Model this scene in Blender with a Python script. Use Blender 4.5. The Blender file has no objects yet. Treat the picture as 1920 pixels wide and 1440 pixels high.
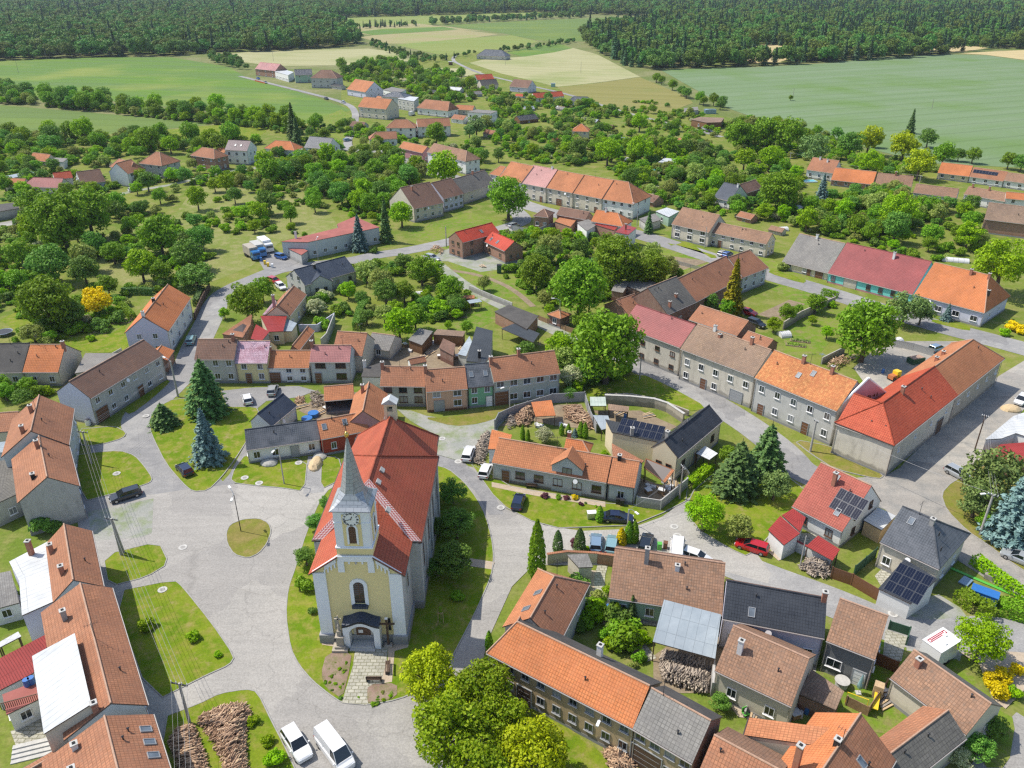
import bpy,math,random
from mathutils import Vector,Matrix
from mathutils.geometry import tessellate_polygon
R=math.radians
sc=bpy.context.scene
col=sc.collection
##  camera, sky, sun, exposure
FOC,PITCH,CAMZ=1494.0,R(27.3),73.0
CT,ST=math.cos(PITCH),math.sin(PITCH)
cam_data=bpy.data.cameras.new('camera');cam=bpy.data.objects.new('camera',cam_data);col.objects.link(cam)
cam_data.sensor_width=36.0;cam_data.lens=36.0*FOC/1920.0
cam_data.clip_start=1.0;sc.cycles.pixel_filter_type='BLACKMAN_HARRIS';sc.cycles.filter_width=1.35;cam_data.clip_end=12000.0
cam.location=(0,0,CAMZ);cam.rotation_euler=(R(90)-PITCH,0,0)
sc.camera=cam
SUN_EL,SUN_AZ=R(55.0),math.atan2(0.287,-0.958)
world=bpy.data.worlds.new('World');sc.world=world;world.use_nodes=True
wn=world.node_tree.nodes;wl=world.node_tree.links;wn.clear()
sky=wn.new('ShaderNodeTexSky');sky.sky_type='NISHITA';sky.sun_disc=False
sky.sun_elevation=SUN_EL;sky.sun_rotation=R(90)-SUN_AZ;sky.air_density=1.0;sky.dust_density=1.2;sky.ozone_density=1.0
bg=wn.new('ShaderNodeBackground');bg.inputs['Strength'].default_value=0.145
wo=wn.new('ShaderNodeOutputWorld');wl.new(sky.outputs[0],bg.inputs[0]);wl.new(bg.outputs[0],wo.inputs[0])
sd=bpy.data.lights.new('sun','SUN');sd.energy=4.0;sd.angle=R(0.53);sd.color=(1.0,0.94,0.84)
so=bpy.data.objects.new('sun',sd);col.objects.link(so)
sv=Vector((math.cos(SUN_AZ)*math.cos(SUN_EL),math.sin(SUN_AZ)*math.cos(SUN_EL),math.sin(SUN_EL)))
so.rotation_euler=(-sv).to_track_quat('-Z','Y').to_euler();so.location=(0,150,200)
sc.view_settings.view_transform='Standard';sc.view_settings.look='None'
sc.view_settings.exposure=0.36;sc.view_settings.gamma=1.0
sc.render.engine='CYCLES';sc.cycles.max_bounces=5;sc.cycles.diffuse_bounces=2;sc.cycles.glossy_bounces=2
sc.cycles.transmission_bounces=3;sc.cycles.transparent_max_bounces=6;sc.cycles.volume_bounces=0
sc.cycles.use_denoising=False;sc.cycles.use_adaptive_sampling=False;sc.cycles.sample_clamp_indirect=3.0;sc.cycles.sampling_pattern='BLUE_NOISE'
##  helpers
def P(u,v,z=0.0):
 a=(u-960.0)/FOC;b=(v-720.0)/FOC
 t=(CAMZ-z)/(ST+b*CT)
 return Vector((a*t,(CT-b*ST)*t,z))
def proj(x,y,z=0.0):
 d=y*CT+(CAMZ-z)*ST
 return 960+FOC*x/d,720+FOC*((CAMZ-z)*CT-y*ST)/d
def hpx(u,v,px):
 lo,hi=0.2,30.0
 for _ in range(30):
  m=(lo+hi)/2;q=P(u,v,m);w=proj(q.x,q.y,0)[1]-v
  if w<px:lo=m
  else:hi=m
 return lo
def rnd(seed):return random.Random(seed)
MATS={}
class MB:
 """collects polygons, builds ONE mesh object; uvs optional per corner"""
 def __init__(s):s.v=[];s.f=[];s.m=[];s.uv=[]
 def face(s,pts,m=0,uv=None):
  i=len(s.v);s.v+=[tuple(p)for p in pts];s.f.append(list(range(i,i+len(pts))));s.m.append(m)
  s.uv.append(uv or[(0,0)]*len(pts))
 def slopeface(s,pts,m=0):
  a,b,c=Vector(pts[0]),Vector(pts[1]),Vector(pts[2]);n=(b-a).cross(c-b)
  if n.length<1e-9:n=Vector((0,0,1))
  n.normalize()
  h=Vector((-n.y,n.x,0));h=h.normalized()if h.length>1e-4 else Vector((1,0,0));k=n.cross(h)
  s.face(pts,m,[(Vector(p).dot(h),Vector(p).dot(k))for p in pts])
 def box(s,c,d,m=0,rz=0.0,M=None):
  cx,cy,cz=c;dx,dy,dz=d[0]/2,d[1]/2,d[2]/2;q=[]
  co,si=math.cos(rz),math.sin(rz)
  for z in(-dz,dz):
   for x,y in((-dx,-dy),(dx,-dy),(dx,dy),(-dx,dy)):
    p=Vector((cx+x*co-y*si,cy+x*si+y*co,cz+z));q.append(M@p if M else p)
  for f in((3,2,1,0),(4,5,6,7),(0,1,5,4),(1,2,6,5),(2,3,7,6),(3,0,4,7)):
   pp=[q[i]for i in f];s.slopeface(pp,m)
 def tube(s,pts,rads,n=8,m=0,cap=True):
  rings=[];pts=[Vector(p)for p in pts]
  for i,p in enumerate(pts):
   d=(pts[min(i+1,len(pts)-1)]-pts[max(i-1,0)]).normalized()
   a=d.cross(Vector((0,0,1))if abs(d.z)<.9 else Vector((1,0,0))).normalized();b=d.cross(a)
   rings.append([p+(a*math.cos(2*math.pi*k/n)+b*math.sin(2*math.pi*k/n))*rads[i]for k in range(n)])
  i0=len(s.v)
  for r in rings:s.v+=[tuple(p)for p in r]
  for i in range(len(rings)-1):
   for k in range(n):
    a=i0+i*n+k;b=i0+i*n+(k+1)%n
    s.f.append([a,b,b+n,a+n]);s.m.append(m);s.uv.append([(0,0)]*4)
  if cap:
   s.f.append([i0+k for k in reversed(range(n))]);s.m.append(m);s.uv.append([(0,0)]*n)
   j=i0+(len(rings)-1)*n
   s.f.append([j+k for k in range(n)]);s.m.append(m);s.uv.append([(0,0)]*n)
 def prism(s,poly,z0,z1,m=0,mt=None):
  n=len(poly);a=sum(poly[i][0]*poly[(i+1)%n][1]-poly[(i+1)%n][0]*poly[i][1]for i in range(n))
  if a<0:poly=poly[::-1]
  for t in tessellate_polygon([[Vector((p[0],p[1],0))for p in poly]]):
   A,B,C=(poly[i]for i in t)
   if(B[0]-A[0])*(C[1]-A[1])-(B[1]-A[1])*(C[0]-A[0])<0:B,C=C,B
   s.face([(A[0],A[1],z1),(B[0],B[1],z1),(C[0],C[1],z1)],m if mt is None else mt)
  for i in range(n):
   p,q=poly[i],poly[(i+1)%n]
   s.slopeface([(p[0],p[1],z0),(q[0],q[1],z0),(q[0],q[1],z1),(p[0],p[1],z1)],m)
 def mesh(s,name,mats,smooth=False):
  me=bpy.data.meshes.new(name);me.from_pydata(s.v,[],s.f)
  for m in(mats if isinstance(mats,(list,tuple))else[mats]):me.materials.append(MATS[m]if isinstance(m,str)else m)
  me.polygons.foreach_set('material_index',s.m)
  u=me.uv_layers.new(name='UVMap');flat=[c for f in s.uv for p in f for c in p];u.data.foreach_set('uv',flat)
  if smooth:me.polygons.foreach_set('use_smooth',[True]*len(s.f))
  me.update();return me
 def obj(s,name,mats,parent=None,smooth=False):
  o=bpy.data.objects.new(name,s.mesh(name,mats,smooth));col.objects.link(o);o.parent=parent;return o
def tag(o,label=None,cat=None,group=None,kind=None):
 if label:o['label']=label
 if cat:o['category']=cat
 if group:o['group']=group
 if kind:o['kind']=kind
 return o
def empty(name,loc,rz=0.0):
 o=bpy.data.objects.new(name,None);o.empty_display_size=0.5;col.objects.link(o)
 o.location=loc;o.rotation_euler=(0,0,rz);return o
def inst(name,me,parent=None,loc=(0,0,0),rz=0.0,sca=None):
 o=bpy.data.objects.new(name,me);col.objects.link(o);o.parent=parent;o.location=loc;o.rotation_euler=(0,0,rz)
 if sca:o.scale=sca
 return o
def children_of(o):return[c for c in bpy.data.objects if c.parent==o]
##  materials (procedural)
def newmat(name):
 m=bpy.data.materials.new(name);m.use_nodes=True;MATS[name]=m
 n=m.node_tree.nodes;l=m.node_tree.links;n.clear()
 o=n.new('ShaderNodeOutputMaterial');b=n.new('ShaderNodeBsdfPrincipled');l.new(b.outputs[0],o.inputs[0])
 return m,n,l,b
def rgb(c):return(c[0],c[1],c[2],1.0)
def noise(n,l,vec,scale,detail=4,rough=.55,dim='3D'):
 t=n.new('ShaderNodeTexNoise');t.noise_dimensions=dim;t.inputs['Scale'].default_value=scale;t.inputs['Detail'].default_value=detail
 t.inputs['Roughness'].default_value=rough
 if vec is not None:l.new(vec,t.inputs['Vector'])
 return t.outputs['Fac']
def ramp(n,l,fac,p0,p1,c0=(0,0,0),c1=(1,1,1)):
 r=n.new('ShaderNodeValToRGB');e=r.color_ramp.elements
 e[0].position=p0;e[1].position=p1;e[0].color=rgb(c0);e[1].color=rgb(c1);l.new(fac,r.inputs[0]);return r.outputs[0]
def mix(n,l,fac,a,b,mode='MIX'):
 x=n.new('ShaderNodeMix');x.data_type='RGBA';x.blend_type=mode
 for i,s in((0,fac),(6,a),(7,b)):
  if isinstance(s,(int,float)):x.inputs[i].default_value=s
  elif isinstance(s,tuple):x.inputs[i].default_value=rgb(s)
  else:l.new(s,x.inputs[i])
 return x.outputs[2]
def pos(n):return n.new('ShaderNodeNewGeometry').outputs['Position']
def sc3(c,k):return(c[0]*k,c[1]*k,c[2]*k)
def roofmat(name,c,c2=None,moss=None,mamt=.35,tw=.32,th=.38,mort=.45,rough=.8,off=0.0,bump=.6,var=.6,metal=0.0):
 m,n,l,b=newmat(name);c2=c2 or sc3(c,.72)
 uv=n.new('ShaderNodeUVMap').outputs[0];ps=pos(n)
 br=n.new('ShaderNodeTexBrick');br.offset=off;br.inputs['Scale'].default_value=1.0
 br.inputs['Brick Width'].default_value=tw;br.inputs['Row Height'].default_value=th
 br.inputs['Mortar Size'].default_value=.03;br.inputs['Mortar Smooth'].default_value=.3;br.inputs['Bias'].default_value=0.0
 br.inputs['Color1'].default_value=rgb(c);br.inputs['Color2'].default_value=rgb(sc3(c,1-var*.45));br.inputs['Mortar'].default_value=rgb(sc3(c,mort))
 l.new(uv,br.inputs['Vector'])
 f1=ramp(n,l,noise(n,l,ps,.55,8,.72),.36,.62)
 k=mix(n,l,.55,f1,f1)
 cc=mix(n,l,f1,br.outputs['Color'],mix(n,l,.8,br.outputs['Color'],c2))
 f2=ramp(n,l,noise(n,l,ps,2.6,5,.7),.5,.68)
 if moss:
  mm=n.new('ShaderNodeMath');mm.operation='MULTIPLY';l.new(f2,mm.inputs[0]);mm.inputs[1].default_value=mamt
  cc=mix(n,l,mm.outputs[0],cc,moss)
 cc=mix(n,l,1.0,cc,ramp(n,l,noise(n,l,ps,.16,5,.7),.35,.68,(.84,.84,.84),(1.16,1.14,1.10)),'MULTIPLY')
 l.new(cc,b.inputs['Base Color']);b.inputs['Roughness'].default_value=rough;b.inputs['Metallic'].default_value=metal
 b.inputs['Specular IOR Level'].default_value=.2
 bp=n.new('ShaderNodeBump');bp.inputs['Strength'].default_value=bump;bp.inputs['Distance'].default_value=.05;bp.invert=True
 l.new(br.outputs['Fac'],bp.inputs['Height']);l.new(bp.outputs[0],b.inputs['Normal'])
def wallmat(name,c,dirt=.4,c2=None,brick=False):
 m,n,l,b=newmat(name);ps=pos(n);c2=c2 or sc3(c,.62)
 base=c
 if brick:
  br=n.new('ShaderNodeTexBrick');br.inputs['Scale'].default_value=1.0;br.inputs['Brick Width'].default_value=.32;br.inputs['Row Height'].default_value=.15
  br.inputs['Mortar Size'].default_value=.02;br.inputs['Color1'].default_value=rgb(c);br.inputs['Color2'].default_value=rgb(sc3(c,.6));br.inputs['Mortar'].default_value=rgb((.32,.29,.25))
  uv=n.new('ShaderNodeUVMap').outputs[0];l.new(uv,br.inputs['Vector']);base=br.outputs['Color']
 mp=n.new('ShaderNodeMapping');mp.inputs['Scale'].default_value=(1,1,.35);l.new(ps,mp.inputs['Vector'])
 f=ramp(n,l,noise(n,l,mp.outputs[0],1.1,7,.7),.48,.74)
 mm=n.new('ShaderNodeMath');mm.operation='MULTIPLY';mm.inputs[1].default_value=dirt;l.new(f,mm.inputs[0])
 cc=mix(n,l,mm.outputs[0],base,c2)
 sx=n.new('ShaderNodeSeparateXYZ');l.new(ps,sx.inputs[0])
 ad=n.new('ShaderNodeMath');ad.operation='MULTIPLY_ADD';l.new(noise(n,l,ps,.9,4),ad.inputs[0]);ad.inputs[1].default_value=-1.6;l.new(sx.outputs[2],ad.inputs[2])
 g=ramp(n,l,ad.outputs[0],-.6,.35,(1,1,1),(0,0,0))
 m2=n.new('ShaderNodeMath');m2.operation='MULTIPLY';m2.inputs[1].default_value=dirt;l.new(g,m2.inputs[0])
 cc=mix(n,l,m2.outputs[0],cc,sc3(c2,.8))
 l.new(cc,b.inputs['Base Color']);b.inputs['Roughness'].default_value=.9;b.inputs['Specular IOR Level'].default_value=.2
def groundmat(name,cols,scales=(.05,.4,3.0),rough=.95,bump=.25,spread=(.4,.6)):
 """three colours mixed by noises of three sizes"""
 m,n,l,b=newmat(name);ps=pos(n)
 a,c,d=cols
 x=mix(n,l,ramp(n,l,noise(n,l,ps,scales[0],5),spread[0],spread[1]),a,c)
 x=mix(n,l,ramp(n,l,noise(n,l,ps,scales[1],6,.65),.45,.68),x,d)
 fine=noise(n,l,ps,scales[2],6,.8)
 x=mix(n,l,1.0,x,ramp(n,l,fine,.25,.75,(.62,.62,.62),(1.3,1.3,1.3)),'MULTIPLY')
 l.new(x,b.inputs['Base Color']);b.inputs['Roughness'].default_value=rough;b.inputs['Specular IOR Level'].default_value=.15
 if bump:
  bp=n.new('ShaderNodeBump');bp.inputs['Strength'].default_value=bump;bp.inputs['Distance'].default_value=.08
  l.new(fine,bp.inputs['Height']);l.new(bp.outputs[0],b.inputs['Normal'])
 return m
def fieldmat(name,c,c2,ang,stripe=.9,c3=None):
 m,n,l,b=newmat(name);ps=pos(n);c3=c3 or sc3(c,.8)
 mp=n.new('ShaderNodeMapping');mp.inputs['Rotation'].default_value=(0,0,R(ang));l.new(ps,mp.inputs['Vector'])
 m2=n.new('ShaderNodeMapping');m2.inputs['Scale'].default_value=(.004,.06,1);l.new(mp.outputs[0],m2.inputs['Vector'])
 x=mix(n,l,ramp(n,l,noise(n,l,m2.outputs[0],1.0,5,.6),.35,.65),c,c2)
 x=mix(n,l,ramp(n,l,noise(n,l,ps,.012,4),.5,.68),x,c3)
 x=mix(n,l,stripe*.5,x,mix(n,l,1.0,x,ramp(n,l,noise(n,l,ps,.6,6,.8),.3,.7,(.7,.7,.7),(1.2,1.2,1.2)),'MULTIPLY'))
 wv=n.new('ShaderNodeTexWave');wv.inputs['Scale'].default_value=.018;wv.inputs['Distortion'].default_value=.6;wv.bands_direction='Y';l.new(mp.outputs[0],wv.inputs['Vector'])
 x=mix(n,l,1.0,x,ramp(n,l,wv.outputs['Fac'],.93,1.0,(1,1,1),(.86,.86,.86)),'MULTIPLY')
 l.new(x,b.inputs['Base Color']);b.inputs['Roughness'].default_value=.95;b.inputs['Specular IOR Level'].default_value=.1
def plain(name,c,rough=.6,metal=0.0,spec=.5,coat=0.0,var=.0,vs=3.0):
 m,n,l,b=newmat(name)
 if var:
  ps=pos(n);x=mix(n,l,1.0,rgb(c)[:3],ramp(n,l,noise(n,l,ps,vs,5,.7),.25,.75,(1-var,)*3,(1+var*.5,)*3),'MULTIPLY');l.new(x,b.inputs['Base Color'])
 else:b.inputs['Base Color'].default_value=rgb(c)
 b.inputs['Roughness'].default_value=rough;b.inputs['Metallic'].default_value=metal;b.inputs['Specular IOR Level'].default_value=spec;b.inputs['Coat Weight'].default_value=coat
 return m
def leafmat(name,c,c2,trans=.3,hv=.035):
 m,n,l,b=newmat(name)
 g=n.new('ShaderNodeNewGeometry');oi=n.new('ShaderNodeObjectInfo')
 x=mix(n,l,g.outputs['Random Per Island'],c,c2)
 hs=n.new('ShaderNodeHueSaturation');hs.inputs['Saturation'].default_value=1.12;l.new(x,hs.inputs['Color'])
 a=n.new('ShaderNodeMath');a.operation='MULTIPLY_ADD';l.new(oi.outputs['Random'],a.inputs[0]);a.inputs[1].default_value=hv;a.inputs[2].default_value=.49-hv*.5;l.new(a.outputs[0],hs.inputs['Hue'])
 v=n.new('ShaderNodeMath');v.operation='MULTIPLY_ADD';l.new(oi.outputs['Random'],v.inputs[0]);v.inputs[1].default_value=.6;v.inputs[2].default_value=1.08;l.new(v.outputs[0],hs.inputs['Value'])
 l.new(hs.outputs[0],b.inputs['Base Color']);b.inputs['Roughness'].default_value=.6;b.inputs['Specular IOR Level'].default_value=.25
 if trans:
  t=n.new('ShaderNodeBsdfTranslucent');l.new(hs.outputs[0],t.inputs[0])
  ms=n.new('ShaderNodeMixShader');ms.inputs[0].default_value=trans;l.new(b.outputs[0],ms.inputs[1]);l.new(t.outputs[0],ms.inputs[2])
  o=[q for q in n if q.type=='OUTPUT_MATERIAL'][0];l.new(ms.outputs[0],o.inputs[0])
OR1=(.50,.20,.105)
roofmat('r_terra',(.47,.215,.12),(.33,.155,.095),(.24,.17,.12));roofmat('r_rose',(.44,.135,.10),(.38,.11,.085),(.5,.2,.15),.3,var=.4,mort=.4)
roofmat('r_orange',(.56,.235,.115),(.42,.17,.085),(.30,.2,.1),.25)
roofmat('r_vivid',(.64,.225,.085),(.50,.18,.08),(.5,.26,.13),.35,var=.4,mort=.42)
roofmat('r_mottle',(.60,.255,.10),(.45,.16,.07),(.68,.40,.16),.6,var=1.0,mort=.6)
roofmat('r_red',(.50,.095,.045),(.43,.08,.04),(.62,.18,.09),.4,var=.3,mort=.35,rough=.6)
roofmat('r_church',(.44,.115,.06),(.38,.085,.05),(.40,.14,.09),.35,var=.25,mort=.3,rough=.65,tw=.44,th=.44)
roofmat('r_brightred',(.52,.075,.04),(.48,.065,.035),var=.1,mort=.6,rough=.4)
roofmat('r_maroon',(.33,.085,.085),(.28,.075,.075),(.36,.13,.12),.3,var=.2,rough=.5)
roofmat('r_pink',(.47,.22,.21),(.40,.18,.17),var=.2,rough=.3)
roofmat('r_lilac',(.50,.26,.32),(.62,.48,.56),var=.5,rough=.18,mort=.35)
roofmat('r_brown',(.27,.155,.11),(.19,.115,.09),(.15,.13,.11),.5)
roofmat('r_tan',(.36,.25,.175),(.26,.18,.135),(.19,.16,.13),.6,var=.8)
roofmat('r_tanpink',(.40,.235,.15),(.29,.175,.12),(.17,.135,.11),.7,var=.8)
roofmat('r_greymoss',(.19,.18,.165),(.13,.125,.115),(.26,.25,.2),.4,tw=.4,th=.4)
roofmat('r_greyold',(.30,.29,.27),(.22,.21,.2),(.17,.16,.15),.5,tw=.4,th=.4)
roofmat('r_slate',(.045,.052,.065),(.055,.062,.075),var=.3,mort=.4,rough=.38,bump=.6)
roofmat('r_blue',(.055,.07,.10),(.065,.08,.11),var=.25,mort=.5,rough=.42)
roofmat('r_greyblue',(.10,.115,.135),(.14,.15,.17),var=.5,mort=.4,rough=.3,bump=.6)
roofmat('r_purple',(.10,.05,.075),(.09,.045,.07),var=.2,rough=.4)
roofmat('r_whitemetal',(.58,.60,.61),(.50,.52,.53),(.5,.5,.48),.25,tw=.8,th=9,mort=.55,rough=.4,var=.1)
roofmat('r_palemetal',(.34,.39,.43),(.27,.32,.36),tw=1.1,th=2.2,mort=.7,rough=.38,var=.2)
roofmat('r_redmetal',(.34,.05,.045),(.30,.045,.04),tw=.28,th=30,mort=.5,rough=.35,var=.1,bump=.8)
roofmat('r_darkmetal',(.05,.055,.06),(.06,.065,.07),tw=.5,th=30,mort=.5,rough=.35,var=.1,bump=.8)
roofmat('r_felt',(.075,.072,.07),(.10,.095,.09),(.14,.13,.12),.5,tw=1.0,th=6,mort=.8,var=.2,bump=.1)
roofmat('r_flatred',(.36,.13,.11),(.32,.11,.095),tw=1.0,th=8,mort=.85,var=.2,bump=.1)
roofmat('r_greengl',(.40,.50,.45),(.5,.55,.5),tw=.6,th=9,mort=.7,rough=.3,var=.2)
roofmat('r_corr',(.24,.235,.225),(.17,.165,.16),(.4,.4,.38),.4,tw=.2,th=9,mort=.6,var=.2)
for nm,c,d in(('w_grey',(.47,.465,.44),.5),('w_greygreen',(.42,.45,.40),.3),('w_bluegrey',(.50,.53,.53),.3),('w_white',(.72,.72,.70),.25),('w_cream',(.66,.57,.40),.2),
('w_yellow',(.68,.60,.33),.2),('w_peach',(.58,.37,.26),.2),('w_green',(.20,.42,.26),.15),('w_turq',(.20,.62,.58),.1),('w_old',(.58,.54,.46),.9),('w_pink',(.55,.34,.36),.2),
('w_lav',(.55,.55,.66),.15),('w_redw',(.34,.065,.04),.2),('w_darkgrey',(.17,.175,.175),.3),('w_beige',(.58,.53,.44),.4),('w_mint',(.33,.47,.36),.2),('w_rose',(.45,.23,.24),.2),('w_concrete',(.42,.41,.39),.6),
('w_timber',(.20,.11,.055),.4),('w_stone',(.40,.36,.30),.8),('w_churchside',(.47,.47,.45),.8)):
 wallmat(nm,c,d)
MATS['w_old'].name='w_old'
wallmat('w_earth',(.44,.33,.19),.8,(.22,.19,.15));wallmat('w_brick',(.42,.19,.11),.3,brick=True);wallmat('w_brickold',(.30,.14,.10),.7,brick=True)
wallmat('c_yellow',(.80,.66,.33),.08);wallmat('c_white',(.82,.83,.85),.1);wallmat('c_plinth',(.34,.34,.34),.5)
plain('frame_white',(.8,.8,.8),.5);plain('frame_brown',(.12,.06,.035),.5);plain('frame_grey',(.3,.31,.32),.5)
plain('glass',(.025,.032,.04),.08,spec=.8)
m=MATS['glass'];n=m.node_tree.nodes;l=m.node_tree.links;b=[q for q in n if q.type=='BSDF_PRINCIPLED'][0];oi=n.new('ShaderNodeObjectInfo');rp=n.new('ShaderNodeValToRGB');rp.color_ramp.interpolation='CONSTANT';e=rp.color_ramp.elements
e[0].color=(.02,.026,.032,1);e[1].position=.45;e[1].color=(.05,.065,.08,1)
for p_,c_ in((.62,(.22,.23,.24,1)),(.74,(.012,.015,.02,1)),(.86,(.36,.35,.33,1)),(.93,(.10,.09,.08,1))):k_=e.new(p_);k_.color=c_
l.new(oi.outputs['Random'],rp.inputs[0]);l.new(rp.outputs[0],b.inputs['Base Color'])
plain('glass_pale',(.16,.19,.22),.12,spec=.8,var=.5,vs=.6)
plain('gutter',(.42,.38,.35),.45,.3);plain('darkgutter',(.08,.06,.055),.5);plain('metal',(.5,.52,.54),.35,.8);plain('paint_white',(.8,.8,.8),.3,coat=.3)
plain('ridge',(.46,.29,.20),.8,var=.3);plain('chim_brick',(.38,.17,.11),.9,var=.3);plain('chim_grey',(.36,.35,.33),.9,var=.3);plain('chim_white',(.72,.72,.7),.8,var=.1);plain('soot',(.02,.02,.02),.9)
plain('wood',(.30,.19,.10),.8,var=.4);plain('wood_dark',(.09,.05,.03),.7,var=.3);plain('wood_pale',(.55,.40,.24),.8,var=.3);plain('wood_grey',(.30,.27,.24),.9,var=.3)
plain('concrete',(.50,.49,.46),.9,var=.25,vs=1.5);plain('pole',(.40,.38,.35),.9,var=.2);plain('iron',(.05,.05,.055),.5,.5);plain('gold',(.75,.5,.13),.25,1.0)
plain('kerb',(.33,.32,.30),.9,var=.25,vs=2.0);plain('garage_brown',(.16,.07,.035),.5,var=.1);plain('stone',(.42,.37,.30),.9,var=.35,vs=4)
plain('rubber',(.02,.02,.02),.8);plain('wire',(.30,.30,.30),.6);plain('lampglass',(.8,.8,.76),.3);plain('panel',(.010,.014,.03),.08,spec=.35);plain('panel_line',(.14,.15,.17),.5,.3)
plain('tarp_blue',(.03,.16,.45),.5,var=.2);plain('pool',(.12,.5,.62),.15);plain('plastic_blue',(.04,.15,.42),.4);plain('plastic_green',(.10,.42,.06),.4);plain('plastic_yellow',(.8,.55,.03),.4);plain('bag_white',(.65,.65,.64),.7,var=.2)
plain('hedgefence',(.03,.09,.05),.7);plain('sandpile',(.58,.44,.26),.95,var=.25);plain('gravelpile',(.42,.41,.37),.95,var=.3);plain('rubble',(.45,.30,.22),.95,var=.5,vs=5)
##  ground, fields, roads
groundmat('grass_base',((.125,.185,.022),(.18,.215,.035),(.25,.235,.08)),(.03,.25,2.2))
groundmat('lawn',((.115,.195,.006),(.18,.235,.015),(.25,.235,.05)),(.22,.7,4.5),spread=(.4,.6))
groundmat('lawn_dry',((.17,.19,.025),(.20,.18,.045),(.25,.20,.07)),(.2,.6,4.0))
groundmat('meadow',((.17,.215,.04),(.23,.245,.075),(.29,.27,.12)),(.04,.3,1.8))
groundmat('garden',((.12,.215,.015),(.18,.24,.03),(.23,.21,.08)),(.10,.6,3.0))
groundmat('soil',((.26,.20,.13),(.22,.17,.12),(.32,.26,.17)),(.2,.8,4))
groundmat('gravel',((.29,.30,.27),(.35,.345,.31),(.20,.25,.11)),(.2,.35,6))
groundmat('asphalt',((.275,.272,.27),(.31,.305,.298),(.36,.35,.335)),(.05,.35,5),bump=.08)
groundmat('asphalt_pale',((.385,.368,.34),(.405,.386,.355),(.36,.345,.32)),(.05,.16,5),bump=.08)
groundmat('dustroad',((.37,.345,.31),(.42,.39,.34),(.29,.285,.265)),(.08,.3,5),bump=.15)
groundmat('pavers',((.46,.44,.36),(.50,.48,.40),(.38,.37,.30)),(.3,1.2,6))
groundmat('bed',((.30,.22,.17),(.25,.17,.13),(.16,.17,.06)),(.4,1.4,7))
groundmat('sand_path',((.46,.37,.27),(.42,.34,.25),(.5,.42,.33)),(.3,1.2,7))
groundmat('farground',((.13,.17,.04),(.18,.20,.07),(.24,.23,.11)),(.006,.03,.4),bump=0)
fieldmat('f_green',(.125,.225,.03),(.12,.19,.06),12,c3=(.21,.26,.06))
fieldmat('f_green2',(.145,.215,.05),(.125,.185,.055),8,c3=(.17,.23,.05))
fieldmat('f_big',(.15,.225,.10),(.185,.25,.14),-22,c3=(.13,.215,.06))
fieldmat('f_wheat',(.34,.33,.17),(.38,.37,.20),20,c3=(.26,.29,.11))
fieldmat('f_tan',(.35,.30,.16),(.30,.28,.13),5,c3=(.28,.30,.11))
fieldmat('f_olive',(.22,.21,.065),(.25,.23,.08),15,c3=(.18,.21,.06))
fieldmat('f_lime',(.20,.25,.06),(.25,.28,.09),6,c3=(.20,.27,.07))
fieldmat('f_straw',(.52,.42,.22),(.48,.39,.20),-20)
m=MATS['asphalt_pale'];n=m.node_tree.nodes;l=m.node_tree.links
b=[q for q in n if q.type=='BSDF_PRINCIPLED'][0];src=b.inputs['Base Color'].links[0].from_socket
br=n.new('ShaderNodeTexBrick');br.offset=.4;br.inputs['Scale'].default_value=1.0;br.inputs['Brick Width'].default_value=13.0;br.inputs['Row Height'].default_value=6.5
br.inputs['Mortar Size'].default_value=.035;br.inputs['Mortar Smooth'].default_value=.2;br.inputs['Color1'].default_value=(1,1,1,1);br.inputs['Color2'].default_value=(.96,.96,.96,1);br.inputs['Mortar'].default_value=(.84,.83,.81,1)
mp=n.new('ShaderNodeMapping');mp.inputs['Rotation'].default_value=(0,0,.35);wn_=n.new('ShaderNodeTexNoise');wn_.inputs['Scale'].default_value=.25
ps=pos(n);ad=n.new('ShaderNodeVectorMath');ad.operation='ADD';l.new(ps,ad.inputs[0]);l.new(wn_.outputs['Color'],ad.inputs[1]);l.new(ps,wn_.inputs['Vector']);l.new(ad.outputs[0],mp.inputs['Vector']);l.new(mp.outputs[0],br.inputs['Vector'])
l.new(mix(n,l,1.0,src,br.outputs['Color'],'MULTIPLY'),b.inputs['Base Color'])
m=MATS['pavers'];n=m.node_tree.nodes;l=m.node_tree.links
b=[q for q in n if q.type=='BSDF_PRINCIPLED'][0];src=b.inputs['Base Color'].links[0].from_socket
br=n.new('ShaderNodeTexBrick');br.inputs['Scale'].default_value=1.0;br.inputs['Brick Width'].default_value=.75;br.inputs['Row Height'].default_value=.5
br.inputs['Mortar Size'].default_value=.05;br.inputs['Color1'].default_value=(1,1,1,1);br.inputs['Color2'].default_value=(.8,.8,.8,1);br.inputs['Mortar'].default_value=(.5,.5,.42,1);l.new(pos(n),br.inputs['Vector'])
l.new(mix(n,l,1.0,src,br.outputs['Color'],'MULTIPLY'),b.inputs['Base Color'])
SH=[0]
def sheet(name,pts,z,mat,kind='structure',world=False):
 w=[(p[0],p[1])for p in pts]if world else[tuple(P(u,v))[:2]for u,v in pts]
 b=MB();SH[0]+=1;z+=SH[0]*.00012
 for t in tessellate_polygon([[Vector((p[0],p[1],0))for p in w]]):
  A,B,C=(w[i]for i in t)
  if(B[0]-A[0])*(C[1]-A[1])-(B[1]-A[1])*(C[0]-A[0])<0:B,C=C,B
  b.face([(q[0],q[1],z)for q in(A,B,C)])
 o=b.obj(name,mat);tag(o,kind=kind);return o
def smooth_poly(pts,it=2):
 for _ in range(it):
  q=[]
  for i in range(len(pts)):
   a,b=pts[i],pts[(i+1)%len(pts)]
   q+=[(a[0]*.8+b[0]*.2,a[1]*.8+b[1]*.2),(a[0]*.2+b[0]*.8,a[1]*.2+b[1]*.8)]
  pts=q
 return pts
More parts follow.
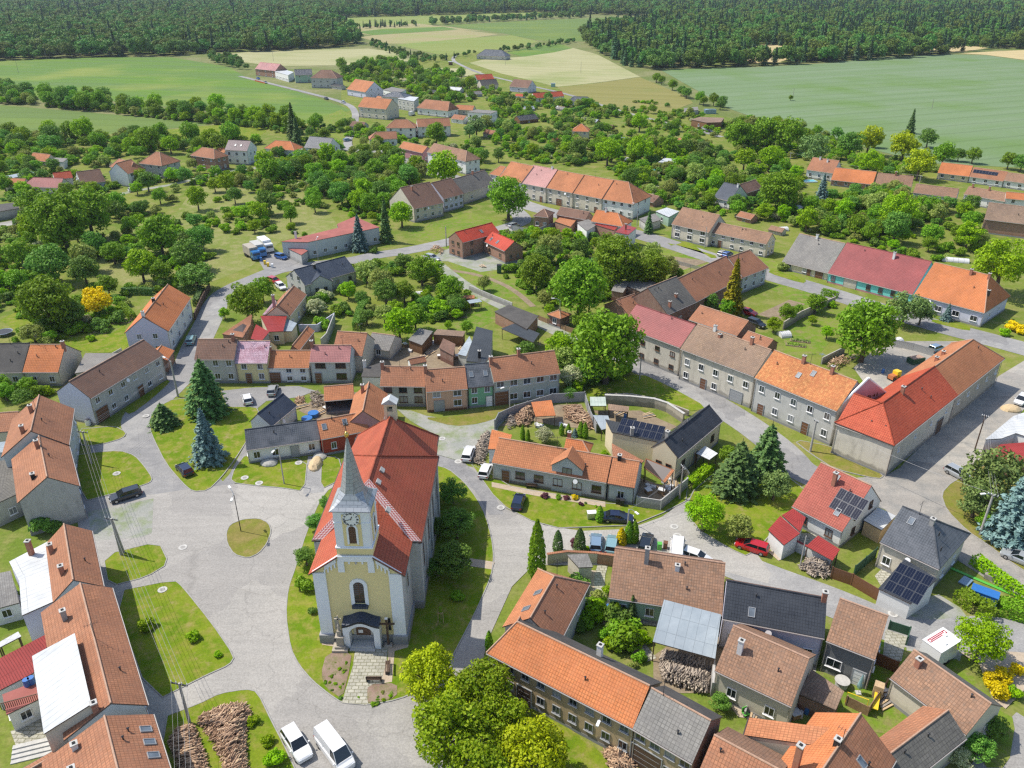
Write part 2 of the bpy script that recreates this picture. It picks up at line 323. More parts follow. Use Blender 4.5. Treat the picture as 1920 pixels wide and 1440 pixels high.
def lawn(pts,mat='lawn',kerb=True,z=.11,name='lawn',sm=1):
 w=[tuple(P(u,v))[:2]for u,v in pts]
 if sm:w=smooth_poly(w,sm)
 b=MB();b.prism(w,0.0,z,1,0);o=b.obj(name,[mat,'soil']);tag(o,kind='structure')
 if kerb:
  k=MB();n=len(w);a=sum(w[i][0]*w[(i+1)%n][1]-w[(i+1)%n][0]*w[i][1]for i in range(n));sg=1 if a>0 else-1
  out=[]
  for i in range(n):
   p0,p1,p2=Vector(w[i-1]),Vector(w[i]),Vector(w[(i+1)%n])
   d=((p1-p0).normalized()+(p2-p1).normalized());d=d.normalized()if d.length>1e-6 else(p2-p1).normalized()
   nn=Vector((d.y,-d.x))*sg;out.append((p1+nn*.002,p1+nn*.14))
  for i in range(n):
   a0,a1=out[i];b0,b1=out[(i+1)%n];zt=z+.03
   k.face([(a0.x,a0.y,zt),(a1.x,a1.y,zt),(b1.x,b1.y,zt),(b0.x,b0.y,zt)])
   k.face([(a1.x,a1.y,0),(b1.x,b1.y,0),(b1.x,b1.y,zt),(a1.x,a1.y,zt)])
   k.face([(b0.x,b0.y,0),(a0.x,a0.y,0),(a0.x,a0.y,zt),(b0.x,b0.y,zt)])
  tag(k.obj('kerb','kerb'),kind='structure')
 return w
ROADS=[]
def strip(name,pts,w,z,mat):
 SH[0]+=1;z+=SH[0]*.00012
 q=[P(u,v)for u,v in pts]
 for _ in range(2):
  s=[q[0]]
  for i in range(len(q)-1):s+=[q[i]*.75+q[i+1]*.25,q[i]*.25+q[i+1]*.75]
  s.append(q[-1]);q=s
 L,Rr=[],[]
 for i,p in enumerate(q):
  d=(q[min(i+1,len(q)-1)]-q[max(i-1,0)]);d.z=0;d.normalize();nn=Vector((-d.y,d.x,0))*(w/2)
  L.append(p+nn);Rr.append(p-nn);ROADS.append((p.x,p.y,w/2+.8))
 b=MB()
 for i in range(len(q)-1):b.face([(L[i].x,L[i].y,z),(Rr[i].x,Rr[i].y,z),(Rr[i+1].x,Rr[i+1].y,z),(L[i+1].x,L[i+1].y,z)])
 o=b.obj(name,mat);tag(o,kind='structure');return o
g=MB();g.face([(-5000,-200,-.03),(5000,-200,-.03),(5000,4900,-.03),(-5000,4900,-.03)]);tag(g.obj('ground','farground'),kind='structure')
sheet('grass',[(-700,2400),(-700,300),(-300,262),(0,262),(380,238),(560,235),(640,205),(640,140),(700,120),(900,95),(1230,190),(1500,250),(1700,300),(2500,330),(2700,2400)],0.0,'grass_base')
F=[('f_green',[(-120,112),(0,112),(180,108),(320,107),(430,126),(470,150),(560,172),(660,206),(600,226),(560,235),(440,214),(360,205),(215,190),(0,176),(-160,180)]),
('f_green2',[(-200,198),(0,197),(215,215),(300,222),(430,226),(400,232),(330,240),(200,252),(0,258),(-200,262)]),
('f_wheat',[(395,104),(470,97),(600,93),(690,91),(760,100),(790,113),(730,122),(640,122),(520,124),(450,116)]),
('f_wheat',[(735,145),(800,128),(880,128),(905,135),(850,150),(760,155)]),
('f_lime',[(560,33),(700,29),(860,24),(1000,21),(1100,23),(1090,30),(960,33),(820,45),(700,52),(640,56)]),
('f_tan',[(650,52),(780,44),(840,50),(900,58),(840,56),(700,66),(660,62)]),
('f_green',[(668,60),(720,54),(830,50),(860,55),(700,66)]),
('f_tan',[(676,70),(700,66),(860,56),(935,64),(880,72),(760,82),(720,82)]),
('f_lime',[(740,84),(880,71),(960,66),(1010,78),(960,92),(900,98),(830,104)]),
('f_green2',[(830,48),(1000,38),(1230,30),(1230,40),(1100,78),(1010,76),(930,60)]),
('f_green',[(950,98),(1010,86),(1050,82),(1080,92),(1030,100),(985,108)]),
('f_wheat',[(880,118),(905,112),(985,106),(1040,98),(1075,90),(1120,102),(1200,144),(1120,155),(1045,163),(1000,152),(940,138)]),
('f_olive',[(1045,164),(1120,156),(1200,145),(1285,180),(1300,193),(1260,208),(1200,212),(1150,202),(1100,190),(1060,176)]),
('f_big',[(1240,132),(1290,129),(1420,126),(1560,118),(1650,107),(1780,102),(1850,104),(1980,122),(2300,180),(2300,340),(1940,316),(1740,306),(1560,262),(1430,226),(1370,205)]),
('f_straw',[(1800,100),(1870,96),(1960,92),(2200,95),(2200,150),(1980,120),(1850,103)]),
('f_straw',[(1380,104),(1430,82),(1485,86),(1512,100),(1460,117),(1400,119)]),
('f_straw',[(1678,80),(1720,75),(1790,82),(1852,90),(1800,98),(1700,93)])]
for i,(m_,p_)in enumerate(F):sheet('field',p_,.01+.003*i,m_)
sheet('meadow',[(380,330),(520,322),(600,380),(640,430),(530,450),(470,500),(420,520),(300,560),(180,520),(200,440),(330,400)],.012,'meadow')
sheet('meadow',[(380,236),(470,232),(500,245),(480,262),(330,262),(240,262),(300,246)],.03,'lawn')
for p_ in([(780,430),(880,398),(930,410),(960,425),(835,455),(790,450),(745,425)],[(560,550),(640,560),(650,600),(570,620)],[(800,555),(900,540),(930,600),(870,630),(760,640)],[(640,205),(700,240),(640,262),(570,240),(600,222)],
[(1480,560),(1570,570),(1590,600),(1540,660),(1470,680),(1470,640)],[(1170,460),(1260,470),(1330,480),(1270,520),(1190,510)],[(815,440),(960,440),(1010,560),(930,560),(860,520)],[(1430,480),(1520,520),(1560,560),(1480,560),(1440,540)]):
 sheet('garden_lawn',p_,.016,'garden')
sheet('garden_lawn',[(0,600),(60,640),(170,660),(235,650),(235,610),(150,600),(100,570),(40,580)],.016,'lawn')
sheet('garden_lawn',[(1440,1080),(1440,1300),(1540,1360),(1700,1380),(1760,1180)],.016,'garden')
sheet('dry_lot',[(1240,478),(1330,490),(1270,510),(1245,505)],.022,'soil')
sheet('dry_lot',[(1420,590),(1480,562),(1510,570),(1460,600)],.022,'soil')
sheet('dry_lot',[(960,430),(985,500),(900,510),(840,490),(800,490),(830,470)],.022,'gravel')
sheet('crop_rows',[(150,600),(210,596),(245,602),(210,625),(165,632)],.022,'garden')
strip('road',[(395,930),(372,905),(335,880),(305,848),(275,815),(258,790),(270,765),(300,745),(330,715),(352,690),(366,650),(392,600),(408,560),(440,538),(480,522),(520,505),(560,500),(662,489),(700,479),(767,470),(835,455),(900,440),(960,424),(985,412),(960,390),(925,365),(905,352),(880,340)],6.2,.030,'asphalt')
strip('road',[(640,277),(690,283),(735,288),(765,300),(800,318),(870,340),(930,360),(990,387),(1060,405),(1130,425),(1200,440),(1270,462),(1345,487),(1440,516),(1520,538),(1590,560),(1690,592),(1760,612),(1850,635),(1925,655),(2050,690)],8.0,.034,'asphalt')
strip('road',[(450,143),(520,160),(580,175),(640,190),(668,205),(664,240),(645,277),(690,284)],4,.085,'asphalt')
strip('lane',[(860,100),(845,112),(870,125),(905,140),(950,150),(990,160),(1070,178),(1120,195),(1180,213),(1230,226),(1290,240),(1353,257)],3.4,.085,'asphalt')
strip('lane',[(-60,432),(0,422),(55,412)],6,.03,'asphalt_pale')
strip('lane',[(200,372),(240,360),(270,355),(330,345),(420,322),(480,315)],3,.03,'gravel');strip('lane',[(800,478),(850,520),(900,553),(960,583),(1020,610),(1080,640)],3.6,.03,'gravel');strip('dirt_track',[(830,505),(900,515),(960,540),(1000,575)],1.6,.028,'soil')
strip('street',[(1165,665),(1200,688),(1260,714),(1320,745),(1370,775),(1420,808),(1470,848),(1500,885),(1560,905),(1640,925),(1700,950)],6.4,.038,'asphalt')
strip('road',[(1960,690),(1890,735),(1840,790),(1790,840),(1740,890),(1715,930),(1735,965),(1780,1000),(1850,1045),(1930,1095),(2100,1180)],8.5,.042,'dustroad')
sheet('yard',[(1560,900),(1660,892),(1720,860),(1790,800),(1830,850),(1775,930),(1760,980),(1700,990),(1640,940)],.046,'dustroad')
sheet('yard',[(1600,690),(1640,655),(1700,640),(1760,640),(1800,640),(1700,720),(1640,745)],.046,'dustroad')
strip('road',[(1290,1030),(1360,1052),(1440,1085),(1560,1128),(1660,1172),(1740,1195),(1790,1195),(1850,1185),(1960,1200)],6.0,.05,'asphalt')
sheet('yard',[(1690,1130),(1760,1115),(1800,1140),(1815,1160),(1800,1240),(1700,1220)],.045,'gravel')
strip('lane',[(1860,1500),(1905,1430),(1960,1370)],6,.03,'asphalt_pale')
sheet('yard',[(415,733),(470,727),(560,724),(592,733),(560,745),(500,752),(480,768),(425,762)],.036,'asphalt')
sheet('square',[(285,928),(365,916),(440,908),(560,912),(640,900),(820,860),(900,880),(950,955),(1020,985),(1090,996),(1180,992),(1240,970),(1290,935),(1345,905),(1372,915),(1330,950),(1300,985),(1340,1010),(1420,1040),(1445,1075),(1440,1095),(1300,1055),(1180,1045),(1120,1060),(1000,1060),(960,1100),(915,1200),(900,1260),(930,1500),(1000,1700),(250,1700),(300,1440),(290,1345),(210,1370),(180,1100),(150,1010),(140,940),(160,935)],.054,'asphalt_pale')
sheet('road_patch',[(172,850),(168,832),(235,820),(258,800),(262,852),(300,870),(350,905),(368,925),(292,935),(262,940),(160,965),(140,930)],.048,'asphalt')
sheet('road_patch',[(395,928),(430,890),(462,830),(480,840),(440,900),(440,915)],.048,'asphalt')
sheet('road_patch',[(810,850),(870,868),(915,905),(935,945),(945,965),(918,966),(890,920),(850,890),(812,880)],.062,'asphalt')
sheet('gravel_yard',[(745,768),(770,770),(800,780),(840,786),(900,778),(960,762),(985,755),(960,775),(935,800),(925,835),(905,865),(880,870),(812,850),(806,810),(770,790)],.044,'gravel')
sheet('gravel_yard',[(165,960),(288,935),(285,1000),(265,1008),(172,1015)],.058,'gravel')
lawn([(620,915),(700,880),(810,872),(840,880),(870,905),(893,935),(910,968),(921,1010),(925,1045),(920,1082),(890,1150),(856,1215),(838,1250),(800,1290),(745,1312),(692,1322),(642,1318),(618,1302),(587,1277),(562,1248),(546,1217),(537,1155),(541,1105),(555,1065),(575,1000),(600,940)],name='church_lawn')
lawn([(425,1000),(432,985),(455,975),(485,973),(503,982),(508,997),(500,1020),(485,1038),(465,1047),(440,1040),(427,1020)],mat='lawn_dry')
lawn([(280,792),(285,815),(312,870),(345,908),(362,922),(390,920),(415,895),(440,862),(470,815),(485,775),(480,764),(425,764),(350,747),(315,752),(285,780)])
lawn([(172,804),(215,800),(237,812),(230,822),(197,832),(172,836),(150,834),(150,805)])
lawn([(140,855),(172,850),(225,846),(252,855),(270,875),(285,897),(282,905),(262,912),(190,932),(158,940)])
lawn([(433,905),(440,880),(462,852),(480,866),(576,860),(570,922),(530,915),(480,911)])
lawn([(604,858),(634,858),(640,880),(632,903),(602,918)])
lawn([(210,1112),(327,1089),(342,1102),(395,1168),(439,1232),(430,1247),(385,1267),(285,1318)])
lawn([(195,1042),(297,1017),(316,1057),(275,1082),(205,1100)])
lawn([(300,1349),(375,1321),(412,1302),(462,1294),(482,1299),(510,1357),(530,1395),(560,1460),(600,1560),(340,1600)])
lawn([(885,872),(905,900),(925,928),(950,952),(997,977),(1047,990),(1085,989),(1185,985),(1242,962),(1285,940),(1290,905),(1240,950),(1135,945),(960,915),(920,890)],sm=0)
lawn([(1290,930),(1345,885),(1400,850),(1440,870),(1490,905),(1515,925),(1460,985),(1405,1045),(1370,1030),(1300,988)],sm=1)
lawn([(1487,825),(1560,838),(1600,860),(1657,892),(1647,899),(1565,880),(1522,852)],mat='lawn_dry')
lawn([(1765,927),(1785,905),(1850,870),(1990,850),(1990,1110),(1905,1062),(1850,1020),(1815,997),(1775,957)],mat='lawn_dry')
lawn([(1095,735),(1130,720),(1200,700),(1250,722),(1330,766),(1290,772),(1200,745),(1110,748)],kerb=False,z=.07)
lawn([(1070,1470),(985,1350),(1000,1320),(1130,1410),(1180,1480)],kerb=False,z=.07)
lawn([(1765,1240),(1800,1235),(1870,1330),(1905,1350),(1890,1440),(1840,1440)],kerb=False,z=.07,mat='garden')
lawn([(1290,490-40),(1260,462),(1250,455),(1340,478),(1345,484),(1330,484)],kerb=False,z=.07)
lawn([(1445,505),(1500,520),(1513,527),(1505,532),(1440,512)],kerb=False,z=.07)
lawn([(1750,598),(1820,612),(1818,622),(1745,604)],kerb=False,z=.07)
lawn([(165,662),(240,628),(240,655),(200,662)],kerb=False,z=.05)
lawn([(790,783),(850,783),(985,756),(950,778),(900,795),(850,800)],kerb=False,z=.07,mat='lawn_dry')
lawn([(230,770),(262,748),(312,712),(320,716),(285,748),(245,778)],kerb=False,z=.07)
sheet('paved_path',[(668,1205),(728,1205),(726,1240),(712,1290),(688,1323),(641,1319),(662,1250)],.135,'pavers')
sheet('sand_path',[(600,1192),(770,1195),(765,1215),(740,1222),(735,1280),(700,1285),(728,1240),(728,1212),(640,1216),(604,1210)],.125,'sand_path')
lawn([(612,1226),(660,1224),(655,1260),(642,1312),(610,1290),(602,1265)],mat='bed',kerb=False,z=.15,name='flower_bed')
lawn([(690,1284),(745,1282),(744,1309),(700,1320),(688,1318)],mat='bed',kerb=False,z=.15,name='flower_bed')
strip('path',[(848,1050),(880,1055),(925,1062)],1.6,.125,'sand_path')
for nm in('asphalt','asphalt_pale','dustroad'):
 m=MATS[nm];n=m.node_tree.nodes;l=m.node_tree.links;b=[q for q in n if q.type=='BSDF_PRINCIPLED'][0];src=b.inputs['Base Color'].links[0].from_socket;ps=pos(n)
 wp=n.new('ShaderNodeTexNoise');wp.inputs['Scale'].default_value=.5;l.new(ps,wp.inputs['Vector']);sm=n.new('ShaderNodeVectorMath');sm.operation='MULTIPLY_ADD';l.new(wp.outputs['Color'],sm.inputs[0]);sm.inputs[1].default_value=(3,3,0);l.new(ps,sm.inputs[2])
 v=n.new('ShaderNodeTexVoronoi');v.feature='DISTANCE_TO_EDGE';v.inputs['Scale'].default_value=.075;l.new(sm.outputs[0],v.inputs['Vector'])
 cr=ramp(n,l,v.outputs['Distance'],.0,.009,(.84,.84,.84),(1,1,1));x=mix(n,l,1.0,src,cr,'MULTIPLY')
 v2=n.new('ShaderNodeTexVoronoi');v2.inputs['Scale'].default_value=.06;l.new(sm.outputs[0],v2.inputs['Vector']);gy=n.new('ShaderNodeRGBToBW');l.new(v2.outputs['Color'],gy.inputs[0])
 x=mix(n,l,1.0,x,ramp(n,l,gy.outputs[0],.35,.75,(.86,.86,.87),(1.05,1.05,1.04)),'MULTIPLY')
 mp=n.new('ShaderNodeMapping');mp.inputs['Rotation'].default_value=(0,0,1.2);mp.inputs['Scale'].default_value=(.06,.9,1);l.new(ps,mp.inputs['Vector'])
 x=mix(n,l,1.0,x,ramp(n,l,noise(n,l,mp.outputs[0],1.0,5,.6),.35,.7,(.93,.93,.925),(1.04,1.04,1.035)),'MULTIPLY');l.new(x,b.inputs['Base Color'])
m=MATS['lawn'];n=m.node_tree.nodes;l=m.node_tree.links;b=[q for q in n if q.type=='BSDF_PRINCIPLED'][0];src=b.inputs['Base Color'].links[0].from_socket
f=ramp(n,l,noise(n,l,pos(n),.35,7,.75),.58,.70);l.new(mix(n,l,f,src,(.27,.235,.10)),b.inputs['Base Color'])
##  windows, doors, chimneys (shared meshes)
FOOT=[]
_wc={}
def window_meshes(w,h,frame,pane):
 k=(round(w,2),round(h,2),frame,pane)
 if k not in _wc:
  f=MB();t=.07;y=-.06
  f.box((0,y/2,h-t/2),(w,.12,t));f.box((0,y/2,t/2),(w,.12,t))
  f.box((-w/2+t/2,y/2,h/2),(t,.12,h-2*t));f.box((w/2-t/2,y/2,h/2),(t,.12,h-2*t))
  f.box((0,y/2,h/2),(.05,.10,h-2*t))
  f.box((0,y/2-.06,-.035),(w+.16,.22,.05))
  p=MB();p.box((0,0,h/2),(w-.1,.05,h-.1));_wc[k]=(f.mesh('window_frame',frame),p.mesh('window_pane',pane))
 return _wc[k]
def put_window(par,x,y,z,rz,w=1.1,h=1.3,frame='frame_white',pane='glass'):
 f,p=window_meshes(w,h,frame,pane)
 o=inst('window',f,par,(x,y,z),rz);inst('pane',p,o);return o
def put_door(par,x,y,z,rz,w=1.1,h=2.1,mat='garage_brown'):
 k=('d',round(w,1),round(h,1),mat)
 if k not in _wc:
  b=MB();b.box((0,-.03,h/2),(w,.1,h),0);b.box((-w/2-.06,-.04,h/2),(.1,.16,h+.1),1);b.box((w/2+.06,-.04,h/2),(.1,.16,h+.1),1);b.box((0,-.04,h+.06),(w+.22,.16,.1),1)
  for i in range(1,4):b.box((0,-.085,h*i/4),(w*.9,.02,.03),1)
  hb=MB();hb.box((w*.38,-.12,1.0),(.14,.05,.04));_wc[k]=(b.mesh('door_leaf',[mat,'frame_grey']),hb.mesh('handle','metal'))
 o=inst('door' if w<1.9 else 'garage_door',_wc[k][0],par,(x,y,z),rz);inst('handle',_wc[k][1],o);return o
_cc={}
def put_chimney(par,x,y,z,h=1.3,mat='chim_brick',w=.55):
 k=(mat,round(h,1),w)
 if k not in _cc:
  b=MB();b.box((0,0,(h-.9)/2),(w,w,h+.9),0);b.box((0,0,h+.05),(w+.14,w+.14,.12),1);b.box((0,0,h+.14),(w*.5,w*.5,.1),2);_cc[k]=b.mesh('chimney',[mat,'concrete','soot'])
 return inst('chimney',_cc[k],par,(x,y,z))
_sk={}
def skylight_mesh(k='skylight'):
 if k not in _sk:
  b=MB();
  for a in(-1,1):b.box((a*.36,0,.05),(.07,1.15,.13));b.box((0,a*.54,.05),(.66,.07,.13))
  p=MB();p.box((0,0,.04),(.66,1.02,.05));_sk[k]=(b.mesh('skylight_frame','frame_grey'),p.mesh('pane','glass_pale'))
 return _sk[k]
def roof_pts(L,W1,W2,h,p,hipA,hipB,p2=None):
 hr=h+p*W1;W=W1+W2;h2=hr-(p2 if p2 is not None else(hr-h)/W2)*W2
 e=[Vector((0,0,h)),Vector((L,0,h)),Vector((L,W,h2)),Vector((0,W,h2))]
 r0=Vector((min(W1*hipA,L*.48),W1,hr));r1=Vector((L-min(W1*hipB,L*.48),W1,hr))
 return e,r0,r1,h2
NAMES={}
def house(name,label,A,B,Rg,h=3.2,roof='r_terra',wall='w_grey',pitch=.78,hip='',cat='house',group=None,wf=1.0,far=None,
win=None,rows=None,ends='',frame='frame_white',pane='glass',door=None,doors=(),chim=(),sky=(),over=.35,og=.05,endwall=None,plinth='c_plinth',hipk=1.0,ww=1.1,wh=1.3,w1=None,dormer=None,off=.45,h2=None,wz=None,open_front=False,solar=None):
 if h<0:h=hpx(A[0],A[1],-h)
 a,b=P(A[0],A[1],h),P(B[0],B[1],h);d=(b-a);L=d.length;d.normalize()
 def D(w):q=P(Rg[0],Rg[1],h+pitch*w)-a;q.z=0;return(q-d*q.dot(d))
 if w1 is None:
  lo,hi,s0=.3,14.0,D(.3).length-.3;w1=None;prev=.3
  for i in range(1,60):
   x=.3+i*.24;f=D(x).length-x
   if(f>0)!=(s0>0):
    lo,hi=prev,x
    for _ in range(25):
     mm=(lo+hi)/2
     if((D(mm).length-mm)>0)==(s0>0):lo=mm
     else:hi=mm
    w1=lo;break
   prev=x
  if w1 is None:w1=4.0;print('WARN ridge not solved',label)
 inn=D(w1)
 left=(d.x*inn.y-d.y*inn.x)>0
 if not left:a,b=b,a;d=-d;hip=hip.translate(str.maketrans('AB','BA'));ends=ends.translate(str.maketrans('AB','BA'));mirror=True
 else:mirror=False
 rz=math.atan2(d.y,d.x);W2=w1*wf;W=w1+W2
 hA=hipk if 'A' in hip else 0.0;hB=hipk if 'B' in hip else 0.0
 root=empty(name,(a.x,a.y,0),rz);tag(root,label,cat,group)
 e,r0,r1,hb2=roof_pts(L,w1,W2,h,pitch,hA,hB,(h2 if h2 is None else((h+pitch*w1-h2)/W2)))
 up=Vector((0,0,1));t=.16
 rf=MB();far_m=1 if far else 0
 for fc,mi in(([e[0],e[1],r1,r0],0),([e[2],e[3],r0,r1],far_m),([e[1],e[2],r1],0),([e[3],e[0],r0],0)):
  if len(fc)==3 and((mi==0 and fc[0]==e[1]and not hB)or(fc[0]==e[3]and not hA)):
   if fc[0]==e[1]:rf.face([e[1],e[2],r1,r1-up*t,e[2]-up*t,e[1]-up*t][:3][::1]if False else[e[1]-up*t,e[1],r1,r1-up*t],2);rf.face([r1-up*t,r1,e[2],e[2]-up*t],2)
   else:rf.face([e[3]-up*t,e[3],r0,r0-up*t],2);rf.face([r0-up*t,r0,e[0],e[0]-up*t],2)
   continue
  rf.slopeface(fc,mi);rf.slopeface([q-up*t for q in reversed(fc)],3)
 for q0,q1 in((e[0],e[1]),(e[2],e[3]))+(((e[1],e[2]),)if hB else())+(((e[3],e[0]),)if hA else()):
  rf.face([q0-up*t,q1-up*t,q1,q0],2)
 rp=[(r0,r1)]+([(r0,e[0]),(r0,e[3])]if hA else[])+([(r1,e[1]),(r1,e[2])]if hB else[])
 rc=MATS['ridge']if not roof.startswith(('r_slate','r_blue','r_darkm','r_red','r_purple','r_white','r_pale','r_greyb','r_felt','r_flat','r_bright','r_church','r_maroon'))else MATS[roof]
 for q0,q1 in rp:rf.tube([q0+up*.02,q1+up*.02],[.11,.11],6,4)
 robj=rf.obj('roof',[roof,far or roof,'darkgutter','wood',rc],root)
 gt=MB();gt.tube([e[0]+Vector((0,-.07,-.1)),e[1]+Vector((0,-.07,-.1))],[.07,.07],6)
 for gx in(.15,L-.15):gt.tube([(gx,-.04,h-.12),(gx,over-.1,h-.5),(gx,over-.1,.1)],[.05,.05,.05],5)
 gt.obj('gutter','gutter' if L>5 else 'darkgutter',root)
 y0,y1=over,W-over;x0=over if hA else og;x1=L-(over if hB else og)
 zf=h+pitch*over-t*.5;s2=(r0.z-hb2)/W2;zb=hb2+s2*over-t*.5
 wl_=MB();zt=min(zf,h+hA*99+pitch*99)
 bl,br_,tr,tl=(x0,y0),(x1,y0),(x1,y1),(x0,y1)
 if not open_front:wl_.slopeface([(x0,y0,0),(x1,y0,0),(x1,y0,zf),(x0,y0,zf)])
 wl_.slopeface([(x1,y1,0),(x0,y1,0),(x0,y1,zb),(x1,y1,zb)])
 for xx,hp,rr,sg in((x1,hB,r1,1),(x0,hA,r0,-1)):
  if hp and hipk>=1:pl=[(xx,y0,0),(xx,y1,0),(xx,y1,min(zb,zf)),(xx,y0,zf)]
  elif hp:
   zz=r0.z-t*.6;k=.0;za=zf+(zz-zf)*(1-hipk);pl=[(xx,y0,0),(xx,y1,0),(xx,y1,zb),(xx,y0,zf)]
  else:pl=[(xx,y0,0),(xx,y1,0),(xx,y1,zb),(xx,w1,r0.z-t*.6),(xx,y0,zf)]
  wl_.slopeface(pl if sg>0 else pl[::-1],1)
 wl_.obj('wall',[wall,endwall or wall],root)
 if plinth:
  pb=MB();pb.box(((x0+x1)/2,(y0+y1)/2,.2),(x1-x0+.06,y1-y0+.06,.5));pb.obj('plinth',plinth,root)
 two=h>4.4
 if win is None:win=max(1,int(L/3.1))if L>3.2 else 0
 zs=[.95,3.85]if two else[.9 if h<3.4 else 1.1]
 if wz:zs=wz
 zs=[min(z,h+pitch*over-wh-.42)for z in zs]
 if len(zs)==2 and zs[1]-zs[0]<wh+.75:zs[0]=max(.45,zs[1]-wh-.8)
 if rows is not None:zs=zs[:rows]if rows else[]
 if mirror:doors=[(1-q[0],)+tuple(q[1:])for q in doors];
 dd=[(door,1.1,2.1,'garage_brown')]if door is not None and not mirror else([(1-door,1.1,2.1,'garage_brown')]if door is not None else[])
 for q in doors:dd.append((q[0],q[1],q[2],q[3]if len(q)>3 else 'garage_brown'))
 for q in dd:put_door(root,q[0]*L,y0-.01,.05,0,q[1],q[2],q[3])
 if not open_front:
  for zi,z in enumerate(zs):
   nn=win[zi]if isinstance(win,(tuple,list))else win
   for i in range(nn):
    x=L*(i+.5)/nn
    if z<2.6 and any(abs(x-q[0]*L)<(q[1]+ww)/2+.15 for q in dd):continue
    put_window(root,x,y0-.01,z,0,ww,wh,frame,pane)
 for en in ends:
  xx,r_=(L if not hB else L-over,R(90))if en=='B' else(0 if not hA else over,R(-90))
  xx=x1+.01 if en=='B' else x0-.01
  for z in zs+([h+.5]if(not two and w1>3.5 and not(hA if en=='A' else hB))else[]):
   for yy in(W*.32,W*.68):put_window(root,xx,yy,z,r_,1.0,1.2,frame,pane)
 def onroof(fx,fy):
  if mirror:fx=1-fx
  x=fx*L
  if fy<=1:return x,fy*w1,h+pitch*fy*w1
  return x,w1+(fy-1)*W2,r0.z-(fy-1)*(r0.z-hb2)
 for q in chim:
  x,y,z=onroof(q[0],q[1]);put_chimney(root,x,y,z,q[2]if len(q)>2 else 1.3,q[3]if len(q)>3 else 'chim_brick')
 for q in sky:
  x,y,z=onroof(q[0],q[1]);f,p=skylight_mesh();s=inst('skylight',f,root,(x,y,z+.02));an=math.atan(pitch)
  s.rotation_euler=(an if q[1]<1 else-math.atan(s2),0,0);inst('pane',p,s)
 if len(FOOT)<400 and name!='far_house' and L>6:
  rr=rnd(int(abs(a.x*7+a.y*13)))
  for _ in range(rr.choice((1,1,2))):
   x,y,z=onroof(rr.uniform(.12,.88),rr.uniform(.35,.9));inst('vent_pipe',vent_mesh(),root,(x,y,z))
  if rr.random()<.55:x,y,z=onroof(rr.uniform(.2,.8),.97);inst('antenna',ant_mesh(),root,(x,y,z),rr.uniform(0,3))
  if rr.random()<.35:inst('satellite_dish',dish_mesh(),root,(L*rr.uniform(.2,.8),over-.1,max(2.4,h-.7)),0)
 if solar:
  sx,sy,nx,ny=solar;x,y,z=onroof(sx,sy);an=math.atan(pitch)if sy<1 else-math.atan(s2);u=empty('solar_array',(x,y,z+.1));u.parent=root;u.rotation_euler=(an,0,0)
  me=solar_mesh()
  for i in range(nx):
   for j in range(ny):inst('solar_panel',me,u,((i-(nx-1)/2)*1.08,(j-(ny-1)/2)*1.72,0))
 if dormer:
  fx,dw,ze=dormer;fx=1-fx if mirror else fx;x=fx*L;hw=dw/2;zr=ze+pitch*hw*1.05
  yb=min(w1,(zr-h)/pitch);ye=(ze-h)/pitch
  q=MB();q.slopeface([(x-hw,-.05,ze),(x,-.05,zr),(x,yb,zr),(x-hw,ye,ze)][::-1]);q.slopeface([(x,-.05,zr),(x+hw,-.05,ze),(x+hw,ye,ze),(x,yb,zr)][::-1])
  q.face([(x-hw,-.05,ze-.14),(x,-.05,zr-.14),(x,-.05,zr),(x-hw,-.05,ze)],1);q.face([(x,-.05,zr-.14),(x+hw,-.05,ze-.14),(x+hw,-.05,ze),(x,-.05,zr)],1)
  q.obj('dormer_roof',[roof,'darkgutter'],root)
  q=MB();hw2=hw-.15;q.slopeface([(x-hw2,y0-.04,0.02),(x+hw2,y0-.04,0.02),(x+hw2,y0-.04,ze-.05),(x,y0-.04,zr-.15),(x-hw2,y0-.04,ze-.05)])
  for s_ in(-1,1):q.face([(x+s_*hw2,y0-.04,.02),(x+s_*hw2,y0-.04,ze-.05),(x+s_*hw2,ye+.3,ze-.05),(x+s_*hw2,ye+.3,0.02)])
  q.obj('dormer_wall',wall,root);put_window(root,x,y0-.05,ze-1.5,0,ww,wh,frame,pane)
  if ze>3.9:pass
 FOOT.append([(a+d*-1).to_2d(),(b+d).to_2d(),(b+d+inn.normalized()*(W+.5)).to_2d(),(a-d+inn.normalized()*(W+.5)).to_2d()])
 root['_']=0;del root['_']
 NAMES[label]=(root,L,w1,W)
 return root
def vent_mesh():
 if 'v' not in _sk:b=MB();b.tube([(0,0,-.2),(0,0,.45)],[.08,.08],7);b.tube([(0,0,.45),(0,0,.55)],[.15,.05],7);_sk['v']=b.mesh('vent_pipe','iron')
 return _sk['v']
def ant_mesh():
 if 'a' not in _sk:
  b=MB();b.tube([(0,0,-.2),(0,0,2.2)],[.035,.025],5);b.tube([(-.7,0,2.0),(.7,0,2.0)],[.02,.02],4)
  for i in range(5):b.tube([(-.6+i*.3,-.32,2.0),(-.6+i*.3,.32,2.0)],[.015,.015],4)
  _sk['a']=b.mesh('antenna','iron')
 return _sk['a']
def dish_mesh():
 if 'd' not in _sk:b=MB();b.tube([(0,0,0),(0,-.35,0)],[.03,.03],5);b.tube([(0,-.35,0),(0,-.42,.02),(0,-.52,.06)],[.05,.28,.38],14);_sk['d']=b.mesh('satellite_dish','paint_white')
 return _sk['d']
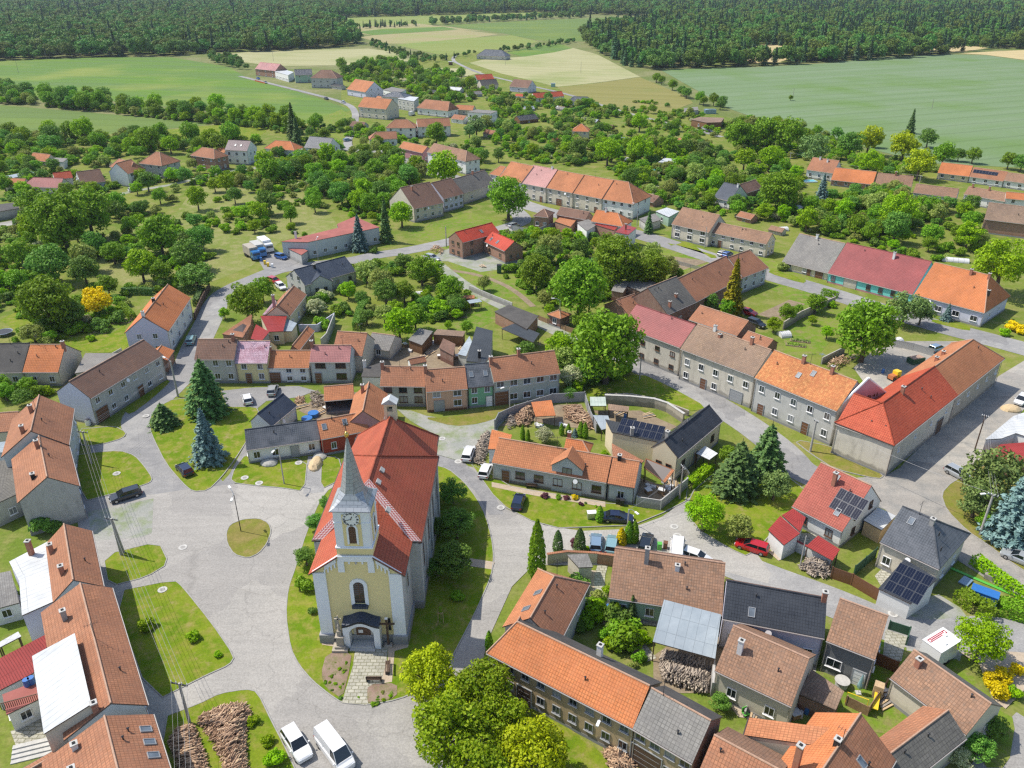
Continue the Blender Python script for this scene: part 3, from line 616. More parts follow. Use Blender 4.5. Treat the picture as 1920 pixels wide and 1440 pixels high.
def solar_mesh():
 if 's' not in _sk:
  b=MB();b.box((0,0,0),(1.02,1.66,.04),0)
  for i in range(1,3):b.box((-.51+i*.34,0,.022),(.012,1.62,.004),1)
  for s_ in(-1,1):b.box((s_*.5,0,.01),(.03,1.68,.06),1);b.box((0,s_*.82,.01),(.97,.03,.06),1)
  _sk['s']=b.mesh('solar_panel',['panel','panel_line'])
 return _sk['s']
def slab(name,label,pts,zs,roof='r_whitemetal',wall='w_grey',cat='outbuilding',group=None,wallto=True,posts=False,t=.14,wins=0,chim=(),solar=None,inset=.15,door=None,bottom=0.0,fascia='darkgutter'):
 """lean-to / flat roof given by corner pixels and heights, walls dropped to the ground"""
 if isinstance(zs,(int,float)):zs=[zs]*len(pts)
 q=[P(u,v,z)for(u,v),z in zip(pts,zs)];c=sum(q,Vector())/len(q)
 a=sum(q[i].x*q[(i+1)%len(q)].y-q[(i+1)%len(q)].x*q[i].y for i in range(len(q)))
 if a<0:q.reverse()
 e=q[1]-q[0];root=empty(name,(c.x,c.y,0),0);tag(root,label,cat,group)
 loc=[p-Vector((c.x,c.y,0))for p in q]
 b=MB();up=Vector((0,0,1))
 if len(loc)==4:b.slopeface([loc[0],loc[1],loc[2],loc[3]]if abs((loc[0]-loc[1]).cross(loc[2]-loc[1]).normalized().dot(loc[3]-loc[0]))<.02 else loc[:3]);
 if len(loc)==4 and len(b.f[0])==3:b.slopeface([loc[2],loc[3],loc[0]])
 if len(loc)!=4:
  for tt in tessellate_polygon([loc]):
   A,B,C=(loc[i]for i in tt)
   if(B-A).cross(C-A).z<0:B,C=C,B
   b.slopeface([A,B,C])
 for i in range(len(loc)):
  p0,p1=loc[i],loc[(i+1)%len(loc)];b.face([p0-up*t,p1-up*t,p1,p0],1)
 b.face([p-up*t for p in reversed(loc)],1);b.obj('roof',[roof,fascia],root)
 cc=sum(loc,Vector())/len(loc)
 ins=[p+((cc-p)*Vector((1,1,0))).normalized()*inset*1.4 for p in loc]
 if posts:
  for p in ins:
   m_=MB();m_.box((p.x,p.y,(p.z-t)/2),(.12,.12,p.z-t));m_.obj('post','wood_dark',root)
 elif wallto:
  m_=MB()
  for i in range(len(ins)):
   p0,p1=ins[i],ins[(i+1)%len(ins)];m_.slopeface([(p0.x,p0.y,bottom),(p1.x,p1.y,bottom),(p1.x,p1.y,p1.z-t*.6),(p0.x,p0.y,p0.z-t*.6)])
  m_.obj('wall',wall,root)
  for i in range(len(ins)):
   p0,p1=ins[i],ins[(i+1)%len(ins)];dv=p1-p0;dv.z=0;L=dv.length
   if L<2.2 or not wins:continue
   zz=min(p0.z,p1.z)
   if dv.x>0 or(dv.x>-.5*abs(dv.y))or True:
    rz=math.atan2(dv.y,dv.x);dn=dv.normalized()
    for k in range(max(1,int(L/3.2))if wins is True else wins):
     nn=max(1,int(L/3.2))if wins is True else wins
     p=p0+dv*(k+.5)/nn
     for z in([1.0,3.8]if zz>5 else[1.0]):
      if z+1.2<zz:put_window(root,p.x+dn.y*.01,p.y-dn.x*.01,z,rz,1.1,min(1.2,zz-z-.3))
 if solar:
  e1=(loc[1]-loc[0]).normalized();n3=(loc[1]-loc[0]).cross(loc[2]-loc[1]).normalized();e2=n3.cross(e1);u_=empty('solar_array',tuple(cc+n3*.1+e1*solar[2]+e2*solar[3]));u_.parent=root;u_.matrix_local=Matrix((e1,e2,n3)).transposed().to_4x4();u_.location=cc+n3*.1+e1*solar[2]+e2*solar[3]
  for i in range(solar[0]):
   for j in range(solar[1]):inst('solar_panel',solar_mesh(),u_,((i-(solar[0]-1)/2)*1.08,(j-(solar[1]-1)/2)*1.72,0))
 for(u,v,hh,mt)in chim:
  zz=sum(zs)/len(zs);p=P(u,v,zz)-Vector((c.x,c.y,0));put_chimney(root,p.x,p.y,zz,hh,mt)
 FOOT.append([p.to_2d()for p in q]);return root
H=house
##  first row of joined houses, left
g1='joined houses in the left row of the village centre'
H('row_house','grey house with brown tiled roof at the left row end beside the curved road',(364,674),(439,674),(400,636),-46,'r_brown','w_grey',ends='A',group=g1,win=3,chim=((.9,.95),))
H('row_house','pale yellow two storey house with shiny pinkish white tiled roof',(440,681),(501,681),(480,639),-39,'r_lilac','w_yellow',group=g1,win=2,door=.35,ends='B')
H('row_house','low white two storey house with orange roof between the yellow and the grey blue house',(501,690),(579,690),(540,657),-29,'r_orange','w_white',group=g1,win=3,doors=((.13,2.4,2.2),),wh=1.05,wz=[.8,3.0],chim=((.02,.95,1.0),))
H('row_house','grey blue house with pink roof and big brown framed windows, right row end',(580,679),(656,679),(620,647),-41,'r_pink','w_bluegrey',group=g1,win=2,ww=2.0,frame='frame_brown',doors=((.17,1.2,2.2),),chim=((.02,.9),),ends='')
H('barn','brown tiled barn behind the pink roofed house',(622,664),(679,668),(650,622),4.0,'r_terra','w_beige',cat='barn',win=0)
H('barn','orange tiled annex tucked behind the low white row house',(561,657),(590,620),(577,612),3.2,'r_orange','w_brick',cat='barn',win=0,wf=.5)
H('shed','small weathered grey shed with fibre cement roof behind the row',(686,651),(730,657),(716,626),2.4,'r_greyold','w_beige',cat='shed',win=1,pitch=.6)
##  second row
g2='joined houses in the middle row facing the gravel road'
H('row_house','grey green house with tan tiled roof, leftmost in the row behind the church',(712,724),(797,725),(755,687),-39,'r_terra','w_greygreen',group=g2,win=3,frame='frame_brown',ww=1.5,ends='',chim=((.02,.9),))
H('row_house','salmon house with double white door and orange brown roof, right of the tan roofed one',(799,735),(877,729),(840,690),-40,'r_terra','w_peach',group=g2,win=2,ww=1.5,doors=((.3,1.8,2.2,'frame_grey'),),plinth='garage_brown',chim=((.03,.9),))
H('row_house','narrow green house with shiny grey tiled roof and two skylights',(877.5,727),(926,722.5),(900,681),-40,'r_greyblue','w_green',group=g2,win=2,doors=((.82,1.1,2.1,'paint_white'),),sky=((.2,.55),(.75,.55)))
H('row_house','long plain grey house with brown garage gate, right end of the middle row',(926,716),(1051,700),(980,664),-47,'r_terra','w_greygreen',group=g2,win=5,ww=1.5,doors=((.12,2.6,2.8),),chim=((.45,.98),(.02,.8)),ends='')
slab('annex','long dark metal roofed annex running back from the green house',[(874,677),(919,681),(924,620),(893,612)],[4.2,4.2,5.0,5.0],'r_darkmetal','w_grey',cat='annex',chim=((899,668,1.2,'soot'),))
slab('shed','ramshackle shed with shiny sheet roof behind the middle row',[(765,637),(786,615),(812,621),(791,647)],[2.6,3.0,3.0,2.4],'r_corr','w_timber',cat='shed')
slab('shed','low shed with patchy white and brown sheet roof beside the vegetable gardens',[(811,627),(820,617),(873,621),(868,631)],[2.5,2.8,2.8,2.5],'r_tan','w_timber',cat='shed')
slab('shed','brown weathered lean-to shed in the cluttered back yard',[(823,652),(831,634),(854,645),(850,667)],[3.0,3.4,3.2,2.6],'r_brown','w_brickold',cat='shed')
slab('shed','pale sheet roofed lean-to next to the dark metal annex',[(858,664),(880,630),(885,640),(874,668)],[2.4,3.2,3.2,2.6],'r_palemetal','w_grey',cat='shed')
H('outhouse','small brown gabled outhouse behind the tan roofed house of the middle row',(770,684),(800,678),(793,668),3.0,'r_terra','w_white',cat='shed',win=0)
slab('lean_to','grey felt lean-to left of the middle row',[(677,706),(683,690),(722,677),(712,707)],[2.6,3.2,3.4,2.8],'r_felt','w_white',cat='lean-to',chim=((684,690,1.6,'chim_white'),))
##  upper left: villa, long grey house
H('apartment_house','white two storey house with bright orange roof beside the curved road',(316,621),(358,558),(266,596),5.4,'r_vivid','w_white',ends='A',win=4,pane='glass',cat='house',chim=((.02,1.0,1.0,'chim_white'),(.45,1.05,.9,'soot')),endwall='w_lav')
H('porch_annex','small orange roofed annex at the foot of the white two storey house',(314,676),(327,657),(297,655),3.0,'r_vivid','w_brick',cat='annex',win=0,pitch=.55)
H('long_house','long grey two storey building with striped brown roof by the side road',(170,747),(306,665),(242,652),5.6,'r_brown','w_grey',win=6,ends='',doors=((.1,2.8,2.6),(.62,1.4,2.2)),cat='house',endwall='w_lav',wh=1.1,pitch=.7)
H('cottage','low house with bright orange roof and an ivy covered gable',(42,698),(109,698),(75,646),3.2,'r_vivid','w_beige',win=2,chim=((.97,.9),))
H('cottage','low house with dark grey felt roof left of the orange roofed one',(-30,699),(41,698),(20,644),3.2,'r_felt','w_beige',win=2)
slab('ivy_wall','flat grey gravelled roof behind the long grey building',[(160,662),(222,662),(200,690),(140,700)],3.2,'r_greyold','w_concrete',cat='outbuilding')
##  left side of the square
H('corner_house','two storey house with striped terracotta roof, topmost on the left of the square',(129,834),(139,766),(64,780),6.2,'r_terra','w_bluegrey',win=3,chim=((.6,1.15),(.15,1.3)),wf=1.1,pitch=.8)
H('corner_house','house with bright tiled roof and bare concrete gable facing the gravel patch',(149,911),(129,834),(89,899),6.0,'r_terra','w_concrete',win=3,chim=((.75,1.1),(.2,1.4,.8,'soot')),wf=1.25,pitch=.8)
H('barn','low tiled barn at the left edge above the grey felt roof',(-30,812),(25,808),(0,774),3.5,'r_terra','w_beige',cat='barn',win=0,pitch=.5)
slab('outbuilding','outbuilding with wide grey felt roof behind the concrete gabled house',[(-20,868),(41,856),(50,918),(-20,950)],[4.2,4.2,4.0,4.0],'r_greymoss','w_grey',cat='outbuilding',wins=1)
slab('lean_to','small pale metal lean-to at the left edge',[(-20,832),(20,826),(8,848),(-20,850)],3.6,'r_palemetal','w_lav',cat='lean-to')
H('corner_house','house with steep terracotta roof beside the white metal roof, left of the square',(194,1099),(172,995),(136,1081),6.0,'r_terra','w_bluegrey',win=4,wf=.95,pitch=.8,chim=((.25,1.4,1.2),(.75,1.75)))
slab('metal_roof_wing','wing with white seamed metal roof and tall chimneys at the left edge',[(17,1053),(90,1015),(106,1125),(41,1154),(36,1090)],[5.6,6.0,6.0,5.6,5.6],'r_whitemetal','w_lav',cat='wing',chim=((60,1040,2.2,'chim_brick'),),wins=0)
H('long_house','long terracotta roofed building on the left with a big white metal roof dormer',(277,1322),(210,1102),(180,1210),6.2,'r_terra','w_bluegrey',win=9,wf=1.55,pitch=.72,chim=((.8,1.5,1.3,'chim_grey'),(0.02,1.3,1.2)),ends='')
slab('roof_extension','big white seamed metal roof extension on the back of the long terracotta house',[(60,1230),(140,1187),(171,1320),(82,1376)],[7.0,9.0,9.0,7.0],'r_whitemetal','w_beige',cat='extension')
H('long_house','terracotta roofed house with three roof windows at the bottom left corner',(344,1520),(287,1339),(209,1395),6.0,'r_terra','w_bluegrey',win=6,wf=1.5,pitch=.6,sky=((.55,.25),(.69,.25),(.83,.25)),chim=((.9,1.5,.6,'chim_white'),(.7,1.6,.6,'chim_white')))
slab('red_roof_wing','long low wing with dark red sheet roof at the left edge',[(-12,1240),(104,1180),(62,1262),(-12,1300)],[3.6,3.6,2.9,2.9],'r_redmetal','w_white',cat='wing')
slab('terrace_room','small white room with brown roof terrace behind the long terracotta house',[(4,1302),(66,1278),(74,1310),(12,1340)],2.9,'r_flatred','w_white',cat='terrace',wins=1)
slab('awning','white garden awning over the lawn at the left edge',[(-5,1206),(34,1184),(40,1193),(-5,1216)],2.6,'r_whitemetal',posts=True,cat='awning')
slab('shed','grey corrugated roofed shed at the left edge above the awning',[(-20,1078),(20,1070),(36,1130),(-20,1145)],[3.2,3.2,2.8,2.8],'r_corr','w_white',cat='shed',wins=1)
H('outbuilding','low terracotta roof corner building at the bottom edge below the stone steps',(35,1445),(100,1408),(90,1452),3.2,'r_terra','w_beige',cat='outbuilding',win=0,w1=3)
##  block behind the church, left
H('row_house','white cottage with grey blue tiled roof and green shutter left of the red house',(462,844),(600,824),(530,796),-28,'r_greyblue','w_white',win=4,doors=((.64,1.2,2.1,'frame_grey'),),ends='A',pitch=.7,chim=())
H('row_house','dark red cottage with orange roof and three skylights behind the church spire',(602,824),(692,807),(645,779),-33,'r_orange','w_redw',win=2,ww=.9,sky=((.12,.6),(.55,.65),(.93,.65)),pitch=.7)
H('barn','small barn with dark blue grey roof behind the white cottage',(510,799),(557,760),(500,762),3.2,'r_blue','w_white',cat='barn',ends='A',win=0,wf=.8)
H('shed','open shed with orange roof and dark interior behind the red cottage',(608,752),(664,747),(640,722),3.0,'r_orange','w_timber',cat='shed',win=0,pitch=.5,open_front=True)
H('wing','orange and brown roofed wing running back from the red cottage',(718,793),(727,738),(687,738),4.4,'r_orange','w_rose',cat='wing',win=0,wf=.9,chim=((.75,1.3,1.6),))
##  right of the church
H('cottage','long pale blue grey cottage with terracotta roof and gabled dormer facing the lawn',(922,867),(1137,905),(1050,840),-34,'r_orange','w_bluegrey',win=6,frame='frame_brown',ww=1.5,doors=((.12,1.2,2.1),),dormer=(.66,5.2,4.9),pitch=.72,plinth='w_stone')
H('cottage','short terracotta roofed annex at the right end of the long pale cottage',(1139,906),(1190,915),(1180,862),-34,'r_orange','w_bluegrey',win=1,pitch=.72,chim=((.25,.95,.8,'soot'),))
slab('lean_to','orange lean-to at the left end of the long pale cottage',[(915,842),(922,805),(960,815),(955,833),(943,842)],[3.4,4.2,4.2,3.6,3.4],'r_vivid','w_bluegrey',cat='lean-to')
H('outhouse','small orange roofed outhouse behind the long pale cottage',(1057,842),(1105,850),(1090,826),3.0,'r_vivid','w_brick',cat='outhouse',win=0,hip='B',chim=((.1,1.2),))
slab('lean_to','triangular brown lean-to roof against the cream wing',[(1147,831),(1207,864),(1197,872),(1149,860)],[4.2,3.6,3.2,3.2],'r_terra','w_cream',cat='lean-to')
slab('carport','open red tiled lean-to full of garden clutter beside the cream house',[(1211,859),(1265,881),(1247,905),(1207,876)],[4.4,4.4,2.8,2.8],'r_orange','w_timber',posts=True,cat='shelter')
H('villa','cream house with dark grey roof, dormers and canopy right of the walled yard',(1272,859),(1355,789),(1286,794),4.6,'r_slate','w_cream',win=3,rows=1,ends='A',doors=((.45,1.2,2.2),),frame='frame_brown',pane='glass',cat='house',chim=((.1,1.15,1.2,'chim_grey'),),wf=.8,wz=[1.6],solar=(.55,1.5,6,2))
slab('wing','cream wing with low dark roof carrying a row of solar panels',[(1135,786),(1180,796),(1255,808),(1236,829),(1147,810)],[5.2,5.2,5.4,4.6,4.6],'r_darkmetal','w_cream',cat='wing',solar=(7,2,1.0,.3),chim=((1185,812,1.0,'chim_grey'),))
slab('canopy','small grey entrance canopy on the right side of the cream house',[(1305,850),(1322,836),(1346,850),(1330,862)],[2.8,3.2,3.2,2.8],'r_whitemetal',posts=True,cat='canopy')
slab('shelter','small shelter with pale green translucent roof inside the walled yard',[(1106,744),(1135,744),(1137,761),(1107,761)],[2.6,2.6,2.4,2.4],'r_greengl',posts=True,cat='shelter')
slab('shelter','low sheet roofed shelter below the pale green one',[(1111,778),(1140,779),(1148,800),(1128,806)],[2.4,2.4,2.3,2.3],'r_palemetal',posts=True,cat='shelter')
slab('shelter','rust coloured sheet roof along the back wall of the yard',[(1140,757),(1180,762),(1178,772),(1141,769)],2.3,'r_tan',posts=True,cat='shelter')
slab('wood_store','wood store with bright orange roof between the heaps of firewood',[(996,754),(1034,750),(1042,779),(1004,781)],[3.2,3.2,2.5,2.5],'r_vivid',posts=True,cat='shed')
##  street row, right of centre
g3='tall joined houses along the street right of the centre'
H('street_house','tall old house with maroon sheet roof half hidden by the big walnut tree',(1165,611),(1275,652),(1250,590),-52,'r_maroon','w_old',group=g3,win=4,wh=1.0,ends='',frame='frame_brown')
H('street_house','tall pale house with mottled tan tiled roof in the street row',(1276,654),(1414,706),(1380,633),-58,'r_tan','w_old',group=g3,win=5,doors=((.35,1.2,2.2),(.8,2.6,2.4,'frame_grey')),chim=((.25,1.0,1.0,'chim_white'),(.75,.98),(.35,.85,.5)))
H('street_house','tall grey house with bright mottled orange roof next to the pink gable',(1415,708),(1569,771),(1528,685),-63,'r_mottle','w_grey',group=g3,win=5,doors=((.12,1.2,2.1),(.68,1.2,2.3)),chim=((.38,.95,1.4),(.72,.95,1.4)),sky=((.42,.55),(.55,.75)),wz=[1.3,4.6])
H('corner_barn','large corner building with bright red roof and bare stained walls, front wing',(1567,795),(1677,836),(1632,748),-56,'r_red','w_old',cat='barn',hip='B',win=0,sky=((.75,.2),),w1=None)
H('corner_barn','long rear wing of the red roofed corner building along the dusty road',(1677,836),(1797,741),(1702,722),6.1,'r_red','w_old',cat='barn',hip='A',win=4,rows=1,ww=.7,wh=.7,wz=[3.6],chim=((.45,.92,1.2),),doors=((.8,2.6,3.0,'wood_dark'),))
H('stone_barn','old barn with patchy orange brown roof behind the red roofed corner building',(1797,741),(1884,672),(1795,657),6.1,'r_orange','w_stone',cat='barn',hip='B',win=5,rows=1,ww=.8,wh=.8,wz=[3.4],chim=((.25,1.35,.8),(.45,1.45,.8)))
##  barns north of the street
H('barn','grey fibre cement roofed part of the big old barn',(1252,590),(1306,566),(1241,529),4.4,'r_greymoss','w_brickold',cat='barn',win=1,chim=((.2,.2),(.55,.4,.8)))
H('barn','rust red tiled middle part of the big old barn',(1306,566),(1394,520),(1322,498),4.4,'r_terra','w_brickold',cat='barn',win=0)
H('barn','tiled end part of the big old barn with a white windowed wall',(1394,520),(1441,502),(1390,474),4.6,'r_terra','w_bluegrey',cat='barn',win=3,ends='B',hip='B',hipk=.4)
H('barn','long low shed with terracotta roof behind the tan roofed street house',(1291,599),(1382,630),(1356,586),3.2,'r_terra','w_brickold',cat='barn',win=0,pitch=.6)
H('barn','short brown tiled shed beside the back garden',(1389,637),(1437,654),(1425,628),3.0,'r_terra','w_brickold',cat='barn',win=0,pitch=.6)
slab('shed','small grey roofed shed under the walnut trees, left of a pair',[(1146,545),(1157,524),(1180,529),(1168,549)],[2.6,3.2,3.2,2.6],'r_greyold','w_brickold',cat='shed')
slab('shed','small grey roofed shed under the walnut trees, right of a pair',[(1175,536),(1190,518),(1231,530),(1204,548)],[2.8,3.4,3.4,2.6],'r_greyold','w_brickold',cat='shed')
H('barn','low brown tiled roof between the walnut tree and the grey barn',(1178,590),(1212,578),(1196,560),3.6,'r_terra','w_brick',cat='barn',win=0,pitch=.6,w1=4)
H('kiosk','small square brick hut with hipped tiled roof by the lane',(1026,589),(1051,598),(1050,582),2.7,'r_orange','w_brickold',cat='hut',hip='AB',win=1,pitch=.5,doors=())
slab('garage','wide dark grey roofed garage beside the lane in the middle gardens',[(927,584),(955,571),(1010,592),(988,617)],[3.0,3.2,3.2,3.0],'r_felt','w_brick',cat='garage')
slab('garage','low brown roofed carport in front of the dark grey garage',[(940,616),(965,606),(1012,625),(1000,642)],[2.6,2.8,2.8,2.6],'r_darkmetal',posts=True,cat='shelter')
##  north side of the street, right
H('farmhouse','low house with weathered grey roof left of the turquoise house',(1466,491),(1552,512),(1547,448),-14,'r_greyold','w_cream',win=3,doors=((.82,2.2,2.1),(.6,1.1,2.1)),chim=((.4,.97,1.0,'chim_white'),),ends='A')
H('farmhouse','turquoise walled house with long maroon roof and beige gate',(1552,512),(1711,552),(1665,472),-18,'r_maroon','w_turq',win=7,doors=((.28,3.2,2.4,'w_beige'),),chim=((.6,.85,1.6,'chim_white'),),frame='frame_brown',plinth='w_rose')
H('farmhouse','lilac grey house with big bright orange roof and half hipped end',(1714,552),(1846,587),(1805,504),-27,'r_vivid','w_lav',win=4,hip='B',hipk=.45,ends='B',chim=((.55,.9),(.8,.9),(.9,.55,.5,'soot')),ww=1.6)
H('street_house','beige single storey house with pinkish brown roof and garden strip',(1259,420),(1329,436),(1320,397),-27,'r_tanpink','w_beige',win=3,ww=1.7,ends='A')
H('street_house','beige two storey house with lower pinkish roof, two cars in front',(1330,435),(1437,458),(1400,428),-25,'r_tanpink','w_beige',win=6,doors=((.2,1.2,2.1),),wz=[.7,3.2],wh=1.0,ends='B')
slab('garage','white flat roofed garage between the white terrace and the beige house',[(1229,396),(1250,389),(1274,396),(1254,407)],3.2,'r_whitemetal','w_mint',cat='garage',wins=1)
slab('garage','lower grey garage next to the white flat roofed one',[(1198,410),(1228,400),(1240,412),(1212,420)],2.6,'r_greyold','w_grey',cat='garage')
g4='joined houses of the long white terrace'
for i,(A,B,Rr,rm,lb)in enumerate((((935,333),(977,343),(970,305),'r_orange','leftmost house of the long white terrace'),((977,343),(1023,352),(1020,313),'r_pink','pink roofed second house of the long white terrace'),
((1023,352),(1073,362),(1068,323),'r_orange','third house of the long white terrace, right of the pink roof'),((1073,362),(1128,373),(1120,332),'r_orange','fourth house of the long white terrace, with wooden balcony'),
((1128,373),(1188,383),(1150,337),'r_orange','hipped right end house of the long white terrace with peeling white wall'))):
 H('terrace_house',lb,A,B,Rr,-29,rm,'w_beige' if i not in(0,4)else 'w_white',group=g4,hip='B' if i==4 else '',win=3 if i<4 else 4,ends='B' if i==4 else '',doors=((.8,1.1,2.1),)if i in(1,3)else((.5,2.4,2.4),)if i==2 else(),chim=((.8,.98,.8,'chim_white'),)if i==1 else())
H('house','small hipped white house at the left end of the long terrace',(917,326),(936,330),(935,310),-22,'r_orange','w_white',hip='A',win=2,ends='A')
H('house','old brown roofed house with bare beige gable, left of three',(777,392),(832,380),(785,345),-26,'r_brown','w_beige',win=4,ends='A',chim=((.3,.8),))
H('house','brown roofed house with blue grey front, middle of three',(833,373),(870,363),(835,336),-26,'r_brown','w_lav',win=4,ww=1.3)
H('house','house with very dark brown roof, right of three behind the walnut tree',(870,362),(930,343),(880,327),-22,'r_greymoss','w_beige',win=2,chim=((.6,.95),))
##  brick buildings above the construction site
H('brick_house','brick house with hipped brown roof at the bend of the main street',(1000,405),(1028,408),(1022,392),-24,'r_brown','w_brick',hip='AB',win=2,pitch=.55)
H('brick_house','brown roofed low house right of the brick house',(1043,402),(1098,412),(1080,393),3.6,'r_brown','w_brick',win=2)
slab('lean_to','orange roofed brick lean-to with grey fence below the brick house',[(1040,415),(1050,407),(1080,413),(1070,425)],2.8,'r_orange','w_brick',cat='lean-to')
H('house','white house with orange roof and chimneys at the end of the main street block',(1108,415),(1168,425),(1150,398),4.2,'r_vivid','w_white',win=2,chim=((.3,.95,1.2,'chim_white'),),hip='B')
slab('annex','white annex with pale grey gravel roof at the main street block',[(1082,417),(1103,411),(1122,420),(1100,433)],3.6,'r_greyold','w_white',cat='annex',wins=1)
slab('annex','balcony with red sheet roof in the main street block',[(1115,421),(1122,415),(1160,424),(1152,432)],3.8,'r_redmetal','w_brick',cat='annex')
slab('annex','white annex with red sheet roof and tall chimney next to the balcony',[(1153,435),(1172,421),(1194,427),(1178,440)],5.2,'r_redmetal','w_white',cat='annex',chim=((1173,430,1.6,'chim_brick'),))
##  house under construction, new bungalow, culture hall
H('new_house','unfinished brick house with bright red roof, left wing',(868,455),(937,436),(885,427),5.0,'r_brightred','w_brick',win=2,ends='A',sky=((.6,.5),),frame='wood',doors=(),pitch=.7)
H('new_house','unfinished brick house with bright red roof, right wing with two roof windows',(906,452),(946,471),(950,446),3.8,'r_brightred','w_brick',win=2,ends='B',sky=((.2,.4),(.5,.4)),frame='wood',pitch=.7)
H('bungalow','unfinished grey bungalow with long blue grey roof',(572,535),(668,508),(600,493),-24,'r_blue','w_grey',win=4,ends='A',frame='frame_grey',pitch=.62,chim=((.35,.8,1.0,'soot'),))
H('bungalow','short gabled front wing of the grey bungalow',(624,527),(611,511),(600,517),3.2,'r_blue','w_grey',win=0,ends='A',frame='frame_grey',pitch=.62)
slab('culture_hall','long grey hall with flat red roof and tall windows',[(527,453),(577,454),(712,426),(665,406),(632,420),(634,427)],5.0,'r_flatred','w_bluegrey',cat='hall',wins=True,chim=((555,447,2.0,'chim_white'),))
slab('canopy','low red roofed entrance porch on the left end of the hall',[(540,466),(553,459),(577,470),(565,478)],3.0,'r_flatred','w_grey',cat='porch')
H('workshop','narrow house with orange brown roof beside the pink chimney',(544,592),(575,552),(538,551),4.2,'r_terra','w_cream',win=3,ends='A')
slab('annex','annex with pink red tiled lean-to roof below the pink chimney',[(488,592),(538,592),(531,621),(503,622)],[4.2,4.2,3.2,3.2],'r_redmetal','w_cream',cat='annex',chim=((517,592,5.0,'w_rose'),),wins=1)
slab('annex','annex with glossy lilac tiled roof under the pink chimney',[(492,590),(516,562),(528,580),(536,589)],[4.3,5.6,5.4,4.3],'r_lilac','w_cream',cat='annex')
slab('annex','small annex with pale metal roof beside the pink red lean-to',[(529,621),(538,598),(557,606),(547,621)],[2.8,3.4,3.2,2.7],'r_palemetal','w_cream',cat='annex')
slab('shed','brick barn with brown roof by the curved road',[(416,626),(455,600),(473,588),(470,608),(455,633)],[3.4,3.8,4.0,3.2,3.0],'r_terra','w_brick',cat='barn')
slab('shed','dark red roofed shed left of the pink red lean-to',[(470,635),(480,608),(505,622),(490,640)],[3.0,3.6,3.4,3.0],'r_redmetal','w_grey',cat='shed')
##  bottom centre: long farm building and its wings
H('farm_building','long earth walled farm building with bright orange roof at the bottom centre',(912,1224),(1186,1366),(1215,1284),5.4,'r_vivid','w_earth',far='r_felt',win=9,doors=((.27,1.8,2.6,'wood_dark'),),frame='frame_grey',ends='A',hip='A',hipk=.5,wz=[1.3,3.9],wh=1.2,ww=1.0,cat='farm building',chim=((.62,1.6,1.6,'chim_white'),))
H('farm_building','grey mossy roofed end of the long earth walled farm building',(1186,1366),(1298,1432),(1262,1312),5.4,'r_greyold','w_earth',far='r_felt',win=4,endwall='w_brickold',frame='frame_grey',wz=[1.3,3.9],wh=1.2,cat='farm building',doors=((.25,3.4,3.0,'wood_dark'),))
H('farm_wing','side wing with worn orange and brown roof behind the long farm building',(1047,1209),(1106,1094),(1025,1105),4.8,'r_terra','w_grey',far='r_orange',win=2,rows=1,cat='farm building',hip='B',wf=1.0,sky=((.2,1.4),(.45,1.3)))
slab('outbuilding','low flat grey roof joining the side wing to the courtyard wall',[(1063,1040),(1102,1038),(1112,1063),(1085,1064)],2.8,'r_corr','w_beige',cat='outbuilding')
H('farmhouse','farmhouse with broad pale brown tiled roof, gabled dormer and tall chimney',(1141,1120),(1354,1153),(1268,1043),3.4,'r_tanpink','w_mint',far='r_brown',win=4,chim=((.3,.8,2.2,'chim_grey'),(.58,.75,.6,'chim_white')),cat='farmhouse',pitch=.72)
slab('wood_shed','wood shed with large pale metal roof and two dark roof panes',[(1245,1124),(1352,1152),(1341,1235),(1224,1203)],[5.0,5.0,3.2,3.2],'r_palemetal',posts=True,cat='shed')
H('house','house with dark blue grey tiled roof and pale lavender wall between two brown roofs',(1355,1160),(1546,1197),(1460,1106),5.0,'r_slate','w_lav',far='r_brown',win=4,rows=1,sky=((.28,.3),),pitch=.75,chim=((.97,.95,1.2,'chim_brick'),),wz=[1.4])
H('house','house with brown tiled roof and dark grey wall with a white double door',(1549,1201),(1641,1237),(1617,1137),5.0,'r_tanpink','w_darkgrey',win=2,rows=1,doors=((.78,1.3,2.2,'paint_white'),),wz=[1.2],ww=1.7,ends='B')
H('barn','barn with heavily patched pinkish brown roof below the blue roofed house',(1340,1257),(1484,1325),(1433,1198),4.2,'r_tanpink','w_beige',cat='barn',win=2,chim=((.2,.55,1.7,'chim_white'),),pitch=.72)
slab('shed','small shed with patched tan tiled roof in the courtyard',[(1522,1255),(1583,1296),(1567,1331),(1497,1301)],[3.6,3.6,2.6,2.6],'r_tan','w_brickold',cat='shed')
H('house','large house with orange and brown roof at the bottom right, tall brick chimney',(1600,1560),(1680,1425),(1570,1402),5.4,'r_terra','w_beige',far='r_vivid',win=3,wf=1.0,sky=((.6,.5),),chim=((.12,1.55,3.2),(.5,1.05,.8,'soot')),ends='B')
H('house','orange roofed cross wing joined to the large bottom right house',(1395,1378),(1405,1345),(1450,1400),4.6,'r_orange','w_beige',win=0,w1=9,pitch=.35,wf=.3)
H('house','terracotta roofed house with bright ridge tiles at the bottom edge',(1296,1480),(1425,1555),(1390,1405),4.6,'r_terra','w_brickold',far='r_tanpink',win=4,sky=((.45,.45),),pitch=.72,ends='A')
H('house','long house with terracotta roof running beside the yellow shrubs',(1669,1271),(1812,1378),(1785,1268),3.6,'r_tanpink','w_beige',far='r_greymoss',win=0,chim=((.15,.7,1.0),),pitch=.72,ends='B')
H('house','grey brown roofed barn crossing the long terracotta roofed house at the lower right',(1682,1487),(1812,1384),(1740,1360),3.6,'r_greymoss','w_beige',far='r_terra',win=0,pitch=.72)
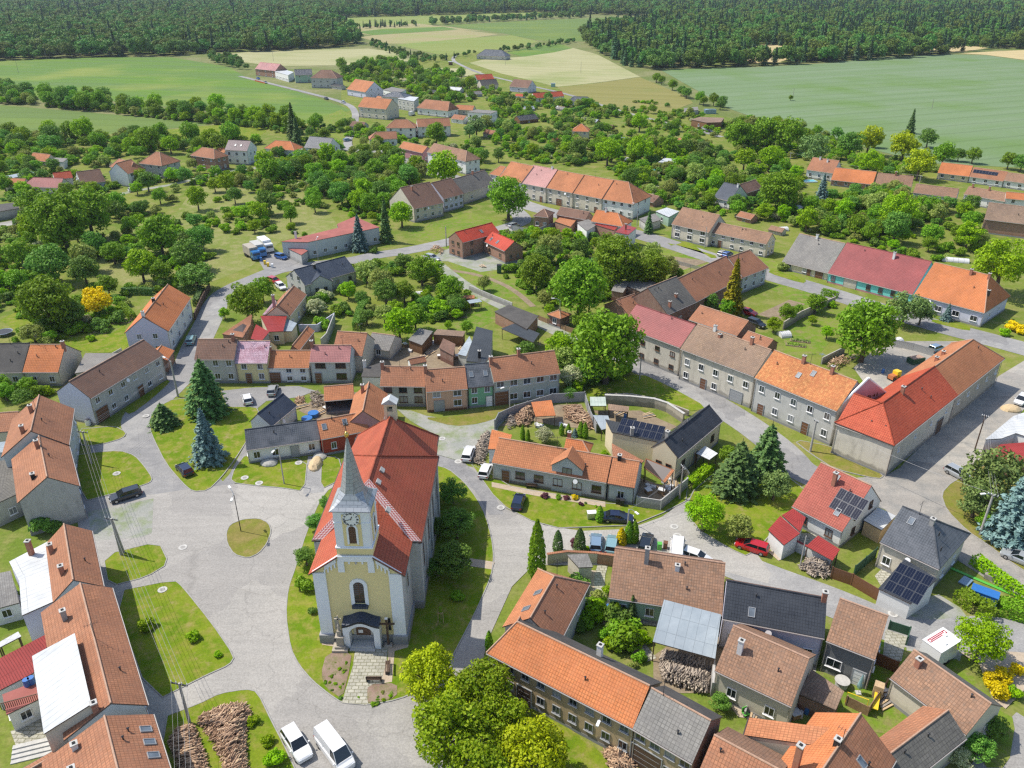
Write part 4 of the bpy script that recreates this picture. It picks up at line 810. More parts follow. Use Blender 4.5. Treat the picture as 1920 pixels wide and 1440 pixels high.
##  right: red house, grey house, barns at the edge
H('villa','white house with red tiled roof, brick chimney and ten solar panels',(1485,949),(1579,997),(1600,895),3.1,'r_rose','w_white',win=2,ends='B',frame='frame_brown',chim=((.42,.72,2.0),),sky=((.75,.28),(.4,.85)),over=.4,pitch=.8,wf=.8,solar=(.84,.5,4,2))
slab('garage','double garage with red sheet roof and brown doors at the road',[(1440,993),(1463,967),(1500,1000),(1470,1022)],[2.8,3.4,3.4,2.8],'r_redmetal','w_white',cat='garage')
slab('carport','red sheet roofed link between garage and house',[(1466,966),(1487,953),(1511,970),(1500,997)],[3.2,3.6,3.4,3.0],'r_redmetal','w_white',cat='carport')
slab('carport','separate small red canopy in the front yard of the red roofed house',[(1511,1024),(1534,1004),(1575,1030),(1561,1051)],[2.4,2.8,2.8,2.4],'r_redmetal',posts=True,cat='shelter')
slab('carport','wood store with flat pale sheet roof between the red and the grey roofed house',[(1619,975),(1647,951),(1680,967),(1653,994)],[2.6,2.6,2.5,2.5],'r_whitemetal','wood_pale',cat='shed')
H('villa','beige house with complex shiny grey tiled roof at the right',(1650,1016),(1761,1068),(1736,968),4.4,'r_greyblue','w_beige',hip='B',win=3,ends='B',pitch=.6,chim=((.55,.88,.9,'chim_grey'),),sky=((.25,.75),),rows=1)
slab('garage','garage wing with grey tiled roof carrying solar panels, brown gate below',[(1647,1103),(1708,1132),(1758,1085),(1696,1048)],[2.8,2.8,4.2,4.2],'r_slate','w_white',cat='garage',solar=(4,3,.2,-.2))
slab('white_barn','white house with pale metal roof at the right edge by the dusty road',[(1847,824),(1900,780),(1960,760),(1960,830),(1905,812),(1878,822)],[4.2,4.6,4.8,4.8,4.4,4.2],'r_whitemetal','w_white',cat='house',wins=0)
slab('outbuilding','building with dark red sheet roof at the right edge behind the dark pines',[(1852,850),(1876,833),(1960,826),(1960,865),(1900,865)],[3.6,4.0,4.0,3.4,3.4],'r_redmetal','w_brick',cat='outbuilding')
##  far village, left
H('far_house','small cream house with orange roof at the far left',(53,299),(86,303),(70,287),-10,'r_orange','w_cream',win=3)
slab('annex','flat pale roofed annex right of the small cream house',[(86,300),(100,295),(127,297),(118,304)],3.0,'r_greyold','w_white',cat='annex',wins=1)
H('far_house','white two storey house with glass veranda and hipped terracotta roof',(205,312),(242,322),(232,300),-25,'r_terra','w_white',hip='AB',win=3,hipk=.6,ends='B')
H('far_house','white side wing with windows next to the glass veranda house',(240,326),(268,318),(240,300),-25,'r_terra','w_white',win=2,ends='B')
H('far_house','large grey two storey house with pyramid terracotta roof',(260,306),(303,311),(297,285),-25,'r_terra','w_grey',hip='AB',win=3,ends='B')
H('far_house','red brick two storey house with balcony and hipped roof',(356,291),(402,298),(385,277),-24,'r_terra','w_brick',hip='AB',win=3,ends='B')
H('far_house','white two storey house with dark purple roof',(421,281),(463,283),(450,263),-27,'r_purple','w_white',win=3,ends='B',sky=((.4,.5),(.65,.5)))
H('far_house','low white house with bright orange roof right of the purple roofed one',(495,278),(552,282),(530,264),-15,'r_vivid','w_white',win=3,hip='AB',ends='B')
H('far_house','white house with grey gabled roof by the main street',(570,276),(614,280),(600,257),-19,'r_blue','w_white',win=2,ends='B')
H('far_house','grey house with brown gabled roof in front of the far left houses',(153,346),(198,340),(160,320),-14,'r_brown','w_bluegrey',win=2,ends='A')
H('far_house','low house with maroon roof and small dormer at the far left',(38,350),(112,352),(80,333),3.4,'r_maroon','w_beige',win=3,hip='A')
H('far_house','low house with bright red roof behind the maroon roofed one',(103,337),(137,333),(117,322),3.2,'r_red','w_white',win=1)
H('far_house','small orange roofed cottage at the far left edge',(5,346),(42,348),(27,334),3.0,'r_orange','w_beige',win=2)
slab('shed','long flat grey shed roof at the left edge among the trees',[(-20,385),(32,379),(36,390),(-20,400)],3.0,'r_felt','w_concrete',cat='shed')
slab('shed','long blue grey shed behind the maroon roofed house',[(10,330),(60,320),(64,324),(14,336)],2.8,'r_palemetal','w_lav',cat='shed')
##  far village, centre
H('far_house','unfinished brick house with reddish roof beside the green field',(478,129),(516,133),(495,117),-13,'r_pink','w_brick',win=3,ends='B')
slab('far_house','white flat roofed house right of the unfinished brick house',[(515,134),(528,129),(551,135),(540,141)],5.0,'r_whitemetal','w_white',cat='house',wins=True)
H('far_house','teal and grey house with dark roof in the far row',(553,141),(586,140),(565,130),-15,'r_blue','w_mint',win=2,ends='B')
H('far_house','large grey two storey house with hipped brown roof at the end of the far row',(582,146),(632,147),(607,131),-19,'r_brown','w_grey',hip='AB',win=4,ends='B')
H('far_house','pale gabled house with steep orange roof beside the road bend',(650,167),(685,173),(672,149),-12,'r_orange','w_lav',win=2,ends='B')
slab('far_house','white flat roofed house behind the grey hipped one',[(718,168),(735,163),(762,168),(748,175)],6.5,'r_greyold','w_white',cat='house',wins=True)
H('far_house','grey hipped roofed house behind the pair of orange roofed houses',(714,181),(758,183),(740,172),-20,'r_greyblue','w_bluegrey',hip='AB',win=3,pitch=.4)
slab('far_house','grey house with white flat roof and balcony',[(745,185),(760,180),(785,182),(776,190)],6.0,'r_whitemetal','w_grey',cat='house',wins=True)
H('far_house','double house with orange roofs and beige two storey walls',(671,200),(724,205),(700,183),-20,'r_orange','w_beige',win=4,ends='B')
H('far_house','brick and white double house with dormers and terracotta roof',(781,202),(840,208),(815,188),-13,'r_terra','w_white',win=4,ends='B',hip='AB',hipk=.5)
H('far_house','small orange roofed house right of the brick and white double house',(853,205),(886,207),(870,197),3.0,'r_orange','w_beige',win=1)
slab('far_house','large white flat roofed house in the middle of the far village',[(876,210),(895,205),(933,208),(920,213)],6.2,'r_greyold','w_white',cat='house',wins=True)
H('far_house','square white house with hipped brown roof by the bend of the main street',(723,240),(779,240),(752,224),-20,'r_terra','w_white',hip='AB',win=3)
H('far_house','white house with veranda and low terracotta roof near the bend',(692,262),(745,260),(715,247),-15,'r_terra','w_white',hip='A',win=3,ends='A')
H('far_house','white gabled house half hidden behind a tree at the bend',(783,238),(845,236),(815,222),-20,'r_terra','w_white',win=3,ends='A')
H('far_house','pink walled house with orange roof on the main street',(747,277),(792,287),(770,268),-18,'r_orange','w_rose',win=3,ends='B')
H('far_house','long house with maroon and brown hipped roof left of the terrace',(800,285),(873,303),(850,277),-24,'r_tanpink','w_white',hip='B',win=4,ends='B')
H('far_house','long white house with red roof near the pale field',(1003,184),(1058,180),(1035,172),-9,'r_red','w_white',win=3,ends='AB')
H('far_house','white bungalow with dark grey hipped roof right of the long white house',(1065,190),(1110,191),(1085,181),-8,'r_greyblue','w_white',hip='AB',win=4)
H('far_house','pale blue gabled house with brown roof near the lane',(955,162),(990,165),(972,149),-10,'r_brown','w_lav',win=1,ends='B')
H('far_house','small house with red roof and green gable by the lane',(895,150),(927,148),(912,139),-9,'r_red','w_mint',win=1,ends='A')
H('far_house','grey gabled house in front of the red roofed one by the lane',(903,160),(935,158),(918,149),-9,'r_felt','w_beige',win=2)
H('far_house','large isolated grey bungalow with hipped roofs standing in the fields',(893,104),(948,106),(925,93),-7,'r_greyblue','w_grey',hip='AB',win=5)
H('far_house','small rounded beige house with bright orange hipped roof among the gardens',(1072,246),(1104,247),(1088,232),-20,'r_vivid','w_cream',hip='AB',win=2)
slab('far_house','white flat roofed pavilion beside a garden pool',[(1234,304),(1246,296),(1277,299),(1268,306)],3.2,'r_whitemetal','w_mint',cat='house',wins=True)
slab('far_house','low timber clad house with flat brown roof at the edge of the village',[(1296,224),(1312,219),(1358,221),(1352,229),(1325,230)],3.6,'r_tan','w_timber',cat='house',wins=1)
slab('shed','small corrugated building beside the far hedge of the timber house',[(1282,203),(1308,200),(1310,206),(1284,209)],2.4,'r_greyold','w_concrete',cat='shed')
##  far village, right
H('far_house','white modern house with balcony and terracotta roof beside a pool',(1512,318),(1562,325),(1548,298),-16,'r_terra','w_white',win=3,ends='AB',chim=((.3,.9,1.0,'chim_white'),(.6,.8,1.0,'chim_white')))
H('far_house','house with bright orange front roof right of the pool house',(1558,337),(1636,346),(1605,318),-11,'r_vivid','w_brick',win=4,far='r_terra')
H('far_house','long low house with weathered brown roof next to the bright orange one',(1640,347),(1708,354),(1685,328),3.6,'r_tanpink','w_beige',win=2,chim=((.5,.95),))
H('far_house','cream house with orange roof in front of the big green field',(1758,324),(1817,331),(1800,308),-12,'r_vivid','w_cream',win=3,ends='A')
H('far_house','house with solar panels on its terracotta roof at the right',(1817,331),(1881,340),(1860,318),-12,'r_terra','w_white',win=3,solar=(.4,.6,8,1))
H('far_house','house with terracotta roof at the right edge behind the solar roof',(1882,338),(1945,347),(1910,326),-14,'r_tanpink','w_white',win=3)
H('far_house','low terracotta roofed house with white veranda in the right village',(1712,361),(1793,371),(1765,350),3.6,'r_tanpink','w_white',win=4)
H('far_house','two storey white house with terracotta roof and chimneys at the right',(1807,364),(1885,378),(1855,356),-18,'r_tanpink','w_white',win=4,ends='B',chim=((.1,.95),(.5,.95)))
H('far_house','bright orange roofed house at the right edge behind white walls',(1885,372),(1950,378),(1915,362),4.5,'r_vivid','w_white',win=2)
H('barn','large barn with grey brown roof at the right edge',(1846,411),(1960,425),(1900,385),4.5,'r_tan','w_brick',cat='barn',win=0)
H('far_house','white house with grey blue roof and skylights behind the dark tree',(1337,370),(1368,377),(1378,346),-16,'r_blue','w_white',win=2,ends='A',chim=((.9,.9,1.0,'chim_white'),))
H('barn','brown gabled barn next to the white house with the grey blue roof',(1400,362),(1430,352),(1412,338),4,'r_brown','w_brick',cat='barn',win=0)
slab('shed','pale blue sheet roof in the right gardens',[(1478,388),(1490,381),(1508,388),(1500,394)],2.4,'r_palemetal',posts=True,cat='shelter')
##  church
def church():
 ez=10.7;fl=P(583,1076.5,ez);fr=P(757,1077,ez)
 cx,cy=-18.05,72.4;rz=-.025
 root=empty('church',(cx,cy,0),rz);tag(root,'yellow and white village church with red tiled roof, clock tower and pointed grey spire','church')
 hw,nw=5.55,6.75;yn=6.0;yc=25.6;cw=6.15;ye=31.5;rz_=16.9;ze=ez
 w=MB()
 hf=hw-.35;p=(rz_-ze)/nw
 zf=ze+.15
 zt=13.35;tx=2.05
 w.slopeface([(-hf,0,0),(hf,0,0),(hf,0,zf),(tx,0,zt),(-tx,0,zt),(-hf,0,zf)])
 w.slopeface([(hf,0,0),(hf,yn+.3,0),(hf,yn+.3,zf+.1),(hf,0,zf+.1)],1);w.slopeface([(-hf,yn+.3,0),(-hf,0,0),(-hf,0,zf+.1),(-hf,yn+.3,zf+.1)],1)
 nf=nw-.4
 w.slopeface([(-nf,yn,0),(nf,yn,0),(nf,yn,ze+.2),(-nf,yn,ze+.2)],1)
 w.slopeface([(nf,yn,0),(nf,yc,0),(nf,yc,ze+.2),(nf,yn,ze+.2)],1);w.slopeface([(-nf,yc,0),(-nf,yn,0),(-nf,yn,ze+.2),(-nf,yc,ze+.2)],1)
 w.slopeface([(nf,yc,0),(-nf,yc,0),(-nf,yc,ze),(nf,yc,ze)],1)
 cf=cw-.4;a=3.2
 ch=[(cf,yc),(cf,ye-.4),(-cf,ye-.4),(-cf,yc)]
 for i in range(3):w.slopeface([(*ch[i],0),(*ch[i+1],0),(*ch[i+1],ze-.1),(*ch[i],ze-.1)],1)
 w.obj('wall',['c_yellow','w_churchside'],root)
 b=MB();b.box((0,3.0,.65),(2*hf+.5,6.4,1.3));b.box((0,(yn+yc)/2,.6),(2*nf+.4,yc-yn+.3,1.2));b.obj('plinth','c_plinth',root)
 r=MB();e2=ze;up=Vector((0,0,1));T=.2
 def pl(pts,m=0):
  pts=[Vector(q)for q in pts];r.slopeface(pts,m);r.slopeface([q-up*T for q in reversed(pts)],2)
  for i in range(len(pts)):
   q0,q1=pts[i],pts[(i+1)%len(pts)];r.face([q0-up*T,q1-up*T,q1,q0],2)
 yr=yn+4.3;ys=15.8;ya=26.3;z=lambda x:rz_-p*abs(x)
 pl([(nw,yn,ze),(nw,yc,ze),(0,ys,rz_),(0,yr,rz_)]);pl([(-nw,yc,ze),(-nw,yn,ze),(0,yr,rz_),(0,ys,rz_)])
 rc_=rz_-.12;zq=ze-.12;kx=nw-.25
 for s in(1,-1):
  q=[(s*kx,yc-.3,zq),(s*cw,ye,zq),(0,ya,rc_),(0,ys-.2,rc_)]
  for tri in((q[0],q[1],q[2]),(q[0],q[2],q[3])):pl(tri if s>0 else tri[::-1])
 pl([(cw,ye,zq),(-cw,ye,zq),(0,ya,rc_)])
 zh=ze+.05;xs=hw;zz=lambda x:ze+p*(nw-abs(x))-.0
 for s in(1,-1):
  q=[(s*xs,-.35,zz(xs)-.9+.9*0),(s*xs,yn+.02,zz(xs)),(s*1.2,yr-.6,zz(1.2)),(s*tx,0.3,zz(tx)),(s*tx,-.35,zz(tx))]
  drop=1.25
  q=[(x,y,v-drop)for x,y,v in q]
  q=[(s*(xs+.1),-.35,ze+.1),(s*(xs+.1),yn+.2,ze+.1),(s*1.9,yn+3.6,15.3),(s*1.9,3.6,13.9),(s*tx,-.35,13.45)]
  n0=Vector(q[0]);slope=(13.45-(ze+.1))/(xs+.1-tx)
  q=[(x,y,ze+.1+slope*(xs+.1-abs(x)))for x,y,_ in q]
  pl(q if s>0 else q[::-1])
 pl([(-nw,yn,ze),(nw,yn,ze),(0,yr,rz_)])
 r.obj('roof',['r_church','r_church','darkgutter'],root)
 g=MB()
 for s in(1,-1):
  for(x,y0_,y1_)in((nw+.06,yn,yc),(cw+.06,yc,ye)):g.tube([(s*x,y0_,ze-.12),(s*x,y1_,ze-.12)],[.09,.09],6)
 pass
 g.obj('gutter','darkgutter',root)
 rd=MB();rd.tube([(0,yr,rz_+.03),(0,ys,rz_+.03)],[.12,.12],6);rd.tube([(0,ys,rc_+.03),(0,ya,rc_+.03)],[.12,.12],6)
 for s in(1,-1):rd.tube([(0,ya,rc_+.03),(s*cw,ye,zq+.03)],[.1,.1],6);rd.tube([(0,ys,rz_+.03),(s*nw,yc,ze+.03)],[.11,.11],6)
 rd.obj('ridge','r_church',root)
 m,n,l,bs=newmat('chequer');uv=n.new('ShaderNodeUVMap');ck=n.new('ShaderNodeTexChecker');ck.inputs['Scale'].default_value=4.2;ck.inputs['Color1'].default_value=(.42,.09,.07,1);ck.inputs['Color2'].default_value=(.66,.56,.55,1)
 mp=n.new('ShaderNodeMapping');mp.inputs['Rotation'].default_value=(0,0,R(45));l.new(uv.outputs[0],mp.inputs[0]);l.new(mp.outputs[0],ck.inputs[0]);l.new(ck.outputs[0],bs.inputs[0]);bs.inputs['Roughness'].default_value=.35
 for s in(1,-1):
  A0,B0=Vector((s*nw,yn,ze)),Vector((0,yr,rz_));dr=(B0-A0)
  sd_=Vector((0,-1.15,0))if True else None
  k=MB();nrm=Vector((0,0,.17))
  q0,q1=A0+nrm,B0+nrm;off_=Vector((-s*1.15,0,0));
  q3=A0+nrm+Vector((-s*1.3,0,.02));q2=B0+nrm+Vector((0,0,0))+Vector((s*.15,-1.3,-1.9))
  L=dr.length
  pts=[A0+nrm,B0+nrm,B0+nrm+(A0-B0)*.0+Vector((0,-.75,-.75*(rz_-ze)/(yr-yn))),A0+nrm+Vector((-s*1.25,0,.0))]
  uvv=[(0,0),(L,0),(L,1.1),(0,1.1)]
  if s>0:pts=pts[::-1];uvv=uvv[::-1]
  k.face(pts,0,uvv)
  pts2=[q-Vector((0,0,.1))for q in reversed(pts)];k.face(pts2,0,uvv[::-1])
  for i in range(4):k.face([pts[i],pts2[3-i],pts2[(2-i)%4],pts[(i+1)%4]])
  k.obj('hip_band','chequer',root)
 for(yy,xx)in((13.6,.9),(10.9,.9),(7.2,2.6)):
  hmm=MB();hmm.box((0,0,.12),(.55,.75,.24),0);hmm.box((0,0,.26),(.65,.85,.05),1);o=hmm.obj('roof_hatch',['frame_grey','concrete'],root);o.location=(xx,yy,z(xx));o.rotation_euler=(0,math.atan(p),0)
 f=MB()
 for s in(1,-1):f.box((s*(hf-.75),-.09,(1.3+zf)/2),(1.5,.18,zf-1.3));f.box((s*(hf-.7),-.2,.7),(1.8,.5,1.4),1)
 f.box((0,-.1,13.0),(2*tx,.16,.7))
 for s in(1,-1):f.box((s*1.75,-.1,11.9),(.75,.14,1.7));
 sl=(zt-zf)/(hf-tx)
 def strp(x0_,x1_,top,bot):
  f.face([(x0_,-.1,bot(x0_)),(x1_,-.1,bot(x1_)),(x1_,-.1,top(x1_)),(x0_,-.1,top(x0_))]);f.face([(x0_,0,bot(x0_)),(x1_,0,bot(x1_)),(x1_,-.1,bot(x1_)),(x0_,-.1,bot(x0_))])
 for s in(1,-1):
  tp=lambda x:zf+sl*(hf-abs(x))if abs(x)>tx else zt
  x0_,x1_=sorted((s*2.3,s*3.75))
  strp(x0_,x1_,lambda x:tp(x)-.0,lambda x:tp(x)-.75)
  for i in range(4):
   xc=s*(2.5+i*.42);zc_=tp(xc)-.7;f.box((xc,-.08,zc_-.3),(.17,.12,.7))
  for i in range(3):xc=-.78+i*.78 if s>0 else 0;f.box((xc,-.08,12.55),(.2,.119,.6))
 f.obj('facade_trim',['c_white','c_plinth'],root)
 cp=MB();
 cp.tube([(-hf-.25,-.15,zf-.05),(-tx,-.15,zt+.05),(tx,-.15,zt+.05),(hf+.25,-.15,zf-.05)],[.13]*4,6);cp.obj('cornice','c_white',root)
 lg=MB();lg.box((0,.25,zt+.16),(2*tx-.1,.9,.12));lg.obj('ledge','r_whitemetal',root)
 def arch(name,x,y,z0,w_,h_,mats,ring=.28,par=root,rzz=0,dep=.12):
  o=empty(name,(x,y,z0),rzz);o.parent=par
  n_=10;prof=[(-w_/2,0)]+[(-w_/2*math.cos(math.pi*i/n_),h_-w_/2+w_/2*math.sin(math.pi*i/n_))for i in range(n_+1)]+[(w_/2,0)]
  out=[(-w_/2-ring,-ring*.5)]+[(-(w_/2+ring)*math.cos(math.pi*i/n_),h_-w_/2+(w_/2+ring)*math.sin(math.pi*i/n_))for i in range(n_+1)]+[(w_/2+ring,-ring*.5)]
  k=MB()
  for i in range(len(prof)-1):
   k.face([(out[i][0],-dep,out[i][1]),(prof[i][0],-dep,prof[i][1]),(prof[i+1][0],-dep,prof[i+1][1]),(out[i+1][0],-dep,out[i+1][1])][::-1])
   k.face([(prof[i][0],-dep,prof[i][1]),(prof[i][0],0,prof[i][1]),(prof[i+1][0],0,prof[i+1][1]),(prof[i+1][0],-dep,prof[i+1][1])][::-1])
   k.face([(out[i][0],0,out[i][1]),(out[i][0],-dep,out[i][1]),(out[i+1][0],-dep,out[i+1][1]),(out[i+1][0],0,out[i+1][1])][::-1])
  k.obj('surround',mats[0],o)
  k=MB();k.face([(q[0],-.02,q[1])for q in prof][::-1]);
  k.obj('infill',mats[1],o)
  k=MB();
  for i in range(1,int(h_/.3)):k.box((0,-.035,i*.3),(w_*.92 if i*.3<h_-w_/2 else w_*.55,.03,.05))
  k.box((0,-.04,h_*.48),(.06,.04,h_*.94));k.obj('louvre','frame_brown',o);return o
 arch('facade_window',0,-.01,6.3,1.25,3.3,('c_white','glass'),.42,dep=.16)
 sh=MB();sh.box((0,-.25,5.95),(1.9,.5,.4));sh.obj('window_sill','r_blue',root)
 po=empty('porch',(0,0,0));po.parent=root
 k=MB();n_=14;pr=[]
 for i in range(n_+1):
  x=-2.25+4.5*i/n_;pr.append((x,3.75+.8*math.exp(-(x/1.3)**2*.9)))
 for i in range(n_):
  (xa,za),(xb,zb_)=pr[i],pr[i+1]
  k.slopeface([(xa,-1.35,za),(xb,-1.35,zb_),(xb,0,zb_+.4),(xa,0,za+.4)],0);k.face([(xa,-1.35,za-.3),(xb,-1.35,zb_-.3),(xb,-1.35,zb_),(xa,-1.35,za)],1)
  k.face([(xa,-1.35,za-.3),(xa,0,za-.3),(xb,0,zb_-.3),(xb,-1.35,zb_-.3)],1)
 k.obj('hood',['r_blue','r_slate'],po)
 k=MB();pw=1.35
 for s in(1,-1):k.box((s*1.85,-.6,1.85),(.75,1.2,3.6));
 arc=[(-1.48*math.cos(math.pi*i/12),2.35+1.3*math.sin(math.pi*i/12))for i in range(13)]
 for i in range(12):
  (xa,za),(xb,zb_)=arc[i],arc[i+1]
  k.face([(xa,-1.2,za),(xb,-1.2,zb_),(xb,-1.2,3.6+.7*math.exp(-(xb/1.3)**2)),(xa,-1.2,3.6+.7*math.exp(-(xa/1.3)**2))]);k.face([(xa,0,za),(xb,0,zb_),(xb,-1.2,zb_),(xa,-1.2,za)])
 k.obj('porch_arch','c_white',po)
 k=MB();k.box((0,-.08,1.55),(1.75,.12,2.6));dr_=k.obj('door','frame_brown',po);k=MB();k.box((-.32,-.16,1.9),(.55,.02,.5));k.obj('notice','paint_white',dr_)
 k=MB();k.box((0,-.05,1.6),(2.4,.08,3.2));k.obj('door_surround','w_beige',po)
 k=MB();k.box((0,-.8,.12),(3.1,1.7,.24));k.box((0,-.7,.36),(2.8,1.3,.24),0);k.obj('steps','concrete',po)
 for s in(1,-1):
  k=MB();k.box((s*3.25,-.03,3.0),(.32,.08,1.9),0);k.obj('slit_window','glass',root)
 for s in(1,-1):
  for yy in(yn+3.2,yn+8.3,yn+13.4,yn+18):arch('nave_window',s*(nf+.01),yy,4.2,1.3,4.2,('w_churchside','glass'),.3,rzz=R(90)*s)
  arch('nave_window',s*(hf+.01),3.0,6.0,1.0,2.6,('w_churchside','glass'),.2,rzz=R(90)*s)
  arch('nave_window',s*(cf+.01),ye-2.8,4.2,1.3,4.2,('w_churchside','glass'),.3,rzz=R(90)*s)
  k=MB()
  for yy in(yn+.5,yn+5.7,yn+10.8,yc-.6):k=MB();k.box((s*(nf+.12),yy,5.2),(.3,.9,10.2));k.obj('pilaster','w_churchside',root)
 tw=2.02;ty=2.05;k=MB();zt0,zt1=12.9,19.75
 k.box((0,ty,(zt0+14.5)/2-.1),(2*tw+.1,2*tw+.1,14.5-zt0+.2),1)
 k.box((0,ty,(14.5+zt1)/2),(2*tw,2*tw,zt1-14.5),0)
 for zz_,e_ in((14.55,.14),(18.0,.06),(zt1-.1,.16)):k.box((0,ty,zz_),(2*tw+2*e_,2*tw+2*e_,.18),0)
 tow=k.obj('tower',['c_white','c_yellow'],root)
 k=MB();k.box((0,ty-tw-.02,17.0),(2.1,.08,4.4));k.box((tw+.02,ty,17.0),(.08,2.1,4.4));k.box((-tw-.02,ty,17.0),(.08,2.1,4.4));k.obj('tower_panel','c_yellow',tow)
 for ang,px,py in((0,0,ty-tw-.06),(90,tw+.06,ty),(-90,-tw-.06,ty)):arch('belfry_window',px,py,15.2,.85,2.5,('c_white','frame_brown'),.22,rzz=R(ang),par=tow)
 ck=empty('clock',(0,ty-tw-.12,18.65));ck.parent=root
 k=MB();n_=28;k.prism([(.95*math.cos(2*math.pi*i/n_),.95*math.sin(2*math.pi*i/n_))for i in range(n_)],0,.06);o=k.obj('dial','paint_white',ck);o.rotation_euler=(R(90),0,0)
 NUM=['XII','I','II','III','IV','V','VI','VII','VIII','IX','X','XI']
 for i,s in enumerate(NUM):
  cu=bpy.data.curves.new('numeral','FONT');cu.body=s;cu.size=.30;cu.align_x='CENTER';cu.align_y='CENTER';cu.extrude=.008;cu.offset=.012;cu.materials.append(MATS['iron'])
  an=R(90-30*i);to=bpy.data.objects.new('numeral_text',cu);col.objects.link(to);bpy.context.view_layer.update();nm_=bpy.data.meshes.new_from_object(to);col.objects.unlink(to);bpy.data.objects.remove(to);o=bpy.data.objects.new('numeral',nm_);col.objects.link(o);o.parent=ck;o.location=(.76*math.cos(an),-.08,.76*math.sin(an));o.rotation_euler=(R(90),R(30*i),0)
 def hand(an,L_,w_):
  q=MB();q.box((0,0,L_/2-.08),(w_,.02,L_));o=q.obj('hand','iron',ck);o.location=(0,-.1,0);o.rotation_euler=(0,R(an),0)
 hand(22,.5,.09);hand(256,.78,.06)
 k=MB();prof=[(2.34,19.75),(1.95,20.1),(1.58,20.65),(1.28,21.4),(1.04,22.5),(.74,24.2),(.40,26.2),(.06,28.1)]
 rings=[]
 for r_,z_ in prof:
  t_=min(1,(z_-19.75)/1.7);c_=r_;s_=r_*(1-(1-.414)*t_)
  rings.append([(c_,-s_),(c_,s_),(s_,c_),(-s_,c_),(-c_,s_),(-c_,-s_),(-s_,-c_),(s_,-c_)])
 for j in range(len(rings)-1):
  for i in range(8):
   p0,p1=rings[j][i],rings[j][(i+1)%8];q0,q1=rings[j+1][i],rings[j+1][(i+1)%8]
   if(Vector(p0)-Vector(p1)).length<.01:k.slopeface([(p0[0],p0[1]+ty,prof[j][1]),(q1[0],q1[1]+ty,prof[j+1][1]),(q0[0],q0[1]+ty,prof[j+1][1])])
   else:k.slopeface([(p0[0],p0[1]+ty,prof[j][1]),(p1[0],p1[1]+ty,prof[j][1]),(q1[0],q1[1]+ty,prof[j+1][1]),(q0[0],q0[1]+ty,prof[j+1][1])])
 k.face([(x_,y_+ty,19.7)for x_,y_ in reversed(rings[0])]);
 m,n,l,bs=newmat('spire');uv=n.new('ShaderNodeUVMap').outputs[0];br=n.new('ShaderNodeTexBrick');br.inputs['Scale'].default_value=1;br.inputs['Brick Width'].default_value=.85;br.inputs['Row Height'].default_value=.5;br.inputs['Mortar Size'].default_value=.025
 br.inputs['Color1'].default_value=(.40,.42,.44,1);br.inputs['Color2'].default_value=(.37,.39,.41,1);br.inputs['Mortar'].default_value=(.20,.21,.23,1);l.new(uv,br.inputs[0])
 ps=pos(n);mp=n.new('ShaderNodeMapping');mp.inputs['Scale'].default_value=(1.1,1.1,.10);l.new(ps,mp.inputs[0]);st=ramp(n,l,noise(n,l,mp.outputs[0],1.2,3,.5),.60,.72)
 l.new(mix(n,l,st,br.outputs[0],(.15,.155,.165)),bs.inputs[0]);bs.inputs['Roughness'].default_value=.38;bs.inputs['Metallic'].default_value=.25
 k.obj('spire','spire',root)
 k=MB();k.tube([(0,ty,28.0),(0,ty,28.2),(0,ty,28.4),(0,ty,28.6),(0,ty,28.75)],[.08,.22,.28,.2,.05],12);k.obj('orb','gold',root,True)
 k=MB();k.tube([(0,ty,28.7),(0,ty,30.3)],[.04,.03],6);k.tube([(-.6,ty,29.7),(.6,ty,29.7)],[.03,.03],6)
 for i in range(4):an=R(45*i);k.tube([(-.45*math.cos(an),ty,29.7-.45*math.sin(an)),(.45*math.cos(an),ty,29.7+.45*math.sin(an))],[.02,.02],5)
 k.obj('cross','iron',root)
 bc=empty('bell_cote',(0,ya+.9,0));bc.parent=root;k=MB();bz=rc_-1.0
 for s in(1,-1):k.box((s*.62,0,bz+1.5),(.42,1.3,3.0))
 k.box((0,0,bz+.9),(.82,1.2,1.6));k.box((0,0,bz+2.8),(1.66,1.31,.5));k.obj('bell_cote_wall','w_cream',bc)
 k=MB()
 for s in(1,-1):k.slopeface([(s*1.1,-.9,bz+3.0),(s*1.1,.9,bz+3.0),(0,.9,bz+3.75),(0,-.9,bz+3.75)][::s])
 k.face([(-1.1,-.9,bz+2.98),(1.1,-.9,bz+2.98),(0,-.9,bz+3.72)]);k.face([(1.1,.9,bz+2.98),(-1.1,.9,bz+2.98),(0,.9,bz+3.72)]);k.face([(-1.1,.9,bz+2.97),(1.1,.9,bz+2.97),(1.1,-.9,bz+2.97),(-1.1,-.9,bz+2.97)]);k.obj('bell_cote_roof','r_whitemetal',bc)
 k=MB();k.tube([(0,0,bz+2.5),(0,0,bz+2.3),(0,0,bz+1.95)],[.08,.16,.26],10);k.obj('bell','iron',bc)
 FOOT.append([Vector((cx-7.5,cy-.5)),Vector((cx+7.5,cy-.5)),Vector((cx+7.5,cy+36)),Vector((cx-7.5,cy+36))])
 return root
church()
